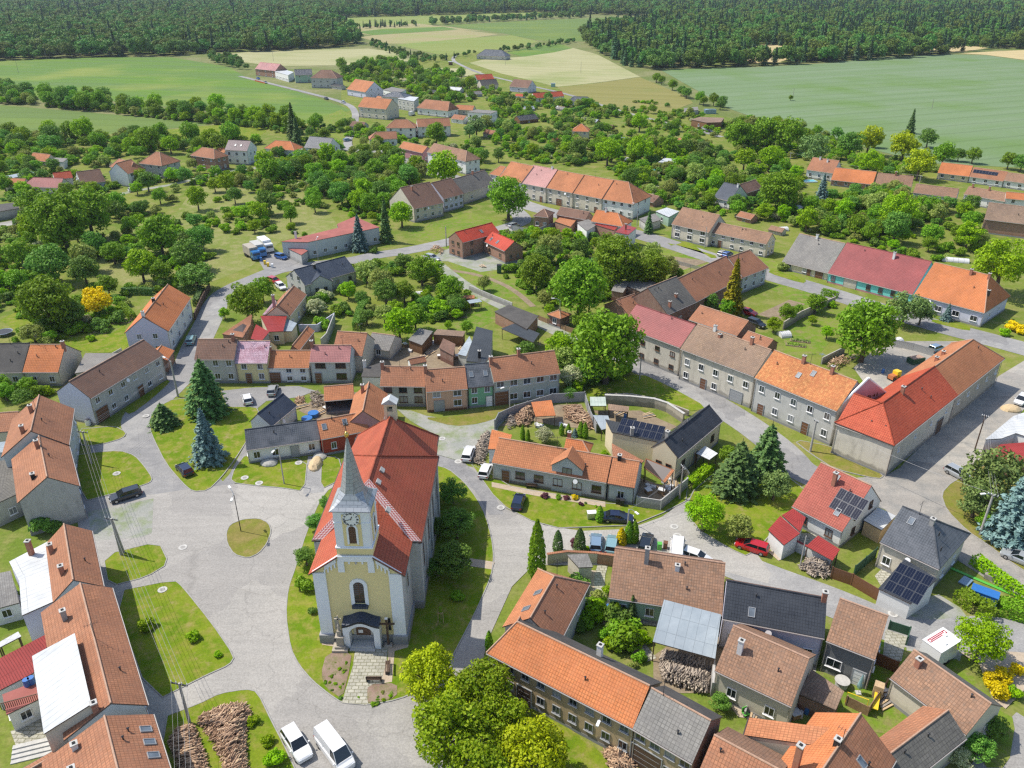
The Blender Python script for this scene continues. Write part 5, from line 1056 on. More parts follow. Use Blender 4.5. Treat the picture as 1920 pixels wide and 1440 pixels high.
##  plants
leafmat('leaf_green',(0.096,0.200,0.022),(0.184,0.312,0.048));leafmat('leaf_light',(0.136,0.272,0.014),(0.231,0.381,0.030));leafmat('leaf_yellow',(0.212,0.275,0.023),(0.337,0.387,0.050))
leafmat('leaf_dark',(0.076,0.173,0.035),(0.151,0.270,0.061));leafmat('leaf_gold',(.48,.40,.01),(.66,.56,.02),hv=.0);leafmat('leaf_maroon',(0.080,0.032,0.045),(0.144,0.056,0.064));leafmat('leaf_pale',(0.200,0.250,0.120),(0.440,0.440,0.280),hv=.02)
leafmat('leaf_olive',(0.176,0.246,0.062),(0.282,0.334,0.106));leafmat('needle',(0.058,0.119,0.038),(0.106,0.182,0.058),.1);leafmat('needle_blue',(0.094,0.156,0.144),(0.163,0.237,0.225),.1,.03);leafmat('needle_pine',(0.106,0.182,0.058),(0.173,0.250,0.086),.15)
leafmat('needle_gold',(0.160,0.170,0.015),(0.280,0.270,0.030),.15);leafmat('forest_leaf',(0.067,0.142,0.033),(0.125,0.209,0.050),.2,.08);leafmat('forest_needle',(0.045,0.098,0.045),(0.086,0.154,0.069),.1,.05)
leafmat('leaf_linden',(.115,.21,.02),(.25,.33,.045),hv=.0);plain('bark',(.12,.09,.065),.9,var=.3)
def leafq(b,p,nrm,s,r,m=0,asp=1.5):
 t=Vector((r.gauss(0,1),r.gauss(0,1),r.gauss(0,1)));a=nrm.cross(t)
 if a.length<1e-3:a=Vector((1,0,0))
 a.normalize();c=nrm.cross(a).normalized();a*=s*asp*.5;c*=s*.5
 i=len(b.v);b.v+=[tuple(p-a),tuple(p+c*.9),tuple(p+a),tuple(p-c*.9)];b.f.append([i,i+1,i+2,i+3]);b.m.append(m);b.uv.append([(0,0)]*4)
def crown_mesh(seed,mat,nc=36,per=130,leaf=.40,rz=.95,low=.55,D=8.0,cz=4.5,cl=(.9,1.6),jit=.75,skirt=0):
 r=rnd(seed);b=MB();Rr=D/2
 cs=[]
 for i in range(nc):
  for _ in range(30):
   v=Vector((r.gauss(0,1),r.gauss(0,1),r.gauss(0,1)*1.0)).normalized();
   if v.z<-.8:continue
   q=v*r.uniform(.52,.80)if i>nc*.15 else v*r.uniform(.1,.4)
   c=Vector((q.x*Rr,q.y*Rr,q.z*Rr*rz*(1.0 if q.z>0 else low+.3)))
   if all((c-o[0]).length>.62*(o[1])for o in cs):break
  cs.append((c,r.uniform(*cl)*D/8))
 for c,rad in cs:
  rad_s=Vector((1,1,r.uniform(.65,.9)))
  for _ in range(int(per*(rad/(1.2*D/8))**2)):
   v=Vector((r.gauss(0,1),r.gauss(0,1),r.gauss(0,1))).normalized()
   if v.z<-.35 and r.random()<.65:continue
   p=c+Vector((v.x*rad_s.x,v.y*rad_s.y,v.z*rad_s.z))*rad*r.uniform(.72,1.10)
   nrm=(v*1.0+Vector((r.gauss(0,jit),r.gauss(0,jit),r.gauss(0,jit)+.35))*.75).normalized()
   leafq(b,p+Vector((0,0,cz)),nrm,leaf*r.uniform(.7,1.3),r)
 return b.mesh('crown',mat)
def conifer_mesh(seed,mat,H=12.0,Rr=3.0,n=2600,leaf=.42,whorl=17,top=.6,shape=1.0,base=.06):
 r=rnd(seed);b=MB()
 for w in range(whorl):
  z=H*(base+(1-base)*(w/whorl));f=(1-(w/whorl))**shape;L0=Rr*f+.12
  nb=max(5,int(15*(f**.5)))
  for k in range(nb):
   an=2*math.pi*(k+r.random()*.8)/nb;L=L0*r.uniform(.72,1.12);d=Vector((math.cos(an),math.sin(an),0));dz=r.uniform(-.35,-.12)*L
   m=int(n/whorl/nb*(.4+f)*1.5)+3
   for i in range(m):
    t=r.uniform(.12,1);side=(r.random()-.5)*.55*L*(1.15-t)+r.gauss(0,.1)
    p=d*(L*t)+Vector((-d.y,d.x,0))*side;p.z=z+dz*t*t+.14*L*t-abs(side)*.12+r.gauss(0,.09)
    leafq(b,p,(Vector((0,0,1))+d*.45+Vector((r.gauss(0,.45),r.gauss(0,.45),0))).normalized(),leaf*r.uniform(.6,1.2),r,0,2.0)
 for i in range(60):leafq(b,Vector((r.gauss(0,.08),r.gauss(0,.08),H*r.uniform(.9,1.02))),Vector((r.gauss(0,1),r.gauss(0,1),.5)).normalized(),leaf*.8,r,0,2)
 return b.mesh('crown',mat)
def column_mesh(seed,mat,H=4.0,Rr=.8,n=1200,leaf=.22,pw=2.4):
 r=rnd(seed);b=MB()
 for i in range(n):
  t=r.random()**.9;z=H*t;rr=Rr*max(0.05,(1-t**pw))**.7*(.55+.45*min(1,t*6))*r.uniform(.8,1.06);an=r.uniform(0,6.283)
  v=Vector((math.cos(an),math.sin(an),.35));leafq(b,Vector((v.x*rr,v.y*rr,z)),(v+Vector((r.gauss(0,.4),r.gauss(0,.4),r.gauss(0,.4)))).normalized(),leaf*r.uniform(.7,1.3),r)
 return b.mesh('foliage',mat)
def bush_mesh(seed,mat,nc=12,per=70,leaf=.26):
 return crown_mesh(seed,mat,nc,per,leaf,rz=.85,low=.2,D=3.0,cz=1.15,cl=(1.3,2.2))
def trunk_mesh(seed,H=5.0,r0=.28,limbs=5,D=8.0):
 r=rnd(seed);b=MB();b.tube([(0,0,-.1),(.05,.03,H*.35),(r.uniform(-.2,.2),r.uniform(-.2,.2),H)],[r0*1.25,r0*.9,r0*.4],8)
 for k in range(limbs):
  an=6.283*k/limbs+r.random();z=H*r.uniform(.35,.6);L=D*r.uniform(.25,.38)
  b.tube([(0,0,z),(math.cos(an)*L*.5,math.sin(an)*L*.5,z+L*.55),(math.cos(an)*L,math.sin(an)*L,z+L*.95)],[r0*.5,r0*.32,r0*.1],5)
 return b.mesh('trunk','bark')
TR0=[trunk_mesh(5+i)for i in range(3)]
_t=MB();_t.tube([(0,0,-.1),(0,0,5),(0,0,11)],[.26,.18,.03],7);TRC=_t.mesh('trunk','bark')
K={}
for k_,mt,sd in(('w','leaf_green',1),('l','leaf_light',11),('y','leaf_yellow',21),('d','leaf_dark',31),('o','leaf_olive',41),('g','leaf_gold',51),('f','leaf_pale',61)):
 K[k_]=[crown_mesh(sd+i,mt,nc=60+8*i,per=95,leaf=.36,cl=(.65,1.2))for i in range(3 if k_ in 'wldo' else 1)]
K['Y']=[crown_mesh(71,'leaf_yellow',nc=80,per=210,leaf=.25,cl=(.6,1.15))];K['M']=[crown_mesh(73+i,'leaf_linden',nc=80,per=210,leaf=.25,cl=(.6,1.15))for i in range(2)];K['W']=[crown_mesh(120+i,'leaf_green',nc=90,per=150,leaf=.28,cl=(.6,1.15),low=.8)for i in range(3)];K['L']=[crown_mesh(75,'leaf_light',nc=60,per=230,leaf=.24,cl=(.6,1.1))];K['D']=[crown_mesh(77+i,'leaf_dark',nc=44,per=170,leaf=.3,cl=(.7,1.25))for i in range(2)]
K['c']=[conifer_mesh(81+i,'needle',Rr=2.7)for i in range(2)];K['b']=[conifer_mesh(85+i,'needle_blue',H=10,Rr=3.2,n=3600,leaf=.36)for i in range(2)];K['G']=[conifer_mesh(88,'needle_gold',H=9,Rr=2.3)]
K['p']=[crown_mesh(91+i,'needle_pine',nc=34,per=150,leaf=.34,rz=1.0,cl=(.8,1.3),jit=1.1)for i in range(2)]
K['q']=[conifer_mesh(94,'needle',H=10,Rr=3.9,n=4200,leaf=.38,whorl=15,shape=.75)]
K['T']=[column_mesh(95,'leaf_green')];K['Tg']=[column_mesh(96,'leaf_gold')];K['Td']=[column_mesh(97,'needle')]
KB={'w':[bush_mesh(101,'leaf_green'),bush_mesh(102,'leaf_green')],'l':[bush_mesh(103,'leaf_light'),bush_mesh(104,'leaf_light')],'d':[bush_mesh(105,'leaf_dark')],'g':[bush_mesh(106,'leaf_gold')],'m':[bush_mesh(107,'leaf_maroon')],'o':[bush_mesh(108,'leaf_olive')],'f':[bush_mesh(109,'leaf_pale')],'y':[bush_mesh(110,'leaf_yellow')]}
KNAME={'w':'broadleaf_tree','l':'broadleaf_tree','y':'linden_tree','d':'broadleaf_tree','o':'fruit_tree','g':'golden_tree','f':'blossom_tree','Y':'linden_tree','M':'linden_tree','W':'broadleaf_tree','q':'pine_tree','L':'linden_tree','D':'broadleaf_tree','c':'spruce_tree','b':'blue_spruce_tree','G':'golden_cypress_tree','p':'pine_tree','T':'thuja','Tg':'thuja','Td':'thuja'}
KCAT={'q':'conifer','c':'conifer','b':'conifer','G':'conifer','p':'conifer','T':'shrub','Tg':'shrub','Td':'shrub'}
TR=rnd(4242);PLANTED=[]
def tree(cx,cy,rp,kind,label,group=None,hk=1.0,cat=None,world=None,seed=None):
 """crown centre (cx, cy) and crown radius in photo pixels"""
 r=TR;con=kind in 'cbGq' or kind in('T','Tg','Td')
 H0,D0=(12.0,5.4)if kind=='c' else(10,7.6)if kind=='q' else(10,6.4)if kind=='b' else(9,4.6)if kind=='G' else(4,1.6)if kind in('T','Tg','Td')else(8.7,8.0)
 if world is None:
  z=2.0
  for _ in range(5):
   q=P(cx,cy,z);d=q.y*CT+(CAMZ-z)*ST;Dm=2*rp*d/FOC
   z=(Dm/D0*H0*hk)*(.45 if con else.58)
  s=Dm/D0;x,y=q.x,q.y
 else:x,y,s=world
 o=empty(KNAME[kind],(x,y,0),r.uniform(0,6.28));o.scale=(s,s,s*hk);tag(o,label,cat or KCAT.get(kind,'tree'),group)
 inst('crown' if kind not in('T','Tg','Td')else 'foliage',r.choice(K[kind]),o)
 if kind in('T','Tg','Td'):tm=TRC;t=inst('stem',tm,o,sca=(.25,.25,.2))
 else:inst('trunk',TRC if con else r.choice(TR0),o)
 PLANTED.append((x,y,s*D0/2));return o
def bush(cx,cy,rp,kind,label,group=None,world=None,cat='bush',hk=1.0,name='bush'):
 if world is None:
  q=P(cx,cy,1.0);d=q.y*CT+(CAMZ-1)*ST;s=rp*2*d/FOC/3.0;x,y=q.x,q.y
 else:x,y,s=world
 o=inst(name,TR.choice(KB[kind]),None,(x,y,-.15*s),TR.uniform(0,6.28),(s,s,s*.95*hk));tag(o,label,cat,group);PLANTED.append((x,y,s*1.2));return o
def inpoly(x,y,pl):
 c=False;j=len(pl)-1
 for i in range(len(pl)):
  if(pl[i][1]>y)!=(pl[j][1]>y)and x<(pl[j][0]-pl[i][0])*(y-pl[i][1])/(pl[j][1]-pl[i][1])+pl[i][0]:c=not c
  j=i
 return c
def clear(x,y,m=1.5,road=True,plants=.75,rad=3.0):
 for f in FOOT:
  if abs(f[0][0]-x)<60 and abs(f[0][1]-y)<60 and inpoly(x,y,f):return False
 if road:
  for rx,ry,rw in ROADS:
   if(rx-x)**2+(ry-y)**2<(rw+m)**2:return False
 for px,py,pr in PLANTED:
  if(px-x)**2+(py-y)**2<((pr+rad)*plants)**2:return False
 return True
def zone(poly,n,kinds,D,label,group,seed,bushes=0.0,blabel=None,hk=1.0,plants=.75,tries=14):
 r=rnd(seed);w=[tuple(P(u,v))[:2]for u,v in poly];xs=[p[0]for p in w];ys=[p[1]for p in w];k=0
 for _ in range(n*tries):
  if k>=n:break
  x,y=r.uniform(min(xs),max(xs)),r.uniform(min(ys),max(ys));d=r.uniform(*D);isb=r.random()<bushes
  if isb:d*=.5
  if not inpoly(x,y,w)or not clear(x,y,d*.3,True,plants,d/2):continue
  kd=r.choice(kinds)
  if isb:bush(0,0,0,kd if kd in KB else 'w',blabel or label.replace('tree','bush'),group+', bushes',world=(x,y,d/3.0))
  else:tree(0,0,0,kd,label,group,world=(x,y,d/(8.0 if kd not in 'cb' else 6.0)),hk=hk*r.uniform(.9,1.15))
  k+=1
T=tree;B_=bush
T(803,1255,60,'Y','yellow green linden closest to the paved church path');T(905,1285,62,'M','linden between the yellow green one and the orange roofed farm building');T(835,1360,78,'M','broad linden beside the lower road, nearest to the white van')
T(940,1345,58,'M','green linden in the middle of the clump before the farm building');T(1000,1400,72,'Y','large yellow green linden at the bottom edge');T(900,1440,72,'M','linden cut by the bottom edge right of the van');T(860,1310,50,'Y','linden crown rising behind the broad roadside linden')
for a in((848,918,30,'uppermost dark tree on the right side of the church'),(856,978,37,'second dark tree from the top beside the right church wall'),(850,1046,42,'third and broadest dark tree beside the right church wall')):T(a[0],a[1],a[2],'D',a[3],hk=.85)
T(822,985,26,'D','dark tree pressed against the right church wall',hk=.8);T(820,1060,26,'D','dark tree at the foot of the right church wall',hk=.8)
T(611,940,15,'D','uppermost dark tree left of the church tower',hk=.9);T(592,975,21,'D','middle dark tree left of the church tower',hk=.9);T(573,1040,24,'D','lowest dark tree left of the church',hk=.9)
B_(571,1093,18,'w','leafy bush left of the church facade');B_(586,1138,9,'d','small dark bush at the left church corner');B_(856,1112,13,'w','round green bush on the shaded lawn right of the church')
T(383,733,44,'q','tall dark pine on the lawn left of the square');T(385,822,36,'b','blue spruce on the lawn left of the square');T(305,780,30,'q','low bushy pine on the tip of the left lawn',hk=.6)
gb='small round bushes on the lawn strip'
for a in((275,1168,15,'largest round bush on the lawn under the power line'),(361,1187,13,'middle round bush on the lawn under the power line'),(408,1219,8,'smallest round bush near the lawn corner'),(501,1384,13,'round bush just left of the parked white car'),(513,1418,19,'leafy bush at the bottom edge left of the white car'),(472,1346,12,'small bush on the right side of the log heaps')):B_(a[0],a[1],a[2],'l',a[3],gb)
B_(82,984,24,'d','dark wide bush below the concrete gable');B_(100,986,14,'d','small dark bush at the concrete gable foot')
T(1385,882,52,'q','tall dark spruce between the cream house and the red roofed house',hk=.8);T(1440,850,42,'q','pine on the lawn corner right of the tall spruce');T(1455,905,32,'p','lower pine beside the lane, right of the tall spruce')
T(1322,953,42,'L','bright green round linden at the lane fork');T(1385,985,28,'o','olive green tree in the shade right of the bright linden');T(1368,850,22,'w','tree left of the tall dark spruce')
T(1868,882,58,'p','large pine at the right edge by the dusty road');T(1835,930,40,'p','brownish pine left of the large one at the right edge');T(1908,955,52,'b','big blue spruce at the right edge');T(1850,975,20,'w','small green tree under the right pines')
T(1845,1190,54,'L','bright green maple at the bend by the white box trailer')
B_(1862,1270,16,'g','yellow flowering shrub, left of the yellow group');B_(1882,1262,18,'g','yellow flowering shrub, top of the yellow group');B_(1872,1290,20,'g','yellow flowering shrub, lowest of the yellow group');B_(1908,1250,14,'g','yellow flowering shrub at the right edge')
B_(1901,1294,15,'l','clipped round green shrub next to the yellow ones');T(1866,1360,32,'D','dark tree behind the long terracotta roof end',hk=.8);T(1835,1400,34,'D','dark tree at the lower right roof corner',hk=.8);T(1803,1418,26,'f','white flowering elder at the lower right',hk=.8)
T(1185,1143,14,'c','narrow spruce in front of the pale brown farmhouse',hk=1.0);T(1157,1150,10,'T','small cone shaped thuja beside the narrow spruce',hk=.9)
gc='bushes along the curved garden path'
for i,a in enumerate(((1135,1182,13,'w'),(1143,1200,14,'l'),(1202,1228,14,'w'),(1210,1192,13,'l'),(1196,1180,9,'w'),(1160,1205,9,'d'),(1138,1100,10,'l'),(1128,1118,9,'w'),(1186,1240,9,'o'),(1100,1150,13,'d'),(1090,1170,14,'d'),(1148,1088,8,'o'))):B_(a[0],a[1],a[2],a[3],'green bush along the curved garden path between the farm wing and the farmhouse',gc)
T(1350,1315,22,'D','white dotted elder tree in the courtyard behind the grey roof',hk=.8)
T(1007,1037,17,'T','tall green thuja at the left end of the courtyard wall',hk=1.6);T(1046,1017,10,'Td','dark cone shaped conifer by the courtyard wall');T(1087,1018,12,'Td','dark conifer with reddish bush behind it');B_(1076,1012,9,'m','reddish bush beside the parked pale car');B_(1100,1022,8,'l','light green bush left of the parked pale car')
T(1165,1008,10,'Tg','golden thuja among the parked cars',hk=.8);T(1179,1000,9,'T','green thuja right of the golden one',hk=1.1);T(1190,1000,9,'T','second green thuja right of the golden one',hk=1.1);T(917,1203,8,'T','slim thuja at the corner of the bright orange roof',hk=1.2)
T(1022,812,20,'f','pale flowering tree behind the long cottage',hk=.85);B_(1135,845,7,'l','small lime green bush between the cream wing and the outhouse')
for i,(u,v)in enumerate(((1053,806),(1066,806),(1089,806),(1097,808))):T(u,v,6.5 if i>1 else 5,'T','thuja in the small row behind the long cottage','thujas behind the long cottage',hk=1.0)
T(1078,811,8,'b','small blue spruce in the row of thujas behind the long cottage',hk=.7)
T(980,812,5,'T','slim thuja left of the pale flowering tree',hk=1.2);T(990,818,4.5,'T','slimmest thuja left of the pale flowering tree',hk=1.2)
T(1125,965,8,'T','rounded thuja on the lawn beside the dark blue car',hk=.9)
for a in((1021,923,7,'m'),(1047,925,6,'w'),(1062,926,6,'m'),(1078,926,7,'g'),(1090,938,5,'m'),(1099,935,3,'d'),(1117,941,3,'l')):B_(a[0],a[1],a[2],a[3],{'m':'dark reddish border shrub before the long cottage','w':'green border shrub before the long cottage','g':'yellow border shrub before the long cottage','d':'tiny dark border shrub before the long cottage','l':'tiny light green border shrub before the long cottage'}[a[3]],'border shrubs before the long cottage')
T(1140,634,76,'W','huge walnut tree in front of the maroon roofed street house');T(1088,528,62,'W','very large green tree in the middle gardens');T(1007,503,37,'W','dark round tree right of the unfinished brick house');T(1157,480,52,'W','broad dark walnut south of the main street block');T(1222,497,40,'W','round tree beside the dry plot');T(1030,460,28,'o','olive green tree behind the dark round one');T(1222,468,20,'o','grey green tree by the main street')
T(1052,648,32,'l','light green tree left of the huge walnut');T(1073,700,26,'f','cream flowering tree at the end of the middle row',hk=.9);T(1068,735,16,'d','dark bushy tree under the cream flowering one',hk=.8);T(1108,690,30,'d','dark tree below the huge walnut',hk=.8);T(985,655,22,'d','dark green tree behind the long plain grey row house')
T(1376,545,24,'G','golden green cypress beside the big old barn',hk=1.15);T(1331,562,19,'d','round dark tree left of the golden cypress');T(1365,573,18,'w','round tree under the golden cypress');T(1290,578,12,'l','small light green tree at the corner of the grey barn roof');T(1022,558,16,'o','grey green tree by the square brick hut');T(1030,578,12,'l','light green shrub tree by the square brick hut');T(1090,598,20,'w','tree right of the square brick hut')
T(1630,606,64,'W','huge round walnut beside the courtyard parking');T(1700,572,34,'p','dark pine pair right of the huge round walnut');T(1730,580,26,'p','smaller dark pine in front of the orange roof');T(1777,587,12,'b','blue spruce before the lilac grey house',hk=.9);T(1757,580,6,'g','tiny golden ball tree before the lilac grey house')
T(1477,583,19,'w','garden tree at the left of the narrow back garden');T(1532,565,20,'w','garden tree at the upper right of the narrow back garden');T(1524,598,10,'l','small sapling on the mown back lawn');T(1552,620,14,'l','young tree at the edge of the mown back lawn');T(1452,605,16,'l','light green tree left of the mown back lawn');T(1498,577,10,'w','small tree between the two garden trees')
T(1885,485,58,'L','huge bright green tree behind the orange half hipped roof');B_(1900,612,12,'g','golden hedge bush at the right edge, left half');B_(1918,618,12,'g','golden hedge bush at the right edge, right half');B_(1885,622,10,'l','light green bush beside the golden hedge')
T(178,558,31,'g','bright golden yellow tree in the left gardens');T(87,602,21,'d','dark purple leaved round tree in the left gardens',hk=.7)
T(60,620,25,'o','yellowish round tree left of the purple one',hk=.75);T(82,556,54,'W','large dark dome shaped tree in the left gardens');T(110,402,60,'W','very large dark tree at the upper left');T(160,388,52,'W','second very large dark tree at the upper left');T(60,378,34,'w','green tree left of the two very large dark ones')
for a in((141,432,19,'l'),(100,446,24,'l'),(262,490,33,'l'),(299,506,24,'w'),(350,470,32,'d'),(296,432,42,'w'),(92,486,38,'d'),(155,500,30,'d'),(375,440,26,'d'),(35,470,30,'w'),(200,530,22,'w'),(30,520,24,'w')):T(a[0],a[1],a[2],a[3],'broad orchard tree in the wild thicket left of the white two storey house','orchard trees of the left thicket')
T(368,514,38,'D','wide low dark tree by the junction beside the white two storey house',hk=.7);T(460,560,40,'w','tree over the bend of the curved road');T(490,537,26,'w','tree beside the grey bungalow drive');T(420,585,12,'l','small tree on the lawn inside the curved road')
for a in((687,505,25,'o'),(712,522,28,'o'),(722,542,26,'d'),(790,500,30,'w'),(845,535,28,'w'),(757,542,22,'w'),(652,540,18,'l'),(687,590,17,'d'),(748,602,34,'l'),(778,590,26,'w'),(875,610,13,'w'),(840,607,9,'l'),(907,528,15,'o'),(720,585,20,'o'),(677,555,14,'d')):T(a[0],a[1],a[2],a[3],'garden tree between the grey bungalow and the sheds of the middle row','trees of the middle gardens')
T(592,572,21,'f','pale flowering round tree on the lawn by the pink chimney',hk=.8);T(672,440,20,'b','blue green spruce before the flat red roofed hall',hk=1.1);T(722,418,15,'c','tall slim dark spruce at the right end of the hall',hk=1.25);T(752,395,26,'l','light green tree behind the tall slim spruce');B_(700,468,8,'d','round clipped bush before the hall')
for a in((830,308,36,'l','yellow green tree in front of the bend houses'),(817,245,22,'w','round tree hiding the white gabled house at the bend'),(893,232,20,'p','dark blue spruce group beside the white flat roofed house'),(1140,276,28,'L','left of the two bright limes in the central gardens'),(1203,272,30,'L','right of the two bright limes in the central gardens'),(1200,224,18,'l','weeping willow beside the far lane'),(953,362,42,'W','large walnut in front of the long white terrace'),
(1632,256,28,'y','yellow green lime at the edge of the big field'),(1597,265,26,'d','dark tree left of the yellow green lime at the big field'),(1697,268,30,'y','left of the two tall yellow limes at the big field'),(1727,300,30,'y','lower yellow lime at the big field'),(1742,254,18,'d','dark round tree behind the yellow limes'),(1710,230,10,'c','slim spruce rising behind the yellow limes'),(1632,298,28,'L','bright green tree between the pool house and the limes'),(1772,284,24,'w','green tree right of the yellow limes'),
(1463,350,42,'W','large dark tree beside the brown gabled barn'),(1542,357,17,'b','blue spruce below the pool house'),(1690,385,38,'L','bright green tree in the right gardens'),(1388,247,30,'w','tall birch like tree at the edge of the big field'),(1480,246,34,'w','grey green tree group at the edge of the big field'),(1528,272,30,'p','dark pine at the edge of the big field'),(1437,243,32,'w','tree between the birch and the grey green group'),(1320,275,15,'p','dark pine on the grassy yard'),(1445,290,25,'l','light green tree below the field edge trees'),(1397,293,22,'l','second light green tree below the field edge trees'),(1217,418,10,'c','clipped cone tree by the main street'),(1483,182,5,'w','lone small tree standing in the big green field'),
(548,232,15,'c','dark spruce at the end of the field hedge'),(556,252,13,'c','dark spruce below the field hedge'),(880,243,14,'p','smaller blue spruce left of the spruce group')):T(*a[:4],a[4])
gz='orchard trees of the left thicket'
zone([(0,430),(60,400),(230,385),(330,420),(400,500),(330,545),(240,560),(150,540),(0,560)],34,'wwdlo',(5,8.5),'broad orchard tree in the wild thicket left of the white two storey house',gz,1,.45,'low bush in the wild thicket left of the white two storey house')
zone([(500,322),(620,310),(740,300),(790,335),(745,385),(700,420),(640,398),(560,360),(480,345)],42,'wwddl',(6,9.5),'dense green tree in the wood left of the three brown roofed houses','trees of the wood in the village middle',2,.1)
zone([(230,362),(420,345),(520,360),(640,400),(600,430),(480,440),(380,400),(330,400),(230,380)],26,'wdlo',(4.5,8),'scattered tree on the rough meadow north of the hall','scattered trees on the rough meadow',3,.4)
zone([(0,264),(200,264),(330,270),(470,272),(430,292),(200,296),(120,296),(0,296)],40,'wwdl',(7,11),'tree in the belt behind the far left houses','tree belt behind the far left houses',4,.15)
zone([(-10,170),(60,180),(68,196),(-10,194)],9,'wd',(8,11),'tree in the short hedge at the left edge between the fields','trees of the field hedge',5)
zone([(85,190),(205,194),(210,209),(150,208),(88,200)],14,'wd',(9,12),'tall tree in the hedge between the two green fields, left part','trees of the field hedge',6)
zone([(212,204),(300,210),(430,216),(560,238),(555,254),(450,235),(300,222),(215,214)],34,'wwdl',(7,11),'tree in the long hedge between the green fields','trees of the field hedge',7,.1)
zone([(900,240),(1070,250),(1280,262),(1380,300),(1400,335),(1300,355),(1230,335),(1100,318),(960,295)],40,'wwdlo',(5,9),'garden tree in the green middle of the village north of the white terrace','trees of the gardens north of the terrace',8,.45,'garden bush in the green middle of the village north of the white terrace')
zone([(1450,400),(1560,390),(1700,400),(1830,420),(1820,480),(1700,480),(1560,445),(1480,430)],34,'wwdlo',(5,9),'garden tree behind the turquoise and orange farmhouses','trees of the gardens behind the farmhouses',9,.4)
zone([(1360,300),(1450,300),(1500,330),(1500,390),(1440,410),(1260,380),(1300,350)],14,'wwdl',(5,8),'garden tree around the brown gabled barn','trees around the brown gabled barn',10,.5)
zone([(640,510),(830,510),(900,560),(860,590),(720,610),(640,575)],16,'wdlo',(3.5,6),'small garden tree beside the vegetable beds','small trees of the middle gardens',11,.6)
zone([(0,296),(150,300),(240,345),(200,360),(0,372)],10,'wdl',(4,7),'small tree among the far left houses','trees among the far left houses',12,.4)
zone([(700,150),(870,140),(900,160),(880,195),(790,195),(700,170)],26,'wdl',(6,9),'tree in the gardens behind the far row of houses','trees behind the far row',13,.3)
zone([(700,120),(740,112),(800,125),(780,140),(640,150),(640,128)],22,'wd',(7,10),'tree in the far hedge between the pale fields','trees between the pale fields',14,.2)
zone([(930,170),(1010,190),(1100,200),(1180,215),(1160,240),(1050,225),(930,215)],20,'wdl',(4,7),'tree in the far gardens below the pale wheat field','trees of the far gardens',15,.5)
zone([(1225,150),(1300,190),(1370,205),(1380,220),(1330,205),(1240,165)],12,'wd',(6,8),'tree along the path at the edge of the big green field','trees along the path by the big field',16)
zone([(1560,260),(1700,290),(1850,310),(1920,330),(1920,318),(1740,300)],10,'wd',(6,8),'tree on the near edge of the big green field','trees on the near edge of the big field',17)
zone([(560,240),(640,240),(650,262),(600,280),(560,262)],8,'wd',(5,8),'tree beside the road below the green field','trees beside the upper road',18,.3)
zone([(1500,375),(1640,360),(1800,385),(1830,415),(1650,400),(1500,395)],18,'wdlo',(5,8),'tree between the gardens and the right village houses','trees before the right village',19,.4)
zone([(0,690),(40,715),(95,740),(60,760),(0,765)],6,'wl',(3.5,5),'small tree in the front garden at the left edge','trees of the left front garden',20,.3)
zone([(970,440),(1100,440),(1290,520),(1250,545),(1120,560),(960,520)],10,'wl',(3,5),'small tree in the gardens below the main street','small trees below the main street',21,.6)
zone([(880,290),(960,300),(930,330),(880,322)],5,'wd',(5,7),'tree behind the left end of the white terrace','trees behind the terrace',22,.3)
bg_='small plants in the church flower beds'
r=rnd(77)
for poly,n_ in(([(615,1230),(655,1228),(640,1305),(606,1270)],20),([(700,1288),(742,1288),(738,1305),(692,1314)],16)):
 for i in range(n_):
  for _ in range(40):
   u,v=r.uniform(600,745),r.uniform(1225,1318)
   if inpoly(u,v,poly):break
  B_(u,v,r.uniform(2,4.5),r.choice('wldo'),'low green plant in the flower beds beside the paved church path',bg_,name='garden_plant',cat='plant')
def hedge(pts,w,h,mat,label,name='hedge',cat='hedge',seed=1,group=None):
 r=rnd(seed);q=[P(u,v)for u,v in pts];b=MB();o0=q[0].copy()
 for i in range(len(q)-1):
  a,c=q[i]-o0,q[i+1]-o0;d=(c-a);L=d.length;d.normalize();nn=Vector((-d.y,d.x,0))
  for _ in range(int(L*(w+2*h)*42)):
   t=r.uniform(0,L);s=r.uniform(-h-w/2,h+w/2)
   if abs(s)<w/2:p=a+d*t+nn*s+Vector((0,0,h+r.gauss(0,.05)));nr=Vector((0,0,1))
   else:sg=1 if s>0 else-1;p=a+d*t+nn*sg*(w/2+r.gauss(0,.05))+Vector((0,0,abs(s)-w/2));nr=nn*sg
   leafq(b,p,(nr+Vector((r.gauss(0,.5),r.gauss(0,.5),r.gauss(0,.5)))).normalized(),.24*r.uniform(.7,1.3),r)
 o=b.obj(name,mat);o.location=o0;tag(o,label,cat,group);return o
hedge([(1290,917),(1330,884)],1.6,1.6,'leaf_light','clipped bright green box hedge beside the wooden power pole',seed=1)
hedge([(1795,1122),(1828,1146),(1862,1156)],2.2,1.7,'leaf_green','dense hedge behind the blue container',seed=2);hedge([(1870,1145),(1930,1162)],2.4,1.7,'leaf_green','hedge between the bright maple and the lane',seed=3)
hedge([(1825,1055),(1870,1090),(1925,1130)],1.6,1.4,'leaf_light','light green hedge along the lane at the right edge',seed=4)
hedge([(1380-1150,553),(258,552),(290,553)],1.2,1.8,'needle','dark thuja hedge behind the white two storey house',seed=5);hedge([(222,570),(240,588),(250,600)],1.4,1.6,'leaf_green','green hedge beside the vegetable plot',seed=6)
hedge([(335,550),(380,548),(368,575)],1.3,1.8,'needle','dark hedge along the wall at the curved road',seed=7)
hedge([(920,242),(1000,252),(1070,255)],2.0,2.0,'leaf_dark','long dark hedge crossing the central gardens',seed=8);hedge([(1060,214),(1120,198)],2.0,2.2,'leaf_dark','dark hedge before the grey bungalow roof',seed=9)
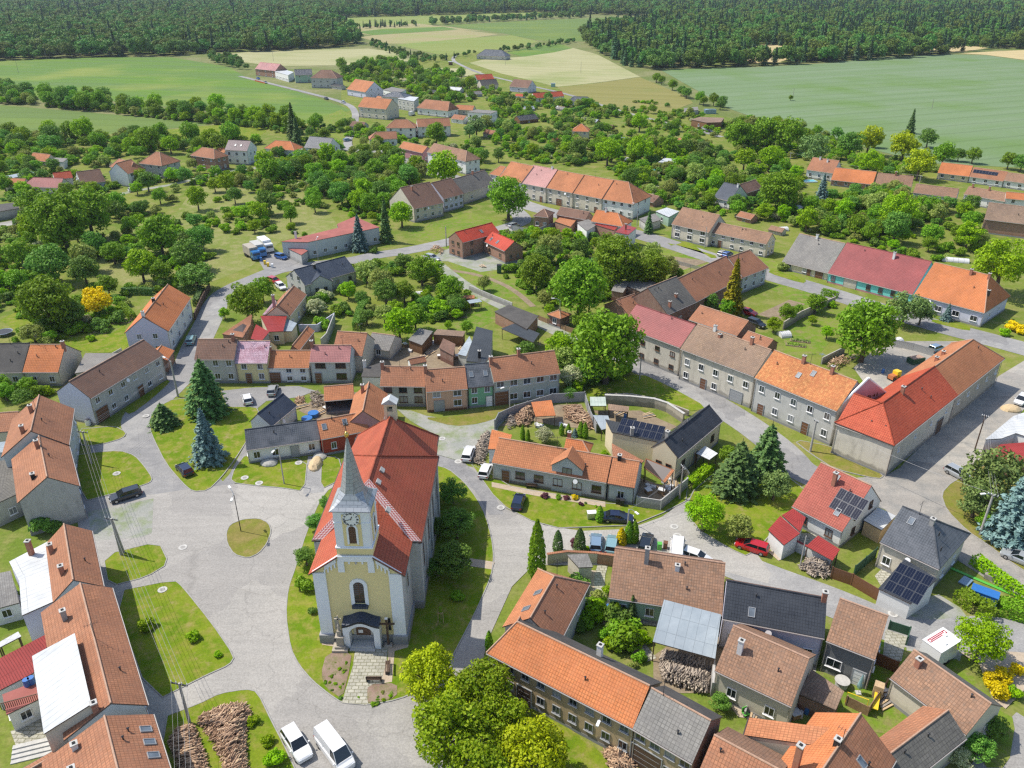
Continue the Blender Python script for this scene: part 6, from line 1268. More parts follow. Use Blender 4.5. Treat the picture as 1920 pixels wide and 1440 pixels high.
hedge([(668,620),(676,590),(690,570)],1.6,2.0,'leaf_dark','untrimmed hedge dividing the middle gardens',seed=10)
hedge([(1540,552),(1570,560)],1.2,1.6,'leaf_green','short hedge at the top of the mown back lawn',seed=11)
##  forests (uncountable): instanced trees
FT=[crown_mesh(201,'forest_leaf',nc=24,per=44,leaf=.95,D=11,cz=7.5,rz=1.0,cl=(1.1,1.8),low=.9),crown_mesh(202,'forest_leaf',nc=26,per=44,leaf=.95,D=12,cz=7,rz=.9,cl=(1.1,1.7),low=.9),crown_mesh(203,'forest_leaf',nc=24,per=44,leaf=.95,D=10,cz=8.5,rz=1.15,cl=(1.1,1.8),low=.9),
conifer_mesh(204,'forest_needle',H=15,Rr=3.0,n=420,leaf=1.1,whorl=12,shape=.8),conifer_mesh(205,'forest_needle',H=17,Rr=2.7,n=420,leaf=1.1,whorl=13,shape=.8)]
def scatter_group(meshes,nm='forest'):
 g_=bpy.data.node_groups.new(nm+'_scatter','GeometryNodeTree');g_.interface.new_socket('Geometry',in_out='INPUT',socket_type='NodeSocketGeometry');g_.interface.new_socket('Geometry',in_out='OUTPUT',socket_type='NodeSocketGeometry')
 n,l=g_.nodes,g_.links;gi=n.new('NodeGroupInput');go=n.new('NodeGroupOutput');j=n.new('GeometryNodeJoinGeometry')
 for m_ in reversed(meshes):
  o=bpy.data.objects.new(nm+'_source',m_);oi=n.new('GeometryNodeObjectInfo');oi.inputs['Object'].default_value=o;oi.inputs['As Instance'].default_value=True;l.new(oi.outputs['Geometry'],j.inputs[0])
 ip=n.new('GeometryNodeInstanceOnPoints');ip.inputs['Pick Instance'].default_value=True
 l.new(gi.outputs[0],ip.inputs['Points']);l.new(j.outputs[0],ip.inputs['Instance'])
 def at(nm,ty):
  a=n.new('GeometryNodeInputNamedAttribute');a.data_type=ty;a.inputs['Name'].default_value=nm;return a.outputs['Attribute']
 l.new(at('kind','INT'),ip.inputs['Instance Index']);l.new(at('rot','FLOAT_VECTOR'),ip.inputs['Rotation']);l.new(at('size','FLOAT_VECTOR'),ip.inputs['Scale'])
 l.new(ip.outputs[0],go.inputs[0]);return g_
FG=scatter_group(FT)
TK=[KB['w'][0],KB['l'][0],KB['d'][0],KB['o'][0],KB['w'][1],KB['f'][0],K['w'][0],K['l'][0],K['d'][0],K['o'][1]];TG=scatter_group(TK,'thicket')
def points(name,V,Kd,Ro,S,grp,label):
 me=bpy.data.meshes.new(name);me.from_pydata(V,[],[])
 a=me.attributes.new('kind','INT','POINT');a.data.foreach_set('value',Kd)
 for nm,dt in(('rot',Ro),('size',S)):
  a=me.attributes.new(nm,'FLOAT_VECTOR','POINT');a.data.foreach_set('vector',[c for t in dt for c in t])
 o=bpy.data.objects.new(name,me);col.objects.link(o);md=o.modifiers.new('scatter','NODES');md.node_group=grp;tag(o,label,None,None,'stuff');print(name,len(V));return o
def thicket(poly,label,seed,step=3.6,dens=.5,trees=.12,smin=.5,smax=1.3,name='thicket',ts=(.4,.85)):
 r=rnd(seed);w=[tuple(P(u,v))[:2]for u,v in poly];xs=[p[0]for p in w];ys=[p[1]for p in w];V,Kd,Ro,S=[],[],[],[]
 ft=[f for f in FOOT if any(min(xs)-20<q[0]<max(xs)+20 and min(ys)-20<q[1]<max(ys)+20 for q in f)];rs=[q for q in ROADS if min(xs)-9<q[0]<max(xs)+9 and min(ys)-9<q[1]<max(ys)+9]
 y=min(ys)
 while y<max(ys):
  x=min(xs)
  while x<max(xs):
   px,py=x+r.uniform(-.5,.5)*step,y+r.uniform(-.5,.5)*step;x+=step
   pn=.5+.28*math.sin(px*.11+seed*2.1+1.7*math.sin(py*.06))+.28*math.sin(py*.13+seed+1.3*math.sin(px*.07))+r.uniform(-.2,.2)
   if pn>dens*1.15+.0 or not inpoly(px,py,w):continue
   if any(inpoly(px,py,f)for f in ft)or any((q[0]-px)**2+(q[1]-py)**2<(q[2]+.8)**2 for q in rs):continue
   tr=r.random()<trees;Kd.append(r.choice((6,7,8,9))if tr else r.choice((0,0,1,2,3,4,5 if r.random()<.2 else 4)));s=r.uniform(*ts)if tr else r.uniform(smin,smax)
   V.append((px,py,-.2));Ro.append((0,0,r.uniform(0,6.28)));S.append((s,s,s*r.uniform(.75,1.1)))
  y+=step
 points(name,V,Kd,Ro,S,TG,label)
def forest(name,poly,label,seed,step=9.5,mixf=.35,holes=(),smin=.75,smax=1.15,maxn=60000):
 r=rnd(seed);w=[tuple(P(u,v))[:2]for u,v in poly];hs=[[tuple(P(u,v))[:2]for u,v in h]for h in holes]
 xs=[p[0]for p in w];ys=[p[1]for p in w];V,Kd,Ro,S=[],[],[],[];y=min(ys)
 while y<max(ys):
  st=step*(1 if y<1000 else 1.0+(y-1000)/2200.0);half=y*.75+60
  x=max(min(xs),-half)
  while x<min(max(xs),half):
   px,py=x+r.uniform(-.45,.45)*st,y+r.uniform(-.45,.45)*st
   if inpoly(px,py,w)and not any(inpoly(px,py,h)for h in hs):
    pn=math.sin(px*.009+seed)+math.sin(py*.011+px*.004)+r.uniform(-.8,.8)
    con=r.random()<mixf*(1.25+.45*pn)
    V.append((px,py,0));Kd.append(r.choice((3,4))if con else r.choice((0,1,2)));s=r.uniform(smin,smax)*(st/step)**.5;Ro.append((0,0,r.uniform(0,6.28)));S.append((s,s,s*r.uniform(.85,1.15)))
   x+=st
  y+=st
 return points(name,V,Kd,Ro,S,FG,label)
clr=[[(1380,104),(1430,84),(1485,88),(1510,100),(1460,116),(1400,118)],[(1680,80),(1720,77),(1790,84),(1850,90),(1800,97),(1700,92)]]
forest('forest',[(-500,126),(0,114),(180,107),(320,105),(400,99),(520,96),(600,91),(680,84),(655,60),(605,34),(700,32),(850,28),(1000,23),(1090,27),(1240,31),(1240,-12),(-1600,-12)],'dense mixed forest behind the fields on the left',3,step=9.5,mixf=.07,smin=.75,smax=1.35)
forest('forest',[(1092,66),(1096,82),(1130,102),(1173,124),(1220,132),(1280,129),(1413,125),(1527,118),(1647,113),(1747,105),(1797,99),(1845,92),(1920,92),(2500,92),(3000,-12),(1240,-12),(1240,42),(1180,52)],'dense dark forest behind the big green field on the right',8,step=9.5,mixf=.22,holes=clr,smin=.75,smax=1.35)
forest('hedgerow',[(800,44),(830,41),(960,36),(1060,30),(1100,29),(1100,33),(960,40),(830,47),(805,48)],'row of trees between the far fields',5,step=11,mixf=.1,smin=.5,smax=.8)
forest('hedgerow',[(655,53),(700,49),(780,47),(782,50),(700,53),(656,56)],'short row of small trees in the far fields',6,step=10,mixf=.6,smin=.4,smax=.6)
forest('hedgerow',[(690,86),(700,78),(760,100),(820,112),(880,102),(900,98),(870,108),(800,120),(760,112)],'bushy field margin with small trees beyond the far houses',7,step=8,mixf=.1,smin=.25,smax=.45)
forest('hedgerow',[(930,97),(1040,83),(1080,76),(1085,80),(1040,87),(940,100)],'line of bushes beside the pale wheat field',9,step=8,mixf=.1,smin=.25,smax=.5)
forest('hedgerow',[(390,106),(440,112),(470,132),(455,133),(400,118)],'bushes at the corner of the green field',10,step=8,mixf=.0,smin=.4,smax=.6)
TH=[([(-40,430),(60,395),(230,383),(330,410),(400,490),(350,545),(250,552),(150,545),(-20,590)],'tangled bushes under the orchard trees at the left',1,3.3,.62,.12),
([(490,318),(620,306),(740,298),(800,325),(745,390),(700,425),(640,400),(560,362),(480,350)],'undergrowth of the wood in the village middle',2,3.6,.8,.3),
([(-60,262),(200,260),(330,262),(500,268),(430,296),(200,298),(120,300),(-60,300)],'hedges and young trees behind the far left houses',3,4.2,.7,.35),
([(-10,172),(65,182),(70,197),(-10,196)],'bushes of the short field hedge at the left edge',4,3.4,.95,.5),([(85,192),(208,196),(212,211),(88,203)],'bushes of the tall field hedge',5,3.4,.95,.5),([(212,206),(300,212),(430,219),(560,238),(560,256),(450,238),(300,224),(215,214)],'bushes of the long hedge between the green fields',6,3.4,.9,.4),
([(900,238),(1070,248),(1280,260),(1390,300),(1420,335),(1310,360),(1230,340),(1100,320),(950,296)],'garden shrubs north of the white terrace',7,3.3,.7,.24),
([(1440,400),(1560,388),(1700,398),(1840,418),(1850,470),(1760,490),(1700,482),(1560,447),(1470,430)],'overgrown garden shrubs behind the turquoise farmhouse',8,3.4,.62,.25),
([(640,505),(830,500),(900,560),(860,600),(740,615),(640,590)],'overgrown shrubs in the middle gardens',9,2.6,.58,.08),([(940,440),(1100,440),(1250,500),(1300,540),(1120,565),(1000,580),(950,540)],'shrubs and tall weeds below the main street',10,2.8,.55,.10),
([(640,125),(720,112),(800,130),(870,142),(910,165),(880,196),(790,195),(700,172),(640,150)],'shrubs around the far row of houses',11,4.2,.6,.3),([(900,168),(1000,185),(1100,198),(1190,215),(1200,240),(1080,240),(930,222)],'shrubs of the far gardens below the wheat field',12,3.8,.55,.2),
([(1280,300),(1450,298),(1510,330),(1500,400),(1430,420),(1260,385),(1220,360)],'garden shrubs round the brown gabled barn',13,3.2,.6,.2),([(1490,380),(1640,358),(1800,380),(1840,415),(1650,402),(1500,402)],'shrubs before the right village houses',14,3.4,.6,.2),
([(-20,296),(150,300),(300,320),(560,290),(620,300),(500,345),(300,352),(240,352),(150,372),(-20,380)],'garden shrubs among the far left houses',15,3.4,.62,.2),([(400,330),(520,350),(640,400),(600,440),(480,450),(400,480),(330,420)],'loose shrubs on the rough meadow',16,4.2,.36,.08),
([(1350,235),(1400,225),(1500,240),(1570,262),(1620,285),(1560,310),(1480,300),(1380,290)],'dense bushes at the edge of the big green field',17,3.6,.8,.4),([(560,236),(660,240),(740,250),(860,262),(900,250),(900,290),(800,272),(700,300),(560,290)],'garden shrubs at the bend of the far road',18,3.8,.45,.15),
([(1590,300),(1700,300),(1760,320),(1700,335),(1600,322)],'bushes under the yellow limes',19,3.2,.7,.2),([(0,690),(60,715),(100,745),(60,765),(-10,770)],'shrubs of the left front garden',20,2.6,.5,.05),
([(1020,1085),(1130,1060),(1150,1110),(1200,1190),(1190,1240),(1130,1180),(1090,1190)],'low border plants in the courtyard garden',21,1.7,.45,0),([(1750,1050),(1830,1040),(1925,1110),(1925,1160),(1800,1130)],'shrubs of the garden with the blue container',22,2.2,.12,0),
([(560,545),(640,560),(640,620),(560,620)],'border plants beside the pink chimney house',23,2.2,.3,0),([(1100,200),(1220,190),(1330,225),(1370,260),(1250,262),(1180,240)],'low shrubs beside the far lane',24,4.0,.4,.1),([(1430,480),(1580,570),(1590,640),(1480,660),(1400,600)],'small plants of the back gardens',25,2.6,.28,0),
([(0,590),(110,560),(240,560),(240,600),(170,640),(60,650),(0,640)],'garden shrubs below the purple leaved tree',26,2.6,.42,.04),([(1140,262+60),(1300,345),(1400,345),(1340,400),(1240,390)],'shrubs between the terrace and the pavilion',27,3.4,.5,.15),([(1040,620),(1110,690),(1170,700),(1100,745),(1050,720)],'dark undergrowth below the huge walnut',28,2.2,.8,.05)]
for a in TH:thicket(*a[:6])
##  vehicles
for nm,c in(('car_white',(.72,.72,.72)),('car_navy',(.012,.022,.06)),('car_dark',(.015,.02,.028)),('car_red',(.55,.015,.02)),('car_silver',(.40,.42,.43)),('car_blue',(.02,.10,.34)),('car_lightblue',(.22,.32,.42)),('car_black',(.012,.012,.013)),('car_teal',(.25,.42,.44)),('truck_blue',(.03,.20,.50))):
 plain(nm,c,.28,.25 if nm not in('car_white',)else 0,.6,coat=.8)
plain('carglass',(.012,.016,.02),.06,spec=.9);plain('headlamp',(.7,.72,.75),.1);plain('taillamp',(.35,.01,.01),.2);plain('rim',(.45,.46,.47),.3,.8);plain('tyre',(.018,.018,.018),.9)
_car={}
def car_parts(kind):
 if kind in _car:return _car[kind]
 S={'hatch':dict(L=4.2,W=1.78,bon=1.05,roof=(-1.75,.25,1.12,-2.0),h=1.47,belt=.93),'wagon':dict(L=4.7,W=1.82,bon=1.2,roof=(-2.0,.25,1.2,-2.25),h=1.47,belt=.95),
'sedan':dict(L=4.7,W=1.82,bon=1.2,roof=(-1.15,.2,1.15,-1.85),h=1.43,belt=.95),'suv':dict(L=4.6,W=1.86,bon=1.2,roof=(-1.95,.3,1.15,-2.2),h=1.66,belt=1.05),'van':dict(L=5.6,W=2.0,bon=1.75,roof=(-2.7,1.35,2.1,-2.75),h=2.35,belt=1.25)}[kind]
 L,W,hh,belt=S['L'],S['W'],S['h'],S['belt'];f=L/2;r0,r1,g1,g0=S['roof']
 b=MB()
 xs=[(-f,.36,belt-.12,.78),(-f+.12,.24,belt-.02,.92),(-f+.6,.22,belt,1.0),(-.2,.2,belt+.01,1.0),(g1+.02,.2,belt+.0,1.0),(f-.55,.22,belt-.12,.99),(f-.14,.24,belt-.24,.9),(f,.34,belt-.36,.76)]
 def ring(x,z0,z1,k,t=1.0):w=W/2*k;return[(x,-w*.94,z0),(x,w*.94,z0),(x,w,z0+.25),(x,w,z1-.14),(x,w*.92,z1),(x,-w*.92,z1),(x,-w,z1-.14),(x,-w,z0+.25)]
 R_=[ring(*q)for q in xs]
 for i in range(len(R_)-1):
  for k in range(8):b.face([R_[i][k],R_[i+1][k],R_[i+1][(k+1)%8],R_[i][(k+1)%8]])
 b.face(R_[0][::1]);b.face(R_[-1][::-1])
 wr=W/2*.74;wb=W/2*.90;t=.05
 b.face([(r0,-wr,hh),(r1,-wr,hh),(r1,wr,hh),(r0,wr,hh)]);b.face([(r0-.03,-wr*.96,hh-.03),(r0,-wr,hh),(r0,wr,hh),(r0-.03,wr*.96,hh-.03)])
 for s in(-1,1):
  for xb,xt in((g0,r0),(g1,r1),((r0+r1)/2-.1,(r0+r1)/2-.05)):
   b.tube([(xb,s*(wb+.01),belt-.02),(xt,s*(wr+.005),hh-.01)],[.045,.04],5)
  b.tube([(r0,s*wr,hh-.015),(r1,s*wr,hh-.015)],[.04,.04],5)
  if kind=='van':
   b.face([(g0,s*wb,belt),(r1-.6,s*wb,belt),(r1-.6,s*(wr+.05),hh-.02),(r0,s*(wr+.05),hh-.02)]);
 if kind=='van':b.face([(g0-.01,-wb,belt),(r0-.01,-wr,hh-.02),(r0-.01,wr,hh-.02),(g0-.01,wb,belt)])
 for s in(-1,1):b.box((g1-.25,s*(W/2+.09),belt+.08),(.16,.16,.12))
 body=b.mesh('car_body','car_white')
 g=MB();q=[(g0+.02,belt-.02),(r0+.03,hh-.03),(r1-.02,hh-.03),(g1-.02,belt-.02)]
 k0,k1=wb-.015,wr-.01
 pts=lambda s:[(q[0][0],s*k0,q[0][1]),(q[1][0],s*k1,q[1][1]),(q[2][0],s*k1,q[2][1]),(q[3][0],s*k0,q[3][1])]
 A,B=pts(-1),pts(1);g.face(A[::-1]);g.face(B);g.face([A[0],B[0],B[1],A[1]][::-1]);g.face([A[2],B[2],B[3],A[3]][::-1]);g.face([A[1],B[1],B[2],A[2]][::-1])
 glass=g.mesh('window','carglass')
 w=MB();w.tube([(0,-.11,0),(0,.11,0)],[.33,.33],14);wheel=w.mesh('wheel','tyre');w=MB();w.tube([(0,-.125,0),(0,.125,0)],[.2,.2],10);rim=w.mesh('rim','rim')
 hl=MB();hl.box((0,0,0),(.12,.36,.15));
 _car[kind]=(body,glass,wheel,rim,hl.mesh('headlight','headlamp'),(lambda m:m)((lambda m_:(m_.box((0,0,0),(.08,.28,.2)),m_)[1])(MB()).mesh('taillight','taillamp')),L,W,belt,f);return _car[kind]
def car(rear,front,kind,mat,label,group='parked cars',name='parked_car',cat='car',z=.06,flip=False):
 a,b=P(*rear,.6),P(*front,.6);c=(a+b)/2;an=math.atan2(b.y-a.y,b.x-a.x)
 body,glass,wheel,rim,hl,tl,L,W,belt,f=car_parts(kind)
 o=empty(name,(c.x,c.y,z),an);tag(o,label,cat,group)
 bo=inst('body',body,o);bo.material_slots[0].link='OBJECT';bo.material_slots[0].material=MATS[mat]
 inst('window',glass,o)
 for sx in(-1,1):
  for sy in(-1,1):
   w=inst('wheel',wheel,o,(sx*(f-.85),sy*(W/2-.10),.33));inst('rim',rim,w)
 for sy in(-1,1):inst('headlight',hl,o,(f-.08,sy*(W/2-.33),belt-.36));inst('taillight',tl,o,(-f+.02,sy*(W/2-.22),belt-.3))
 return o
C_=car
C_((541,1372),(572,1420),'suv','car_white','white car parked at the bottom edge left of the white van')
C_((602,1375),(655,1445),'van','car_white','white delivery van at the bottom edge',name='van',cat='van')
C_((258,921),(212,935),'wagon','car_dark','dark estate car parked across the drive left of the square');C_((355,890),(336,870),'hatch','car_navy','dark blue hatchback on the grass beside the blue spruce')
C_((466,757),(461,739),'hatch','car_white','white car parked nose up left of the two behind the pine');C_((508,741),(515,722),'hatch','car_silver','silver white car parked before the low white row house')
C_((874,862),(883,838),'wagon','car_white','white estate car beside the long stack of firewood right of the church');C_((906,893),(915,872),'hatch','car_white','white car beside the left end wall of the long cottage')
C_((968,953),(976,928),'hatch','car_navy','dark blue car on the lawn before the long cottage');C_((1136,969),(1181,972),'sedan','car_navy','dark blue saloon beside the rounded thuja')
C_((1117,1027),(1118,1008),'hatch','car_lightblue','light blue car by the courtyard wall');C_((1146,1029),(1149,1012),'hatch','car_teal','grey green car right of the light blue one');C_((1208,1030),(1214,1008),'wagon','car_dark','dark car behind the farmhouse roof right of the thujas')
C_((1268,1046),(1270,1024),'van','car_white','small white van behind the ridge of the pale brown roof',name='van',cat='van');C_((1296,1041),(1316,1048),'hatch','car_white','white car partly hidden behind the pale brown roof')
C_((1431,1031),(1389,1018),'wagon','car_red','bright red estate car on the road below the red canopy garage');C_((1786,882),(1807,893),'hatch','car_silver','silver car parked under the right pines');C_((1925,1052),(1899,1041),'sedan','car_silver','grey car at the right edge on the lane')
C_((1921,744),(1909,756),'hatch','car_white','white car at the right edge beside the dusty road')
C_((355,645),(361,629),'wagon','car_teal','pale teal car in the shade of the white two storey house');C_((518,479),(536,484),'hatch','car_blue','blue car at the left corner of the flat roofed hall')
C_((1391,582),(1413,588),'sedan','car_red','red car in the back garden behind the terracotta sheds');C_((1407,603),(1429,611),'suv','car_black','black car behind the red one in the back garden')
C_((1349,478),(1361,472),'hatch','car_silver','silver car before the two storey beige house');C_((1358,480),(1371,474),'hatch','car_blue','bright blue car before the two storey beige house');C_((1748,656),(1765,650),'hatch','car_lightblue','pale blue car behind the old stone barn')
C_((244,357),(261,354),'wagon','car_white','white car before the far left white house');C_((802,481),(819,485),'wagon','car_silver','silver estate car beside the unfinished brick house');C_((520,532),(533,542),'hatch','car_white','white car beside the grey bungalow');C_((508,524),(520,528),'hatch','car_red','red car under the tree beside the grey bungalow')
C_((958,424),(970,421),'hatch','car_silver','silver car before the hipped brick house');C_((1317,240),(1325,243),'hatch','car_silver','silver car at the far timber house');C_((1325,245),(1335,247),'sedan','car_black','black car at the far timber house')
C_((480,146),(488,148),'hatch','car_blue','small blue car at the unfinished brick house in the far row');C_((494,153),(502,156),'hatch','car_silver','small grey car on the far road');C_((768,216),(776,213),'van','car_white','small white van in front of the far double house',name='van',cat='van')
C_((608,184),(616,186),'hatch','car_black','small dark car on the far road');C_((640,190),(648,193),'hatch','car_silver','small pale car on the far road');C_((648,263),(655,262),'hatch','car_lightblue','small pale car at the bend of the far road')
def truck(rear,front,box,cab,label,L=7.5,boxmat='paint_white'):
 a,b=P(*rear,1),P(*front,1);c=(a+b)/2;an=math.atan2(b.y-a.y,b.x-a.x);o=empty('truck',(c.x,c.y,.05),an);tag(o,label,'truck','parked trucks')
 m=MB();m.box((-1.0,0,2.15),(L-2.2,2.45,2.3));m.box((-1.0,0,3.33),(L-2.3,2.35,.06));m.obj('cargo_box',boxmat,o)
 m=MB();f=L/2;pr=[(f-1.95,.5),(f,.5),(f,1.5),(f-.35,2.6),(f-1.95,2.7)]
 for i in range(5):
  p,q=pr[i],pr[(i+1)%5];m.face([(p[0],-1.15,p[1]),(q[0],-1.15,q[1]),(q[0],1.15,q[1]),(p[0],1.15,p[1])][::-1])
 for s in(-1,1):m.face([(x,s*1.15,z)for x,z in pr][::s])
 cb=m.obj('cab',cab,o);m=MB();m.face([(f+.01,-1.0,1.55),(f+.01,1.0,1.55),(f-.33,1.0,2.5),(f-.33,-1.0,2.5)])
 for s in(-1,1):m.face([(f-1.2,s*1.16,1.5),(f-.2,s*1.16,1.5),(f-.45,s*1.16,2.35),(f-1.2,s*1.16,2.4)])
 m.obj('windscreen','carglass',cb);m=MB();m.box((-.3,0,.8),(L-.8,.9,.3));m.obj('chassis','iron',o)
 for x in(-f+1.2,-f+2.3,f-1.0):
  for s in(-1,1):w=MB();w.tube([(x,s*1.15-.14,.48),(x,s*1.15+.14,.48)],[.48,.48],14);w.obj('wheel','tyre',o)
truck((489,456),(508,470),'w','car_white','white box truck at the hall, rightmost of the three trucks');truck((474,463),(496,480),'b','truck_blue','blue truck beside the white box truck at the hall',boxmat='w_grey');truck((462,470),(484,484),'b','truck_blue','leftmost blue truck at the hall',boxmat='w_stone')
tr=empty('box_trailer',P(1755,1235).xyz,R(35));tag(tr,'white box trailer with a red graphic on its roof by the bright maple','trailer')
tr.rotation_euler.z=math.atan2((P(1770,1218)-P(1738,1238)).y,(P(1770,1218)-P(1738,1238)).x)
m=MB();m.box((0,0,1.75),(3.9,2.4,2.5));m.box((0,0,3.02),(3.98,2.48,.06));m.box((.9,.3,3.1),(.5,.5,.12));m.box((-.3,-.5,3.1),(.5,.5,.12));m.obj('body','paint_white',tr)
m=MB()
for(x,y,dx,dy)in((0,.85,3.2,.10),(0,.45,3.2,.10),(1.55,.65,.1,.5),(-1.55,.65,.1,.5),(-1.2,.65,.1,.4),(1.2,.65,.1,.4),(0,.65,2.2,.12)):m.box((x,y,3.065),(dx,dy,.02))
m.obj('roof_marking','car_red',tr);m=MB();m.box((2.6,0,.55),(1.4,.1,.1));m.obj('drawbar','iron',tr)
for x in(-.5,.4):
 for s in(-1,1):w=MB();w.tube([(x,s*1.1-.1,.35),(x,s*1.1+.1,.35)],[.35,.35],12);w.obj('wheel','tyre',tr)
 ##  poles, lamps, wires
def htop(bx,by,ty):return hpx_base(bx,by,by-ty)
def hpx_base(u,v,px):
 q=P(u,v,0);lo,hi=.5,40
 for _ in range(30):
  m=(lo+hi)/2
  if v-proj(q.x,q.y,m)[1]<px:lo=m
  else:hi=m
 return lo
TOPS={}
def pole(key,bx,by,ty,label,arm=0,ang=0.0,mat='pole',r=.15,lamp=0,double=False,name='utility_pole',cat='pole',group='utility poles',lang=None,z=.05):
 q=P(bx,by,0);h=hpx_base(bx,by,by-ty);o=empty(name,(q.x,q.y,0),ang);tag(o,label,cat,group)
 m=MB();m.tube([(0,0,z-.1),(0,0,h)],[r,r*.7],10);
 if double:m.tube([(.5,0,0),(.08,0,h*.93)],[r,r*.7],10)
 m.obj('post',mat,o);TOPS[key]=[Vector((q.x,q.y,h))]
 if arm:
  m=MB();m.box((0,0,h-.15),(.12,arm,.12));m.obj('crossarm','iron',o);ofs=[-arm*.47,-arm*.17,arm*.17,arm*.47];TOPS[key]=[]
  for y in ofs:
   m=MB();m.tube([(0,y,h-.1),(0,y,h+.1),(0,y,h+.2)],[.03,.07,.04],6);m.obj('insulator','paint_white',o)
   TOPS[key].append(Vector((q.x-y*math.sin(ang),q.y+y*math.cos(ang),h+.2)))
 for k in range(lamp):
  la=(lang if lang is not None else 0)+math.pi*k*.85;d=Vector((math.cos(la),math.sin(la),0));m=MB();m.tube([(0,0,h-.05),tuple(d*.7+Vector((0,0,h+.35))),tuple(d*1.5+Vector((0,0,h+.4)))],[.05,.045,.04],6);a_=m.obj('lamp_arm','metal',o)
  m=MB();c=d*1.7+Vector((0,0,h+.38));m.box(tuple(c),(.75,.3,.14),rz=la);m.obj('lamp_head','lampglass',a_)
 return o
pole('a0',334,744,677,'grey concrete pole at the road end of the long grey building',r=.2,lamp=1,lang=2.6)
pole('a1',172,870,809,'wooden power pole on the shaded lawn, uppermost of the left line',arm=2.0,ang=1.35,r=.17);pole('a2',228,1041,972,'thick double power pole beside the gravel patch, middle of the left line',arm=2.0,ang=1.35,r=.2,double=True);pole('a3',356,1357,1281,'power pole beside the log heaps, lowest of the left line',arm=2.0,ang=1.35,r=.18)
pole('l1',452,997,928,'double headed street lamp on the small round island',lamp=2,lang=2.2,r=.07,mat='iron',name='street_lamp',cat='street lamp',group='street lamps');pole('l2',533,908,840,'street lamp on the lawn before the white cottage',r=.11,name='street_lamp',cat='street lamp',group='street lamps',lamp=1,lang=-1.8)
pole('b1',1274,936,876,'wooden power pole at the end of the concrete yard wall',arm=1.2,ang=.3,mat='wood_grey');pole('b2',1177,985,955,'short concrete lamp post beside the dark blue saloon',r=.14,name='street_lamp',cat='street lamp',group='street lamps',lamp=1,lang=-1.0)
pole('b3',1199,712,665,'white pole beside the huge walnut tree',r=.13);pole('b4',956,768,726,'grey pole before the long plain row house',r=.12,lamp=1,lang=-2.5);pole('b5',1049,611,563,'lamp post by the square brick hut',r=.08,name='street_lamp',cat='street lamp',group='street lamps',lamp=1,lang=3.0)
pole('c1',1519,847,789,'concrete pole before the tall grey street house',arm=.9,ang=.5,r=.2);pole('c2',1828,842,780,'leaning looking thin pole on the dusty road',arm=1.0,ang=.9,mat='wood_dark',r=.12);pole('c3',1837,1003,928,'pale concrete pole in front of the big blue spruce',arm=1.3,ang=.9,r=.2,lamp=1,lang=2.4)
pole('c4',1499,1066,1005,'grey lamp post before the red roofed garages',r=.1,name='street_lamp',cat='street lamp',group='street lamps');pole('d1',1127,1394,1338,'pole standing against the wall of the orange roofed farm building',r=.15,lamp=1,lang=-2.0);pole('e1',837,463,425,'concrete pole left of the unfinished brick house',r=.2);pole('e2',597,490,450,'thin lamp post before the flat roofed hall',r=.07,name='street_lamp',cat='street lamp',group='street lamps',lamp=1,lang=1.5)
pole('e3',1194,426,384,'tall lamp post at the end of the white terrace',r=.1,name='street_lamp',cat='street lamp',group='street lamps',lamp=1,lang=2.8);pole('e4',1321,464,426,'wooden pole before the beige street house',r=.13);pole('e5',955,412,387,'pole at the road bend beside the terrace walnut',r=.13);pole('e6',1067,408,370,'pole before the third terrace house',r=.12)
pole('f1',1480,308,287,'power pole left of the pool house',arm=1.6,ang=.4);pole('f2',1422,326,303,'thin pole in the right gardens',r=.1);pole('f3',1723,347,330,'power pole beside the low terracotta house',arm=1.6,ang=.2)
for i,(bx,by,ty,lb)in enumerate(((1089,137,116,'thin pole standing in the pale wheat field'),(948,122,111,'small pole at the far edge of the pale wheat field'),(1487,180,165,'thin pole beside the lone tree in the big green field'),(1747,204,185,'leaning pole in the right part of the big green field'),(88,114,90,'power pole at the forest edge above the left green field'),(35,137,113,'pole in the left part of the green field'),(513,115,97,'pole in the straw coloured field'),(661,272,256,'pole at the far road bend'))):pole('g%d'%i,bx,by,ty,lb,r=.13,group='field poles',mat='wood_grey')
wi=[0]
def wire(a,b,label,sag=.5,r=.014,group='overhead wires'):
 m=MB();pts=[]
 for i in range(13):t=i/12;p=a.lerp(b,t);p.z-=sag*4*t*(1-t);pts.append(p-a)
 m.tube(pts,[r]*13,4,cap=False);o=m.obj('overhead_wire','wire');o.location=a;tag(o,label,'wire',group)
off0=P(470,1600,9);far0=Vector((-60,104,8))
for i in range(4):
 wire(TOPS['a1'][i],TOPS['a2'][i],'overhead wire between the first and the second power pole left of the square',.5);wire(TOPS['a2'][i],TOPS['a3'][i],'overhead wire between the second and the third power pole left of the square',.8)
 wire(TOPS['a3'][i],TOPS['a3'][i]+Vector((9.5+i*.1,-24,.3)),'overhead wire leaving the third power pole over the log heaps',.5);wire(TOPS['a1'][i],TOPS['a0'][0]+Vector((0,0,-.2*i)),'overhead wire from the first left power pole to the grey concrete pole',.6)
for k1,k2,lb in(('c1','c3','overhead wire crossing the junction from the grey street house'),('c3','c2','overhead wire along the dusty road')):
 for i in range(3):wire(TOPS[k1][i%len(TOPS[k1])],TOPS[k2][i%len(TOPS[k2])],lb,.7)
for i in range(2):wire(TOPS['b1'][i],TOPS['b2'][0],'overhead wire from the wooden pole over the lawn to the lamp post',.5);wire(TOPS['b4'][0]-Vector((0,0,.2*i)),TOPS['b3'][0]-Vector((0,0,.2*i)),'overhead wire along the gravel road of the middle row',.6);wire(TOPS['f1'][i],TOPS['f3'][i],'overhead wire in front of the right village houses',.8)
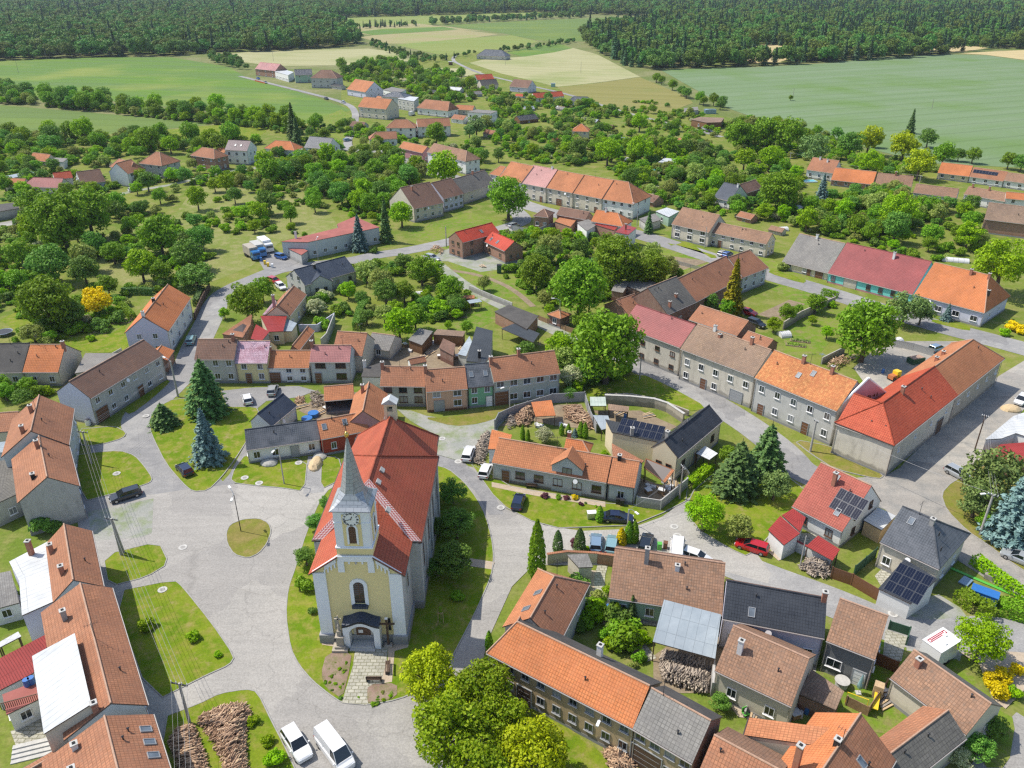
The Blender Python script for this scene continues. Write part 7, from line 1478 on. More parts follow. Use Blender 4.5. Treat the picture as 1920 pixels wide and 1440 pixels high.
##  walls and fences
def wallrun(pts,h,t,mat,label,name='yard_wall',cat='wall',cap=None,group=None,posts=0,gap=0.0):
 q=[P(u,v)for u,v in pts];o0=q[0].copy();o0.z=0
 root=empty(name,o0)if(cap or posts)else None
 m=MB()
 for i in range(len(q)-1):
  a,b=q[i]-o0,q[i+1]-o0;d=b-a;an=math.atan2(d.y,d.x);c=(a+b)/2
  m.box((c.x,c.y,gap+(h-gap)/2),(d.length+t*.6-(.01*(i%2)),t-.004*(i%2),h-gap),rz=an)
 if root:
  tag(root,label,cat,group);m.obj('wall' if cap else 'panel',mat,root)
  if cap:
   m=MB()
   for i in range(len(q)-1):
    a,b=q[i]-o0,q[i+1]-o0;d=b-a;c=(a+b)/2;m.box((c.x,c.y,h+.04+.002*i),(d.length+t,t+.12,.08),rz=math.atan2(d.y,d.x))
   m.obj('coping',cap,root)
  if posts:
   for i in range(len(q)-1):
    a,b=q[i]-o0,q[i+1]-o0;n_=max(1,int((b-a).length/posts));
    for k in range(n_+(i==len(q)-2)):
     p=a.lerp(b,k/n_);m=MB();m.box((p.x,p.y,(h+.12)/2),(.13,t+.1,h+.12),rz=math.atan2((b-a).y,(b-a).x));m.obj('post','concrete' if 'concrete' in mat else mat,root)
 else:o=m.obj(name,mat);o.location=o0;tag(o,label,cat,group)
W_=wallrun
W_([(1135,757),(1180,759),(1225,764),(1250,772),(1280,792)],1.9,.4,'w_stone','old curved stone wall behind the sheet roofed shelters',cap='concrete')
W_([(928,806),(935,792),(965,778),(1035,756),(1096,752)],2.0,.12,'frame_grey','grey panel fence round the firewood yard',name='fence',cat='fence',posts=2.5)
W_([(1097,755),(1106,785),(1118,812)],1.8,.12,'frame_grey','grey fence between the firewood yard and the shelters',name='fence',cat='fence',posts=2.5)
W_([(1193,950),(1237,957),(1287,915)],1.9,.18,'w_concrete','grey concrete panel wall round the cluttered yard',posts=2.2,name='concrete_wall')
W_([(1290,905),(1277,885),(1262,893)],1.9,.18,'w_cream','cream wall stub at the corner of the cream house',name='yard_wall')
W_([(1135,748),(1180,748),(1230,757),(1290,780)],1.2,.3,'w_stone','low ruined wall with square gaps below the street lawn')
W_([(1557,1084),(1595,1097),(1650,1130)],1.9,.08,'garage_brown','brown metal fence and gate beside the solar garage',name='fence',cat='fence',posts=2.2)
W_([(1600,1080),(1640,1046)],1.8,.06,'hedgefence','dark green screen fence behind the small red canopy',name='fence',cat='fence',posts=2.5)
W_([(1486,1030),(1520,1048),(1556,1066)],1.7,.25,'w_white','white garden wall with red tiled coping below the red canopy',cap='r_redmetal')
W_([(1468,618),(1500,598),(1564,570)],2.0,.25,'w_stone','stone wall between the two back gardens');W_([(1540,683),(1582,662)],1.6,.2,'w_concrete','low wall at the end of the mown back lawn')
W_([(1675,650),(1710,657),(1748,668)],1.7,.06,'metal','silver sliding gate of the courtyard parking',name='gate',cat='gate',posts=3)
W_([(880,545),(920,562),(960,578)],1.5,.2,'w_concrete','pale concrete wall running along the lane in the middle gardens');W_([(1010,600),(1060,620),(1085,628)],1.2,.08,'wood','brown plank fence by the square brick hut',name='fence',cat='fence',posts=2.5)
W_([(366,600),(380,568),(394,543)],1.7,.25,'wood_dark','dark fence with pale post caps along the curved road',name='fence',cat='fence',posts=2.0)
W_([(562,622),(596,622),(628,600)],1.8,.2,'w_lav','pale wall beside the orange annex in the back yard');W_([(604,655),(614,645),(628,608)],2.6,.2,'w_concrete','tall concrete wall behind the pink roofed house')
W_([(1121,1057),(1160,1062)],1.8,.3,'w_brick','tiled courtyard wall below the parked light blue car',cap='r_terra');W_([(1027,1058),(1063,1053),(1119,1056)],1.8,.3,'w_beige','courtyard wall with terracotta coping left of the farmhouse',cap='r_terra')
W_([(1335,1262),(1334,1305)],2.2,.3,'w_concrete','concrete wall between the wood shed and the patched barn');W_([(1362,1302),(1403,1318),(1395,1345)],1.0,.2,'w_concrete','low wall round the small courtyard terrace')
W_([(1641,1245),(1680,1262)],1.8,.08,'garage_brown','brown gate beside the dark grey house',name='gate',cat='gate',posts=2);W_([(1585,1322),(1625,1342),(1660,1290)],1.4,.08,'wood','timber plank fence round the play corner',name='fence',cat='fence',posts=2)
W_([(1665,1180),(1703,1192),(1698,1210)],1.4,.08,'hedgefence','dark green fence round the paved yard corner',name='fence',cat='fence',posts=2)
W_([(1645,1150),(1652,1152)],.3,.2,'concrete','short kerb stone at the garage gate')
W_([(960,432),(1000,440),(1042,425)],1.6,.1,'frame_grey','grey plank fence below the hipped brick house',name='fence',cat='fence',posts=2.5);W_([(1070,443),(1130,455),(1190,455)],1.4,.2,'w_concrete','concrete fence behind the red roofed annexes')
W_([(1395,330),(1430,318),(1460,306)],1.4,.3,'w_stone','old stone wall in the right gardens');W_([(1215,328),(1240,325),(1272,312)],1.3,.08,'hedgefence','dark green fence of the garden pool',name='fence',cat='fence')
W_([(478,152),(497,157)],.9,.1,'car_red','low red brown fence in the far row',name='fence',cat='fence')
W_([(170,700),(230,665)],1.6,.15,'w_concrete','low wall behind the long grey building');W_([(1240,488),(1330,512),(1346,506)],1.1,.05,'metal','wire fence along the dry plot at the main street',name='fence',cat='fence')
##  firewood
m,n,l,b=newmat('logs');g=n.new('ShaderNodeNewGeometry');rp=n.new('ShaderNodeValToRGB');e=rp.color_ramp.elements;e[0].color=(.22,.13,.08,1);e[1].color=(.74,.54,.34,1);e.new(.4).color=(.42,.27,.17,1);e.new(.8).color=(.54,.37,.24,1)
l.new(g.outputs['Random Per Island'],rp.inputs[0]);l.new(rp.outputs[0],b.inputs['Base Color']);b.inputs['Roughness'].default_value=.9
m,n,l,b=newmat('logs_grey');g=n.new('ShaderNodeNewGeometry');rp=n.new('ShaderNodeValToRGB');e=rp.color_ramp.elements;e[0].color=(.16,.13,.11,1);e[1].color=(.50,.42,.33,1);e.new(.5).color=(.34,.28,.22,1)
l.new(g.outputs['Random Per Island'],rp.inputs[0]);l.new(rp.outputs[0],b.inputs['Base Color']);b.inputs['Roughness'].default_value=.9
def logs(poly,h,n_,label,L=1.2,r_=.09,mat='logs',ang=None,seed=1,name='firewood_heap',messy=.5):
 r=rnd(seed);w=[P(u,v)for u,v in poly];c=sum(w,Vector())/len(w);pl=[(p.x-c.x,p.y-c.y)for p in w];xs=[p[0]for p in pl];ys=[p[1]for p in pl];b=MB()
 def edge(x,y):
  m_=9
  for i in range(len(pl)):
   ax,ay=pl[i];bx,by=pl[(i+1)%len(pl)];dx,dy=bx-ax,by-ay;t=max(0,min(1,((x-ax)*dx+(y-ay)*dy)/(dx*dx+dy*dy)));m_=min(m_,math.hypot(x-ax-t*dx,y-ay-t*dy))
  return m_
 base=ang if ang is not None else math.atan2(pl[1][1]-pl[0][1],pl[1][0]-pl[0][0]);k=0
 while k<n_:
  x,y=r.uniform(min(xs),max(xs)),r.uniform(min(ys),max(ys))
  if not inpoly(x,y,pl):continue
  top=h*min(1,.25+edge(x,y)/(h*.9));z=top*(1-r.random()**2*.55);an=base+r.gauss(0,messy);tl=r.gauss(0,messy*.35);rr=r_*r.uniform(.6,1.3);l2=L*r.uniform(.75,1.15)/2
  d=Vector((math.cos(an)*math.cos(tl),math.sin(an)*math.cos(tl),math.sin(tl)))*l2;p=Vector((x,y,max(z,rr)));b.tube([p-d,p+d],[rr,rr*.9],5);k+=1
 o=b.obj(name,mat);o.location=(c.x,c.y,.05);tag(o,label,None,None,'stuff')
logs([(322,1395),(340,1368),(356,1364),(368,1390),(380,1420),(388,1460),(390,1500),(360,1500),(338,1430)],1.5,900,'heap of split logs at the bottom edge, left of the gap',L=1.1,r_=.075,seed=1,ang=.35,messy=.3)
logs([(374,1347),(400,1338),(425,1328),(460,1326),(468,1350),(456,1380),(458,1420),(470,1500),(436,1500),(424,1440),(402,1390)],1.5,1100,'heap of split logs at the bottom edge, right of the gap',L=1.1,r_=.075,seed=2,ang=.9,messy=.45)
logs([(1240,1228),(1300,1240),(1334,1252),(1333,1264),(1290,1256),(1236,1242)],1.9,420,'rear stack of grey split firewood before the wood shed',L=1.0,mat='logs_grey',ang=1.1,seed=3,messy=.22)
logs([(1236,1250),(1285,1262),(1331,1272),(1324,1302),(1300,1295),(1245,1276)],1.9,620,'front stack of grey split firewood before the wood shed',L=1.0,mat='logs_grey',ang=1.1,seed=4,messy=.22)
for i,(pl,h,n_,lb,mt)in enumerate((([(892,845),(903,822),(915,812),(922,822),(912,850),(905,872),(890,870)],1.3,520,'long stack of firewood beside the white estate car','logs_grey'),([(965,785),(985,765),(1000,762),(1002,775),(992,800),(972,800)],1.4,380,'reddish heap of firewood left of the orange wood store','logs'),
([(1056,765),(1085,765),(1108,785),(1112,808),(1090,800),(1060,785)],1.1,450,'heap of split wood right of the orange wood store','logs'),([(1133,1412),(1158,1402),(1182,1420),(1190,1450),(1150,1460)],1.2,380,'pile of freshly split logs against the farm building','logs'),
([(1500,1065),(1515,1052),(1555,1062),(1553,1085),(1520,1082)],1.3,380,'heap of grey scrap wood before the garden wall','logs_grey'),([(806,472),(815,462),(832,470),(826,480)],1.2,90,'stack of timber beside the unfinished brick house','logs'),
([(1385,570+20),(1375,578),(1392,584),(1398,594)],1.0,60,'grey heap beside the red car in the back garden','logs_grey'),([(1555,680),(1578,672),(1592,680),(1570,695),(1548,690)],1.3,110,'heap of rusty scrap at the courtyard parking','logs'),
([(582,738),(602,738),(605,762),(585,765)],.9,120,'pile of boards beside the open shed','logs_grey'),([(555,748),(568,745),(570,758),(556,762)],.8,70,'small brick heap beside the barn with dark roof','logs'),
([(1095,787),(1110,783),(1112,800),(1100,806)],1.0,90,'small wood heap beside the grey fence','logs'),([(950,785),(962,780),(968,800),(955,806)],.9,90,'small log heap left of the reddish one','logs_grey'))):logs(pl,h,n_,lb,L=.9 if i<6 else.8,r_=.08,mat=mt,seed=20+i,messy=.8)
def heap(u,v,w,d,h,mat,label,name='heap',seed=1):
 r=rnd(seed);b=MB();n=14;rings=[]
 for j in range(6):
  t=j/5;k=math.cos(t*1.5);rings.append([(math.cos(6.283*i/n)*w*k*r.uniform(.9,1.1),math.sin(6.283*i/n)*d*k*r.uniform(.9,1.1),h*math.sin(t*1.57)*r.uniform(.93,1))for i in range(n)])
 for j in range(5):
  for i in range(n):b.face([rings[j][i],rings[j][(i+1)%n],rings[j+1][(i+1)%n],rings[j+1][i]])
 b.face(rings[5]);o=b.obj(name,mat,None,True);q=P(u,v);o.location=(q.x,q.y,.05);tag(o,label,'heap');return o
heap(505,870,1.5,1.2,.8,'gravelpile','grey gravel heap before the white cottage','gravel_heap');heap(592,872,1.1,2.2,1.0,'sandpile','yellow sand heap on the drive before the red cottage','sand_heap',2);heap(600,857,1.2,1.4,.7,'gravelpile','pale gravel heap above the sand on the drive','gravel_heap',3)
strip('drive',[(588,925),(590,890),(596,855)],3.2,.064,'asphalt')
heap(1895,748+20,1.8,1.4,.9,'sandpile','straw coloured heap at the right edge by the dusty road','sand_heap',4)
##  small things
def small(name,label,cat,u,v,builder,ang=0.0,z=0.05,group=None):
 q=P(u,v,z if z>1 else 0);o=empty(name,(q.x,q.y,z),ang);tag(o,label,cat,group);builder(o);return o
def part(o,nm,mat,*boxes,tubes=()):
 m=MB()
 for bx in boxes:m.box(bx[0],bx[1],0,bx[2]if len(bx)>2 else 0)
 for t in tubes:m.tube(*t)
 return m.obj(nm,mat,o)
def statue(o):
 part(o,'step','stone',((0,0,.2),(1.9,1.7,.4)),((0,.05,.55),(1.3,1.2,.3)));part(o,'pedestal','stone',((0,.05,1.35),(.85,.8,1.3)),((0,.05,2.05),(1.05,1.0,.14)))
 part(o,'column','stone',((0,.05,2.5),(.5,.5,.8)),tubes=(([(0,.05,2.8),(0,.05,3.6),(0,.05,3.9)],[.2,.16,.1],8),))
 part(o,'cross','stone',((0,.05,4.4),(.16,.14,1.5)),((0,.05,4.65),(.85,.14,.16)))
small('stone_cross','carved stone cross on a stepped pedestal left of the church porch','monument',640,1216,statue)
def wcross(o):part(o,'base','stone',((0,0,.2),(.9,.7,.4)));part(o,'post','wood_dark',((0,0,2.4),(.24,.22,4.2)));part(o,'beam','wood_dark',((0,0,3.7),(1.9,.18,.2)));part(o,'cap','paint_white',((0,0,4.55),(.34,.3,.1)))
small('wooden_cross','tall dark wooden cross right of the church porch','monument',729,1213,wcross)
def bench(o):
 for y in(-.18,0,.18):part(o,'seat_slat','wood_dark',((0,y,.45),(1.8,.13,.05)))
 part(o,'backrest','wood_dark',((0,.3,.72),(1.8,.05,.14)),((0,.3,.9),(1.8,.05,.14)))
 for s in(-1,1):part(o,'leg','iron',((s*.8,0,.22),(.08,.5,.44)),((s*.8,.31,.6),(.08,.06,.8)))
small('park_bench','dark bench facing the church beside the lower flower bed','bench',702,1278,bench,math.pi,.14,'benches before the church');small('park_bench','dark bench along the right side of the sandy strip before the church','bench',727,1256,bench,-1.45,.14,'benches before the church');small('park_bench','bench before the wall of the long pale cottage','bench',997,915,bench,3.0,.1)
def stakes(o):
 for x,y in((-.35,-.3),(.35,-.3),(0,.35)):part(o,'stake','wood_pale',tubes=(([(x,y,0),(x*.8,y*.8,1.7)],[.05,.05],6),))
 part(o,'rail','wood_pale',((0,-.26,1.6),(.7,.05,.08)));part(o,'sapling','leaf_green',((0,0,1.9),(.3,.3,.8)))
small('tree_guard','young tree tied to pale wooden stakes on the lawn right of the church','tree guard',827,1166,stakes,0,.1)
def cover(o):m=MB();m.prism([(.34*math.cos(6.283*i/16),.34*math.sin(6.283*i/16))for i in range(16)],0,.05);m.obj('lid','kerb',o);m=MB();m.prism([(.62*math.cos(6.283*i/16),.62*math.sin(6.283*i/16))for i in range(16)],0,.045);m.obj('rim','concrete',o)
for(u,v,z,lb)in((305,1107,.12,'on the lawn under the power line'),(219,889,.12,'on the lawn above the dark estate car'),(1264,988,.06,'upper one at the lane fork by the bright linden'),(1270,1005,.06,'lower one at the lane fork by the bright linden'),(829,823,.05,'on the gravel behind the church'),(859,866,.05,'beside the white estate car'),(939,953,.12,'at the lawn tip below the dark blue car'),(274,781,.12,'at the kerb beside the low bushy pine'),(560,869,.12,'on the lawn before the white cottage'),(486,907,.12,'at the lower edge of the lawn before the white cottage'),(1674,1152,.06,'on the lower road beside the solar garage'),(459,897,.12,'at the left tip of the lawn beside the footpath'),(343,1027,.06,'on the square left of the small island')):small('manhole_cover','round pale manhole cover '+lb,'manhole cover',u,v,cover,0,z,'manhole covers')
def bin_(mat):return lambda o:(part(o,'body',mat,((0,0,.5),(.58,.6,.95))),part(o,'lid',mat,((0,0,1.02),(.64,.7,.08))),[part(o,'wheel','tyre',tubes=(([(s*.25-.04,.28,.1),(s*.25+.04,.28,.1)],[.1,.1],8),))for s in(-1,1)])
for u,v,mt,lb in((1236,1030,'plastic_green','green wheeled bin behind the ridge of the pale brown roof'),(1247,1028,'garage_brown','brown wheeled bin beside the green one'),(1158,945,'iron','left of the two dark bins at the cottage annex'),(1166,948,'iron','right of the two dark bins at the cottage annex'),(497,496,'plastic_yellow','yellow bin at the recycling point'),(503,500,'plastic_yellow','second yellow bin at the recycling point'),(511,502,'paint_white','white bin at the recycling point'),(490,490,'plastic_blue','blue bin at the recycling point')):small('wheeled_bin',lb,'bin',u,v,bin_(mt),TR.uniform(-.3,.3),.06)
small('metal_cabinet','silver metal cabinet on the lawn left of the rounded thuja','cabinet',1109,972,lambda o:(part(o,'body','metal',((0,0,.55),(1.3,.8,1.1))),part(o,'lid','lampglass',((0,0,1.13),(1.4,.9,.07)))),.1)
small('storage_container','blue container with pale base in the garden at the right','container',1842,1126,lambda o:(part(o,'body','tarp_blue',((0,0,.75),(3.1,1.5,1.5))),part(o,'lid','tarp_blue',((0,0,1.54),(3.2,1.6,.1)))),-.62)
small('tarpaulin','crumpled light blue tarpaulin on the lawn by the blue container','tarpaulin',1810,1092,lambda o:part(o,'sheet','car_lightblue',((0,0,.12),(1.9,1.2,.2),.4)),.3)
def pallets(o):
 for i in range(6):part(o,'pallet','wood_grey',((i*1.5,(i%2)*.15,.35),(1.25,1.0,.7),.1*(i%3)))
small('pallet_row','row of grey pallets and stones under a green strip at the right edge','pallets',1855,1085,pallets,-.75);small('green_strip','long bright green ground sheet beside the pallets','ground sheet',1862,1100,lambda o:part(o,'sheet','plastic_green',((0,0,.06),(11,.5,.05))),-.75)
def umb(o):m=MB();m.tube([(0,0,.9),(0,0,1.3),(0,0,2.0),(0,0,2.9)],[.30,.34,.22,.05],10);m.obj('canopy','car_teal',o);part(o,'pole','metal',tubes=(([(0,0,0),(0,0,3.0)],[.03,.03],6),));part(o,'foot','concrete',((0,0,.06),(.6,.6,.12)))
small('garden_parasol','folded pale green parasol on the lawn behind the dark grey house','parasol',1609,1300,umb)
def rtab(o):m=MB();m.prism([(.85*math.cos(6.283*i/20),.85*math.sin(6.283*i/20))for i in range(20)],.8,.88);m.obj('top','concrete',o);part(o,'base','concrete',tubes=(([(0,0,0),(0,0,.8)],[.7,.7],14),))
small('round_tank','round concrete tank with pale lid behind the dark grey house','tank',1577,1286,rtab)
def chair(mat):return lambda o:(part(o,'seat',mat,((0,0,.42),(.6,.62,.1))),part(o,'backrest',mat,((0,.33,.75),(.6,.08,.65))),[part(o,'leg','iron',((sx*.26,sy*.26,.18),(.05,.05,.36)))for sx in(-1,1)for sy in(-1,1)])
small('garden_chair','upper lime green garden chair in the courtyard','chair',1404,1322,chair('plastic_green'),.4,.05,'lime green chairs');small('garden_chair','lower lime green garden chair in the courtyard','chair',1397,1343,chair('plastic_green'),.4,.05,'lime green chairs')
def table(o):part(o,'top','metal',((0,0,.72),(1.6,.9,.05)));[part(o,'leg','iron',((sx*.7,sy*.38,.35),(.06,.06,.7)))for sx in(-1,1)for sy in(-1,1)]
small('garden_table','garden table beside the lime green chairs','table',1425,1322,table,-.5)
def slide(o):part(o,'chute','plastic_yellow',((0,0,.9),(.6,2.6,.08)));part(o,'tower','wood_pale',((0,1.7,.9),(1.0,1.0,1.8)));part(o,'swing_frame','plastic_yellow',tubes=(([(-3,-1,0),(-3,-1,1.6),(-.8,-1,1.6),(-.8,-1,0)],[.05]*4,6),))
small('play_frame','yellow slide and swing frame with timber tower','playground',1640,1325,slide,-.5)
def tramp(o):m=MB();m.prism([(1.7*math.cos(6.283*i/24),1.7*math.sin(6.283*i/24))for i in range(24)],.7,.76);m.obj('mat','iron',o);m=MB();m.tube([(1.75*math.cos(6.283*i/24),1.75*math.sin(6.283*i/24),.75)for i in range(25)],[.09]*25,6);m.obj('rim','metal',o);[part(o,'leg','metal',((1.5*math.cos(a),1.5*math.sin(a),.35),(.06,.06,.7)))for a in(0,1.57,3.14,4.71)]
small('trampoline','round trampoline on the lawn at the left edge','trampoline',9,628,tramp)
def pool(w,d):return lambda o:(part(o,'rim','paint_white',((0,0,.2),(w+.5,d+.5,.4))),part(o,'water','pool',((0,0,.41),(w,d,.03))))
small('garden_pool','turquoise pool beside the white modern house','pool',1517,341,pool(5,3),.2);small('garden_pool','small blue pool beside the flat roofed pavilion','pool',1227,320,pool(3.5,2.5),.3)
def rpool(o):m=MB();m.prism([(1.0*math.cos(6.283*i/20),1.0*math.sin(6.283*i/20))for i in range(20)],0,.7);m.obj('wall','tarp_blue',o);m=MB();m.prism([(.93*math.cos(6.283*i/20),.93*math.sin(6.283*i/20))for i in range(20)],.69,.71);m.obj('cover','tarp_blue',o)
small('round_pool','upper round blue pool behind the white cottage','pool',588,780,rpool,0,.05,'round pools');small('round_pool','lower round blue pool behind the white cottage','pool',576,790,rpool,0,.05,'round pools')
def tunnel(L,W,mat='bag_white'):
 def f(o):
  m=MB();n=8;pr=[(W/2*math.cos(math.pi*i/n),W*.42*math.sin(math.pi*i/n))for i in range(n+1)]
  for i in range(n):m.face([(-L/2,pr[i][0],pr[i][1]),(L/2,pr[i][0],pr[i][1]),(L/2,pr[i+1][0],pr[i+1][1]),(-L/2,pr[i+1][0],pr[i+1][1])])
  for s in(-1,1):m.face([(s*L/2,y,z)for y,z in pr])
  m.obj('cover',mat,o);m=MB();[m.tube([(x,y,z+.02)for y,z in pr],[.03]*(n+1),5)for x in[-L/2+L*k/5 for k in range(6)]];m.obj('hoop','metal',o)
 return f
small('greenhouse_tunnel','long white plastic tunnel behind the orange half hipped house','greenhouse',1790,490,tunnel(7,2.4),-.3);small('greenhouse_tunnel','small white greenhouse at the corner of the mown back lawn','greenhouse',1470,630,tunnel(2.4,2.6),.2);small('greenhouse_tunnel','white domed cover left of the silver gate','greenhouse',1682,642,tunnel(2.0,2.2),.6);small('greenhouse_tunnel','white greenhouse behind the grey roofed farmhouse','greenhouse',1467,432,tunnel(3,2.6),.2);small('greenhouse_tunnel','white greenhouse in the middle gardens','greenhouse',781,552,tunnel(3.4,1.6),.3)
small('rubbish_container','green open container beside the courtyard gate','container',1716,680,lambda o:(part(o,'body','hedgefence',((0,0,.6),(3.2,1.8,1.2))),part(o,'load','rubble',((0,0,1.22),(2.9,1.5,.15)))),.35)
small('loader','small orange and yellow loader beside the red barn roof','machine',1676,712,lambda o:(part(o,'body','r_vivid',((-.4,0,.8),(1.8,1.2,.8))),part(o,'cab','plastic_yellow',((.5,0,1.3),(1.2,1.2,1.2))),[part(o,'wheel','tyre',tubes=(([(x,s*.75-.12,.4),(x,s*.75+.12,.4)],[.4,.4],12),))for x in(-.8,.7)for s in(-1,1)]),.5)
small('water_tank','dark water tank beside the red barn roof','tank',1634,740,lambda o:part(o,'body','iron',tubes=(([(0,0,0),(0,0,1.1),(0,0,1.3)],[.45,.45,.3],12),)))
small('water_tank','green barrel tank on the building plot','tank',936,512,lambda o:(part(o,'body','hedgefence',((0,0,1.2),(1.2,1.2,2.2))),part(o,'lid','iron',((0,0,2.34),(1.3,1.3,.08)))))
small('garden_shelter','small shelter with pale blue sheet roof among the vegetable beds','shelter',890,580,lambda o:(part(o,'roof','r_palemetal',((0,0,2.1),(3.2,2.2,.08))),[part(o,'post','wood',((sx*1.4,sy*.9,1.03),(.1,.1,2.06)))for sx in(-1,1)for sy in(-1,1)]),.4)
small('field_hut','small dark shed with orange roof sheet in the middle gardens','shed',872,572,lambda o:(part(o,'wall','w_timber',((0,0,1.0),(4.4,1.8,2.0))),part(o,'roof','r_orange',((0,0,2.06),(4.8,2.2,.1)))),.05)
small('brick_chimney','small stone garden grill in the middle gardens','grill',824,585,lambda o:(part(o,'body','stone',((0,0,.5),(1.4,1.0,1.0))),part(o,'hood','stone',((0,0,1.2),(.9,.7,.5)))))
small('hay_bale_stack','blue sheeted stack in the grassy yard beside the timber house','stack',1331,213,lambda o:part(o,'cover','car_lightblue',((0,0,1.2),(6.5,3,2.4))),.1)
small('garden_hut','teal hut at the edge of the pale wheat field','hut',1037,163,lambda o:(part(o,'wall','car_teal',((0,0,1.2),(3,2.6,2.4))),part(o,'roof','r_palemetal',((0,0,2.46),(3.4,3,.12)))))
small('garden_hut','white gabled hut beside the far lane','hut',845,122,lambda o:(part(o,'wall','w_timber',((0,0,1.3),(3.4,3,2.6))),part(o,'roof','r_whitemetal',((0,0,2.7),(4.2,3.8,.16)))))
def clothes(o):m=MB();m.tube([(0,0,0),(0,0,2.6)],[.04,.03],6);m.obj('mast','metal',o);[part(o,'blade','metal',((math.cos(a)*.4,math.sin(a)*.4,2.5),(.7,.12,.03),a))for a in(0,1.05,2.1,3.14,4.2,5.2)]
small('wind_spinner','small white wind turbine on a mast by the back lawn','wind turbine',1538,685,clothes)
small('gas_tank','white barrel tank beside the long grey building gable','barrel',166,797,lambda o:(part(o,'body','paint_white',tubes=(([(0,0,0),(0,0,1.1)],[.45,.45],12),)),part(o,'lid','iron',tubes=(([(0,0,1.1),(0,0,1.2)],[.47,.3],12),))))
for i,(u,v,z)in enumerate(((60,1262,3.4),(52,1268,3.2))):small('rain_barrel',('right' if i==0 else 'left')+' blue barrel on the roof terrace at the left edge','barrel',61-i*9,1281+i*4,lambda o:part(o,'body','plastic_blue',tubes=(([(0,0,0),(0,0,.9)],[.35,.35],12),)),0,2.9,'blue barrels')
def rail(o):
 for i in range(24):part(o,'baluster','frame_brown',((i*.19-2.2,0,.5),(.07,.04,.9)))
 part(o,'handrail','frame_brown',((0,0,.98),(4.7,.08,.07)))
small('terrace_railing','brown slatted railing of the roof terrace at the left edge','railing',40,1322,rail,.38,2.95)
def steps(o):
 for i in range(4):part(o,'step','concrete',((0,-i*.5,.45-i*.15),(4.2,.5,.15)))
small('garden_steps','four wide concrete garden steps at the bottom left','steps',68,1398,steps,.32)
sheet('patio',[(20,1372),(80,1345),(105,1400),(40,1425)],.05,'pavers')
sheet('patio',[(1238,1150),(1222,1140),(1180,1155),(1200,1170),(1235,1175)],.05,'pavers');strip('garden_path',[(1130,1060),(1122,1090),(1130,1130),(1160,1170),(1195,1205),(1222,1238)],1.4,.06,'pavers');strip('garden_path',[(1112,1070),(1108,1110),(1118,1150),(1160,1190),(1195,1225)],.9,.055,'sand_path')
sheet('patio',[(1370,1300),(1405,1315),(1440,1330),(1425,1350),(1385,1345),(1365,1320)],.05,'sand_path');sheet('patio',[(1660,1180),(1700,1195),(1690,1240),(1655,1235)],.055,'pavers');sheet('patio',[(1500,1000),(1540,1000),(1560,1030),(1530,1060),(1490,1030)],.055,'pavers');sheet('patio',[(1440,1035),(1475,1022),(1490,1035),(1460,1052)],.056,'sand_path')
sheet('patio',[(1640,1080),(1660,1060),(1690,1085),(1655,1105)],.05,'pavers');sheet('gravel_bed',[(1800,1225),(1835,1245),(1860,1310),(1885,1330),(1925,1290),(1925,1225),(1860,1220)],.085,'sand_path')
sheet('gravel_bed',[(922,905),(1000,920),(1135,942),(1135,952),(1000,930),(922,914)],.125,'sand_path');sheet('yard_soil',[(1110,770),(1200,770),(1270,800),(1240,815),(1140,790)],.03,'soil');sheet('yard_soil',[(935,800),(1000,760),(1090,758),(1112,805),(1050,800),(1000,790)],.03,'soil');sheet('yard_soil',[(1195,895),(1240,910),(1270,900),(1280,920),(1240,940),(1195,930)],.03,'soil')
sheet('yard_soil',[(700,690),(712,650),(800,645),(860,650),(880,690),(800,700)],.03,'soil');sheet('yard_soil',[(660,660),(690,655),(740,670),(720,690),(680,690)],.02,'soil');sheet('yard_soil',[(560,770),(600,740),(680,735),(680,775),(600,790)],.03,'soil');sheet('yard_soil',[(1325,1160),(1420,1250),(1340,1300),(1225,1300),(1225,1230)],.03,'soil');sheet('yard_soil',[(1480,1195),(1530,1215),(1530,1260),(1480,1240)],.03,'pavers')
sheet('parking_yard',[(480,480),(500,470),(560,478),(580,485),(520,508),(495,506)],.05,'asphalt');sheet('yard_soil',[(545,530),(575,545),(570,560),(545,560),(535,545)],.03,'gravel')
r=rnd(9)
for i,(u,v,L,W,a,mt)in enumerate(((208,603,9,2.6,.1,'leaf_green'),(790,558,5,3.4,.1,'leaf_green'),(838,574,4.2,3,.2,'leaf_green'),(862,593,3,2.2,.2,'leaf_dark'),(178,622,6,.8,-.35,'leaf_olive'),(172,614,6,.8,-.35,'leaf_olive'),(1492,648,4,1.2,-.3,'leaf_green'),(1500,640,4,1.2,-.3,'leaf_dark'))):
 b=MB();b.box((0,0,.08),(L+.3,W+.3,.16),1)
 for _ in range(int(L*W*28)):leafq(b,Vector((r.uniform(-L/2,L/2),round(r.uniform(-W/2,W/2)/.45)*.45+r.gauss(0,.07),r.uniform(.18,.45))),Vector((r.gauss(0,.5),r.gauss(0,.5),1)).normalized(),.26,r)
 o=b.obj('vegetable_bed',[mt,'soil']);q=P(u,v);o.location=(q.x,q.y,0);o.rotation_euler.z=a;tag(o,'planted vegetable bed, '+('large one beside the white two storey house','uppermost in the middle gardens','middle one of the middle gardens','lowest in the middle gardens','lower narrow one left of the white house','upper narrow one left of the white house','left one on the mown back lawn','right one on the mown back lawn')[i],'vegetable bed')
a_,b_=P(1570,771,6),P(1606,716,9);b_.z=6
q0=P(1569,772,6.4);root=empty('gable_wall',(q0.x,q0.y,0));tag(root,'pink rendered parapet gable with dark lettering between the mottled orange and the red roof','wall')
d=(P(1655,735,8.0)-q0);d.z=0;dn=d.normalized();Wd=11.5;prf=[(0,0),(Wd,0),(Wd,7.2),(Wd/2,11.6),(0,7.2)]
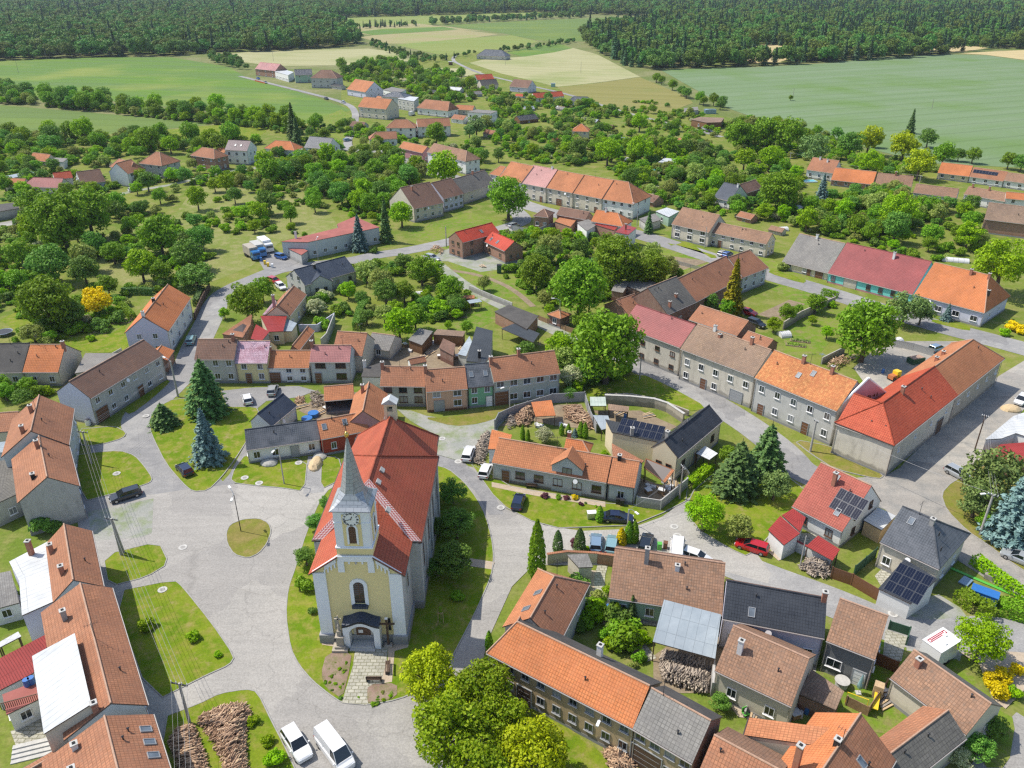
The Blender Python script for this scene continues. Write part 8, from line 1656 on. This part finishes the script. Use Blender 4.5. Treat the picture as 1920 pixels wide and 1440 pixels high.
nn=Vector((-dn.y,dn.x,0))*.18;m=MB();A=[dn*x+Vector((0,0,z))+nn for x,z in prf];B=[dn*x+Vector((0,0,z))-nn for x,z in prf]
m.face(A);m.face(B[::-1])
for i in range(5):m.face([A[i],B[i],B[(i+1)%5],A[(i+1)%5]])
m.obj('wall','w_pink',root)
r=rnd(3);m=MB()
for i in range(12):
 if i==6:continue
 x=3.1+i*.5
 for _ in range(3):c=dn*(x+r.uniform(-.12,.12))-nn*1.03+Vector((0,0,7.9+r.uniform(-.2,.2)));m.box(tuple(c),(.08 if r.random()<.5 else.3,.03,.5 if r.random()<.5 else.09),rz=math.atan2(dn.y,dn.x))
m.obj('lettering','garage_brown',root)
m=MB()
for i in(2,3):
 p0,p1=A[i],A[(i+1)%5];q0_,q1_=B[i],B[(i+1)%5];u3=Vector((0,0,.12));
for a0,a1 in(((Wd,7.2),(Wd/2,11.6)),((Wd/2,11.6),(0,7.2))):
 m.tube([dn*a0[0]+Vector((0,0,a0[1]+.03)),dn*a1[0]+Vector((0,0,a1[1]+.03))],[.24,.24],6)
m.obj('coping','paint_white',root)
for a in(('two storey cream house behind the far double house',(700,188),(715,190),(708,180),-12,'r_orange','w_cream'),('small grey house left of the hipped house at the bend',(655,236),(680,238),(668,228),-9,'r_brown','w_grey'),('low garden house between the bend and the spruce group',(905,250),(935,254),(920,244),-7,'r_terra','w_beige'),
('small brown garden shed behind the pink walled house',(690,300-45),(703,257),(697,250),-5,'r_brown','w_timber'),('tiny shed with pale roof in the central gardens',(1160,262),(1178,265),(1170,258),-5,'r_palemetal','w_beige'),('dark garden shed beside the dark hedge',(975,226),(1010,222),(990,215),-7,'r_darkmetal','w_timber'),('red roofed garden hut in the central gardens',(1030,262),(1042,264),(1036,257),-5,'r_red','w_brick'),
('small white roofed building beside the lane far up',(838,168),(862,170),(850,163),-5,'r_whitemetal','w_grey'),('low grey sheds on the near side of the lane',(880,178),(905,176),(893,171),-5,'r_greyold','w_grey'),('barn with brown roof behind the terrace right end',(1195,372),(1225,380),(1212,362),-9,'r_brown','w_brick'),('small shed with red roof behind the beige street house',(1380,405),(1408,412),(1396,398),-8,'r_terra','w_brick'),
('long low roof behind the farmhouse with grey roof',(1440,430),(1466,436),(1455,425),-7,'r_tanpink','w_beige'),('small glass roofed house left of the dark hedge',(985,205),(1003,204),(994,199),-4,'r_palemetal','w_grey'),('brown roofed shed among the far left trees',(92,362),(118,366),(106,356),-6,'r_brown','w_timber'),('shed with orange roof beside the purple roofed house',(402,285),(420,287),(411,276),-8,'r_orange','w_white'),
('white garden house by the green field corner',(388,262),(404,263),(396,257),-4,'r_whitemetal','w_white'),('garage with flat dark roof by the far row',(620,160),(640,163),(630,157),-6,'r_darkmetal','w_grey'),('small house with terracotta roof near the bend end',(845,222),(868,225),(857,215),-8,'r_terra','w_white')):
 house('garden_house',a[0],a[1],a[2],a[3],a[4],a[5],a[6],win=1,pitch=.6,plinth=None)
def planks(o):[part(o,'plank','wood_grey' if i%2 else 'wood_pale',((0,i*.3-.6,.12+.1*(i%3)),(2.6-.2*i,.22,.08),.05*i))for i in range(5)]
def crate(o):part(o,'box','wood',((0,0,.35),(1.0,.8,.7)));part(o,'cover','bag_white',((0,0,.74),(1.1,.9,.06)))
def barrel(o):part(o,'body','plastic_blue',tubes=(([(0,0,0),(0,0,.45),(0,0,.9)],[.28,.32,.28],12),))
def bags(o):[part(o,'bag','bag_white',((x,y,.2),(.8,.55,.4),a))for x,y,a in((0,0,.2),(.9,.1,-.3),(.4,.6,.5))]
CL={'p':('plank_pile','planks',planks),'c':('crate','crate',crate),'b':('barrel','barrel',barrel),'g':('sack_pile','sacks',bags)}
for k,spots,where in(('p',((745,655),(806,662),(866,655),(838,640),(792,672)),'in the back yards of the middle row'),('g',((786,658),(812,645),(770,660)),'in the back yards of the middle row'),('c',((760,650),(825,672),(858,672)),'in the back yards of the middle row'),('b',((800,652),(735,660),(848,640)),'in the back yards of the middle row'),
('p',((1440,1338),(1458,1345),(1478,1335)),'in the courtyard below the patched barn'),('c',((1425,1312),(1470,1322),(1490,1345)),'in the courtyard below the patched barn'),('g',((1500,1342),(1448,1325)),'in the courtyard below the patched barn'),('b',((1385,1300),(1412,1308)),'in the courtyard below the patched barn'),
('g',((1225,915),(1245,905),(1255,920)),'in the yard behind the concrete panel wall'),('c',((1215,925),(1240,925)),'in the yard behind the concrete panel wall'),('p',((1260,905),(1160,775),(1215,780)),'in the walled yards right of the firewood'),('b',((1172,785),(1140,1145)),'beside the shelters and gardens in the middle right'),('g',((1060,800),(1015,800)),'among the firewood heaps behind the long cottage'),
('p',((566,762),(600,775),(860,462),(905,500)),'on the building plots and yards left of centre'),('c',((612,770),(820,492)),'on the building plots and yards left of centre'),('p',((1600,670),(1640,662)),'on the courtyard parking'),('b',((1655,700),(1617,652)),'on the courtyard parking')):
 for u,v in spots:
  nm,ct,fn=CL[k];small(nm,{'p':'loose stack of grey and pale planks ','c':'covered wooden crate ','b':'blue barrel ','g':'pile of pale sacks '}[k]+where,ct,u,v,fn,r.uniform(0,3),.05,ct+' '+where)
for a in(('shed with pale roof in the far gardens',(1100,226),(1118,229),(1108,222),-4,'r_palemetal','w_timber'),('brown hut in the far gardens',(1130,238),(1146,240),(1137,233),-4,'r_brown','w_timber'),('grey hut by the far lane',(1040,203),(1056,205),(1047,199),-3.5,'r_greyold','w_grey'),('white garden house under the bright limes',(1170,300),(1190,303),(1180,296),-5,'r_whitemetal','w_white'),
('red roofed hut by the wheat field',(965,180),(980,181),(972,176),-3.5,'r_red','w_white'),('orange roofed hut below the timber house',(1270,262),(1286,265),(1277,259),-4,'r_orange','w_beige'),('dark hut between the far row and the lane',(800,172),(815,174),(807,168),-4,'r_darkmetal','w_timber')):
 house('garden_house',a[0],a[1],a[2],a[3],a[4],a[5],a[6],win=1,pitch=.6,plinth=None)
for i,(u,v,k)in enumerate(((1410,1335,'p'),(1432,1345,'g'),(1468,1352,'c'),(1492,1330,'p'),(1512,1338,'b'),(1660,1318,'p'),(1650,1300,'c'),(1668,1300,'g'))):
 nm,ct,fn=CL[k];small(nm,{'p':'loose stack of planks ','c':'covered wooden crate ','b':'blue barrel ','g':'pile of pale sacks '}[k]+'among the clutter of the lower right courtyards',ct,u,v,fn,r.uniform(0,3),.06,ct+' of the lower right courtyards')
m=bpy.data.materials.new('haze');m.use_nodes=True;n=m.node_tree.nodes;l=m.node_tree.links;n.clear();o=n.new('ShaderNodeOutputMaterial');v=n.new('ShaderNodeVolumePrincipled');l.new(v.outputs[0],o.inputs['Volume'])
v.inputs['Color'].default_value=(.72,.82,1.0,1);v.inputs['Density'].default_value=.00006;v.inputs['Anisotropy'].default_value=.2;MATS['haze']=m
b=MB();b.box((0,2350,41),(10040,5300+40,85));h=b.obj('haze','haze');tag(h,kind='stuff');h.location.z=-1.0
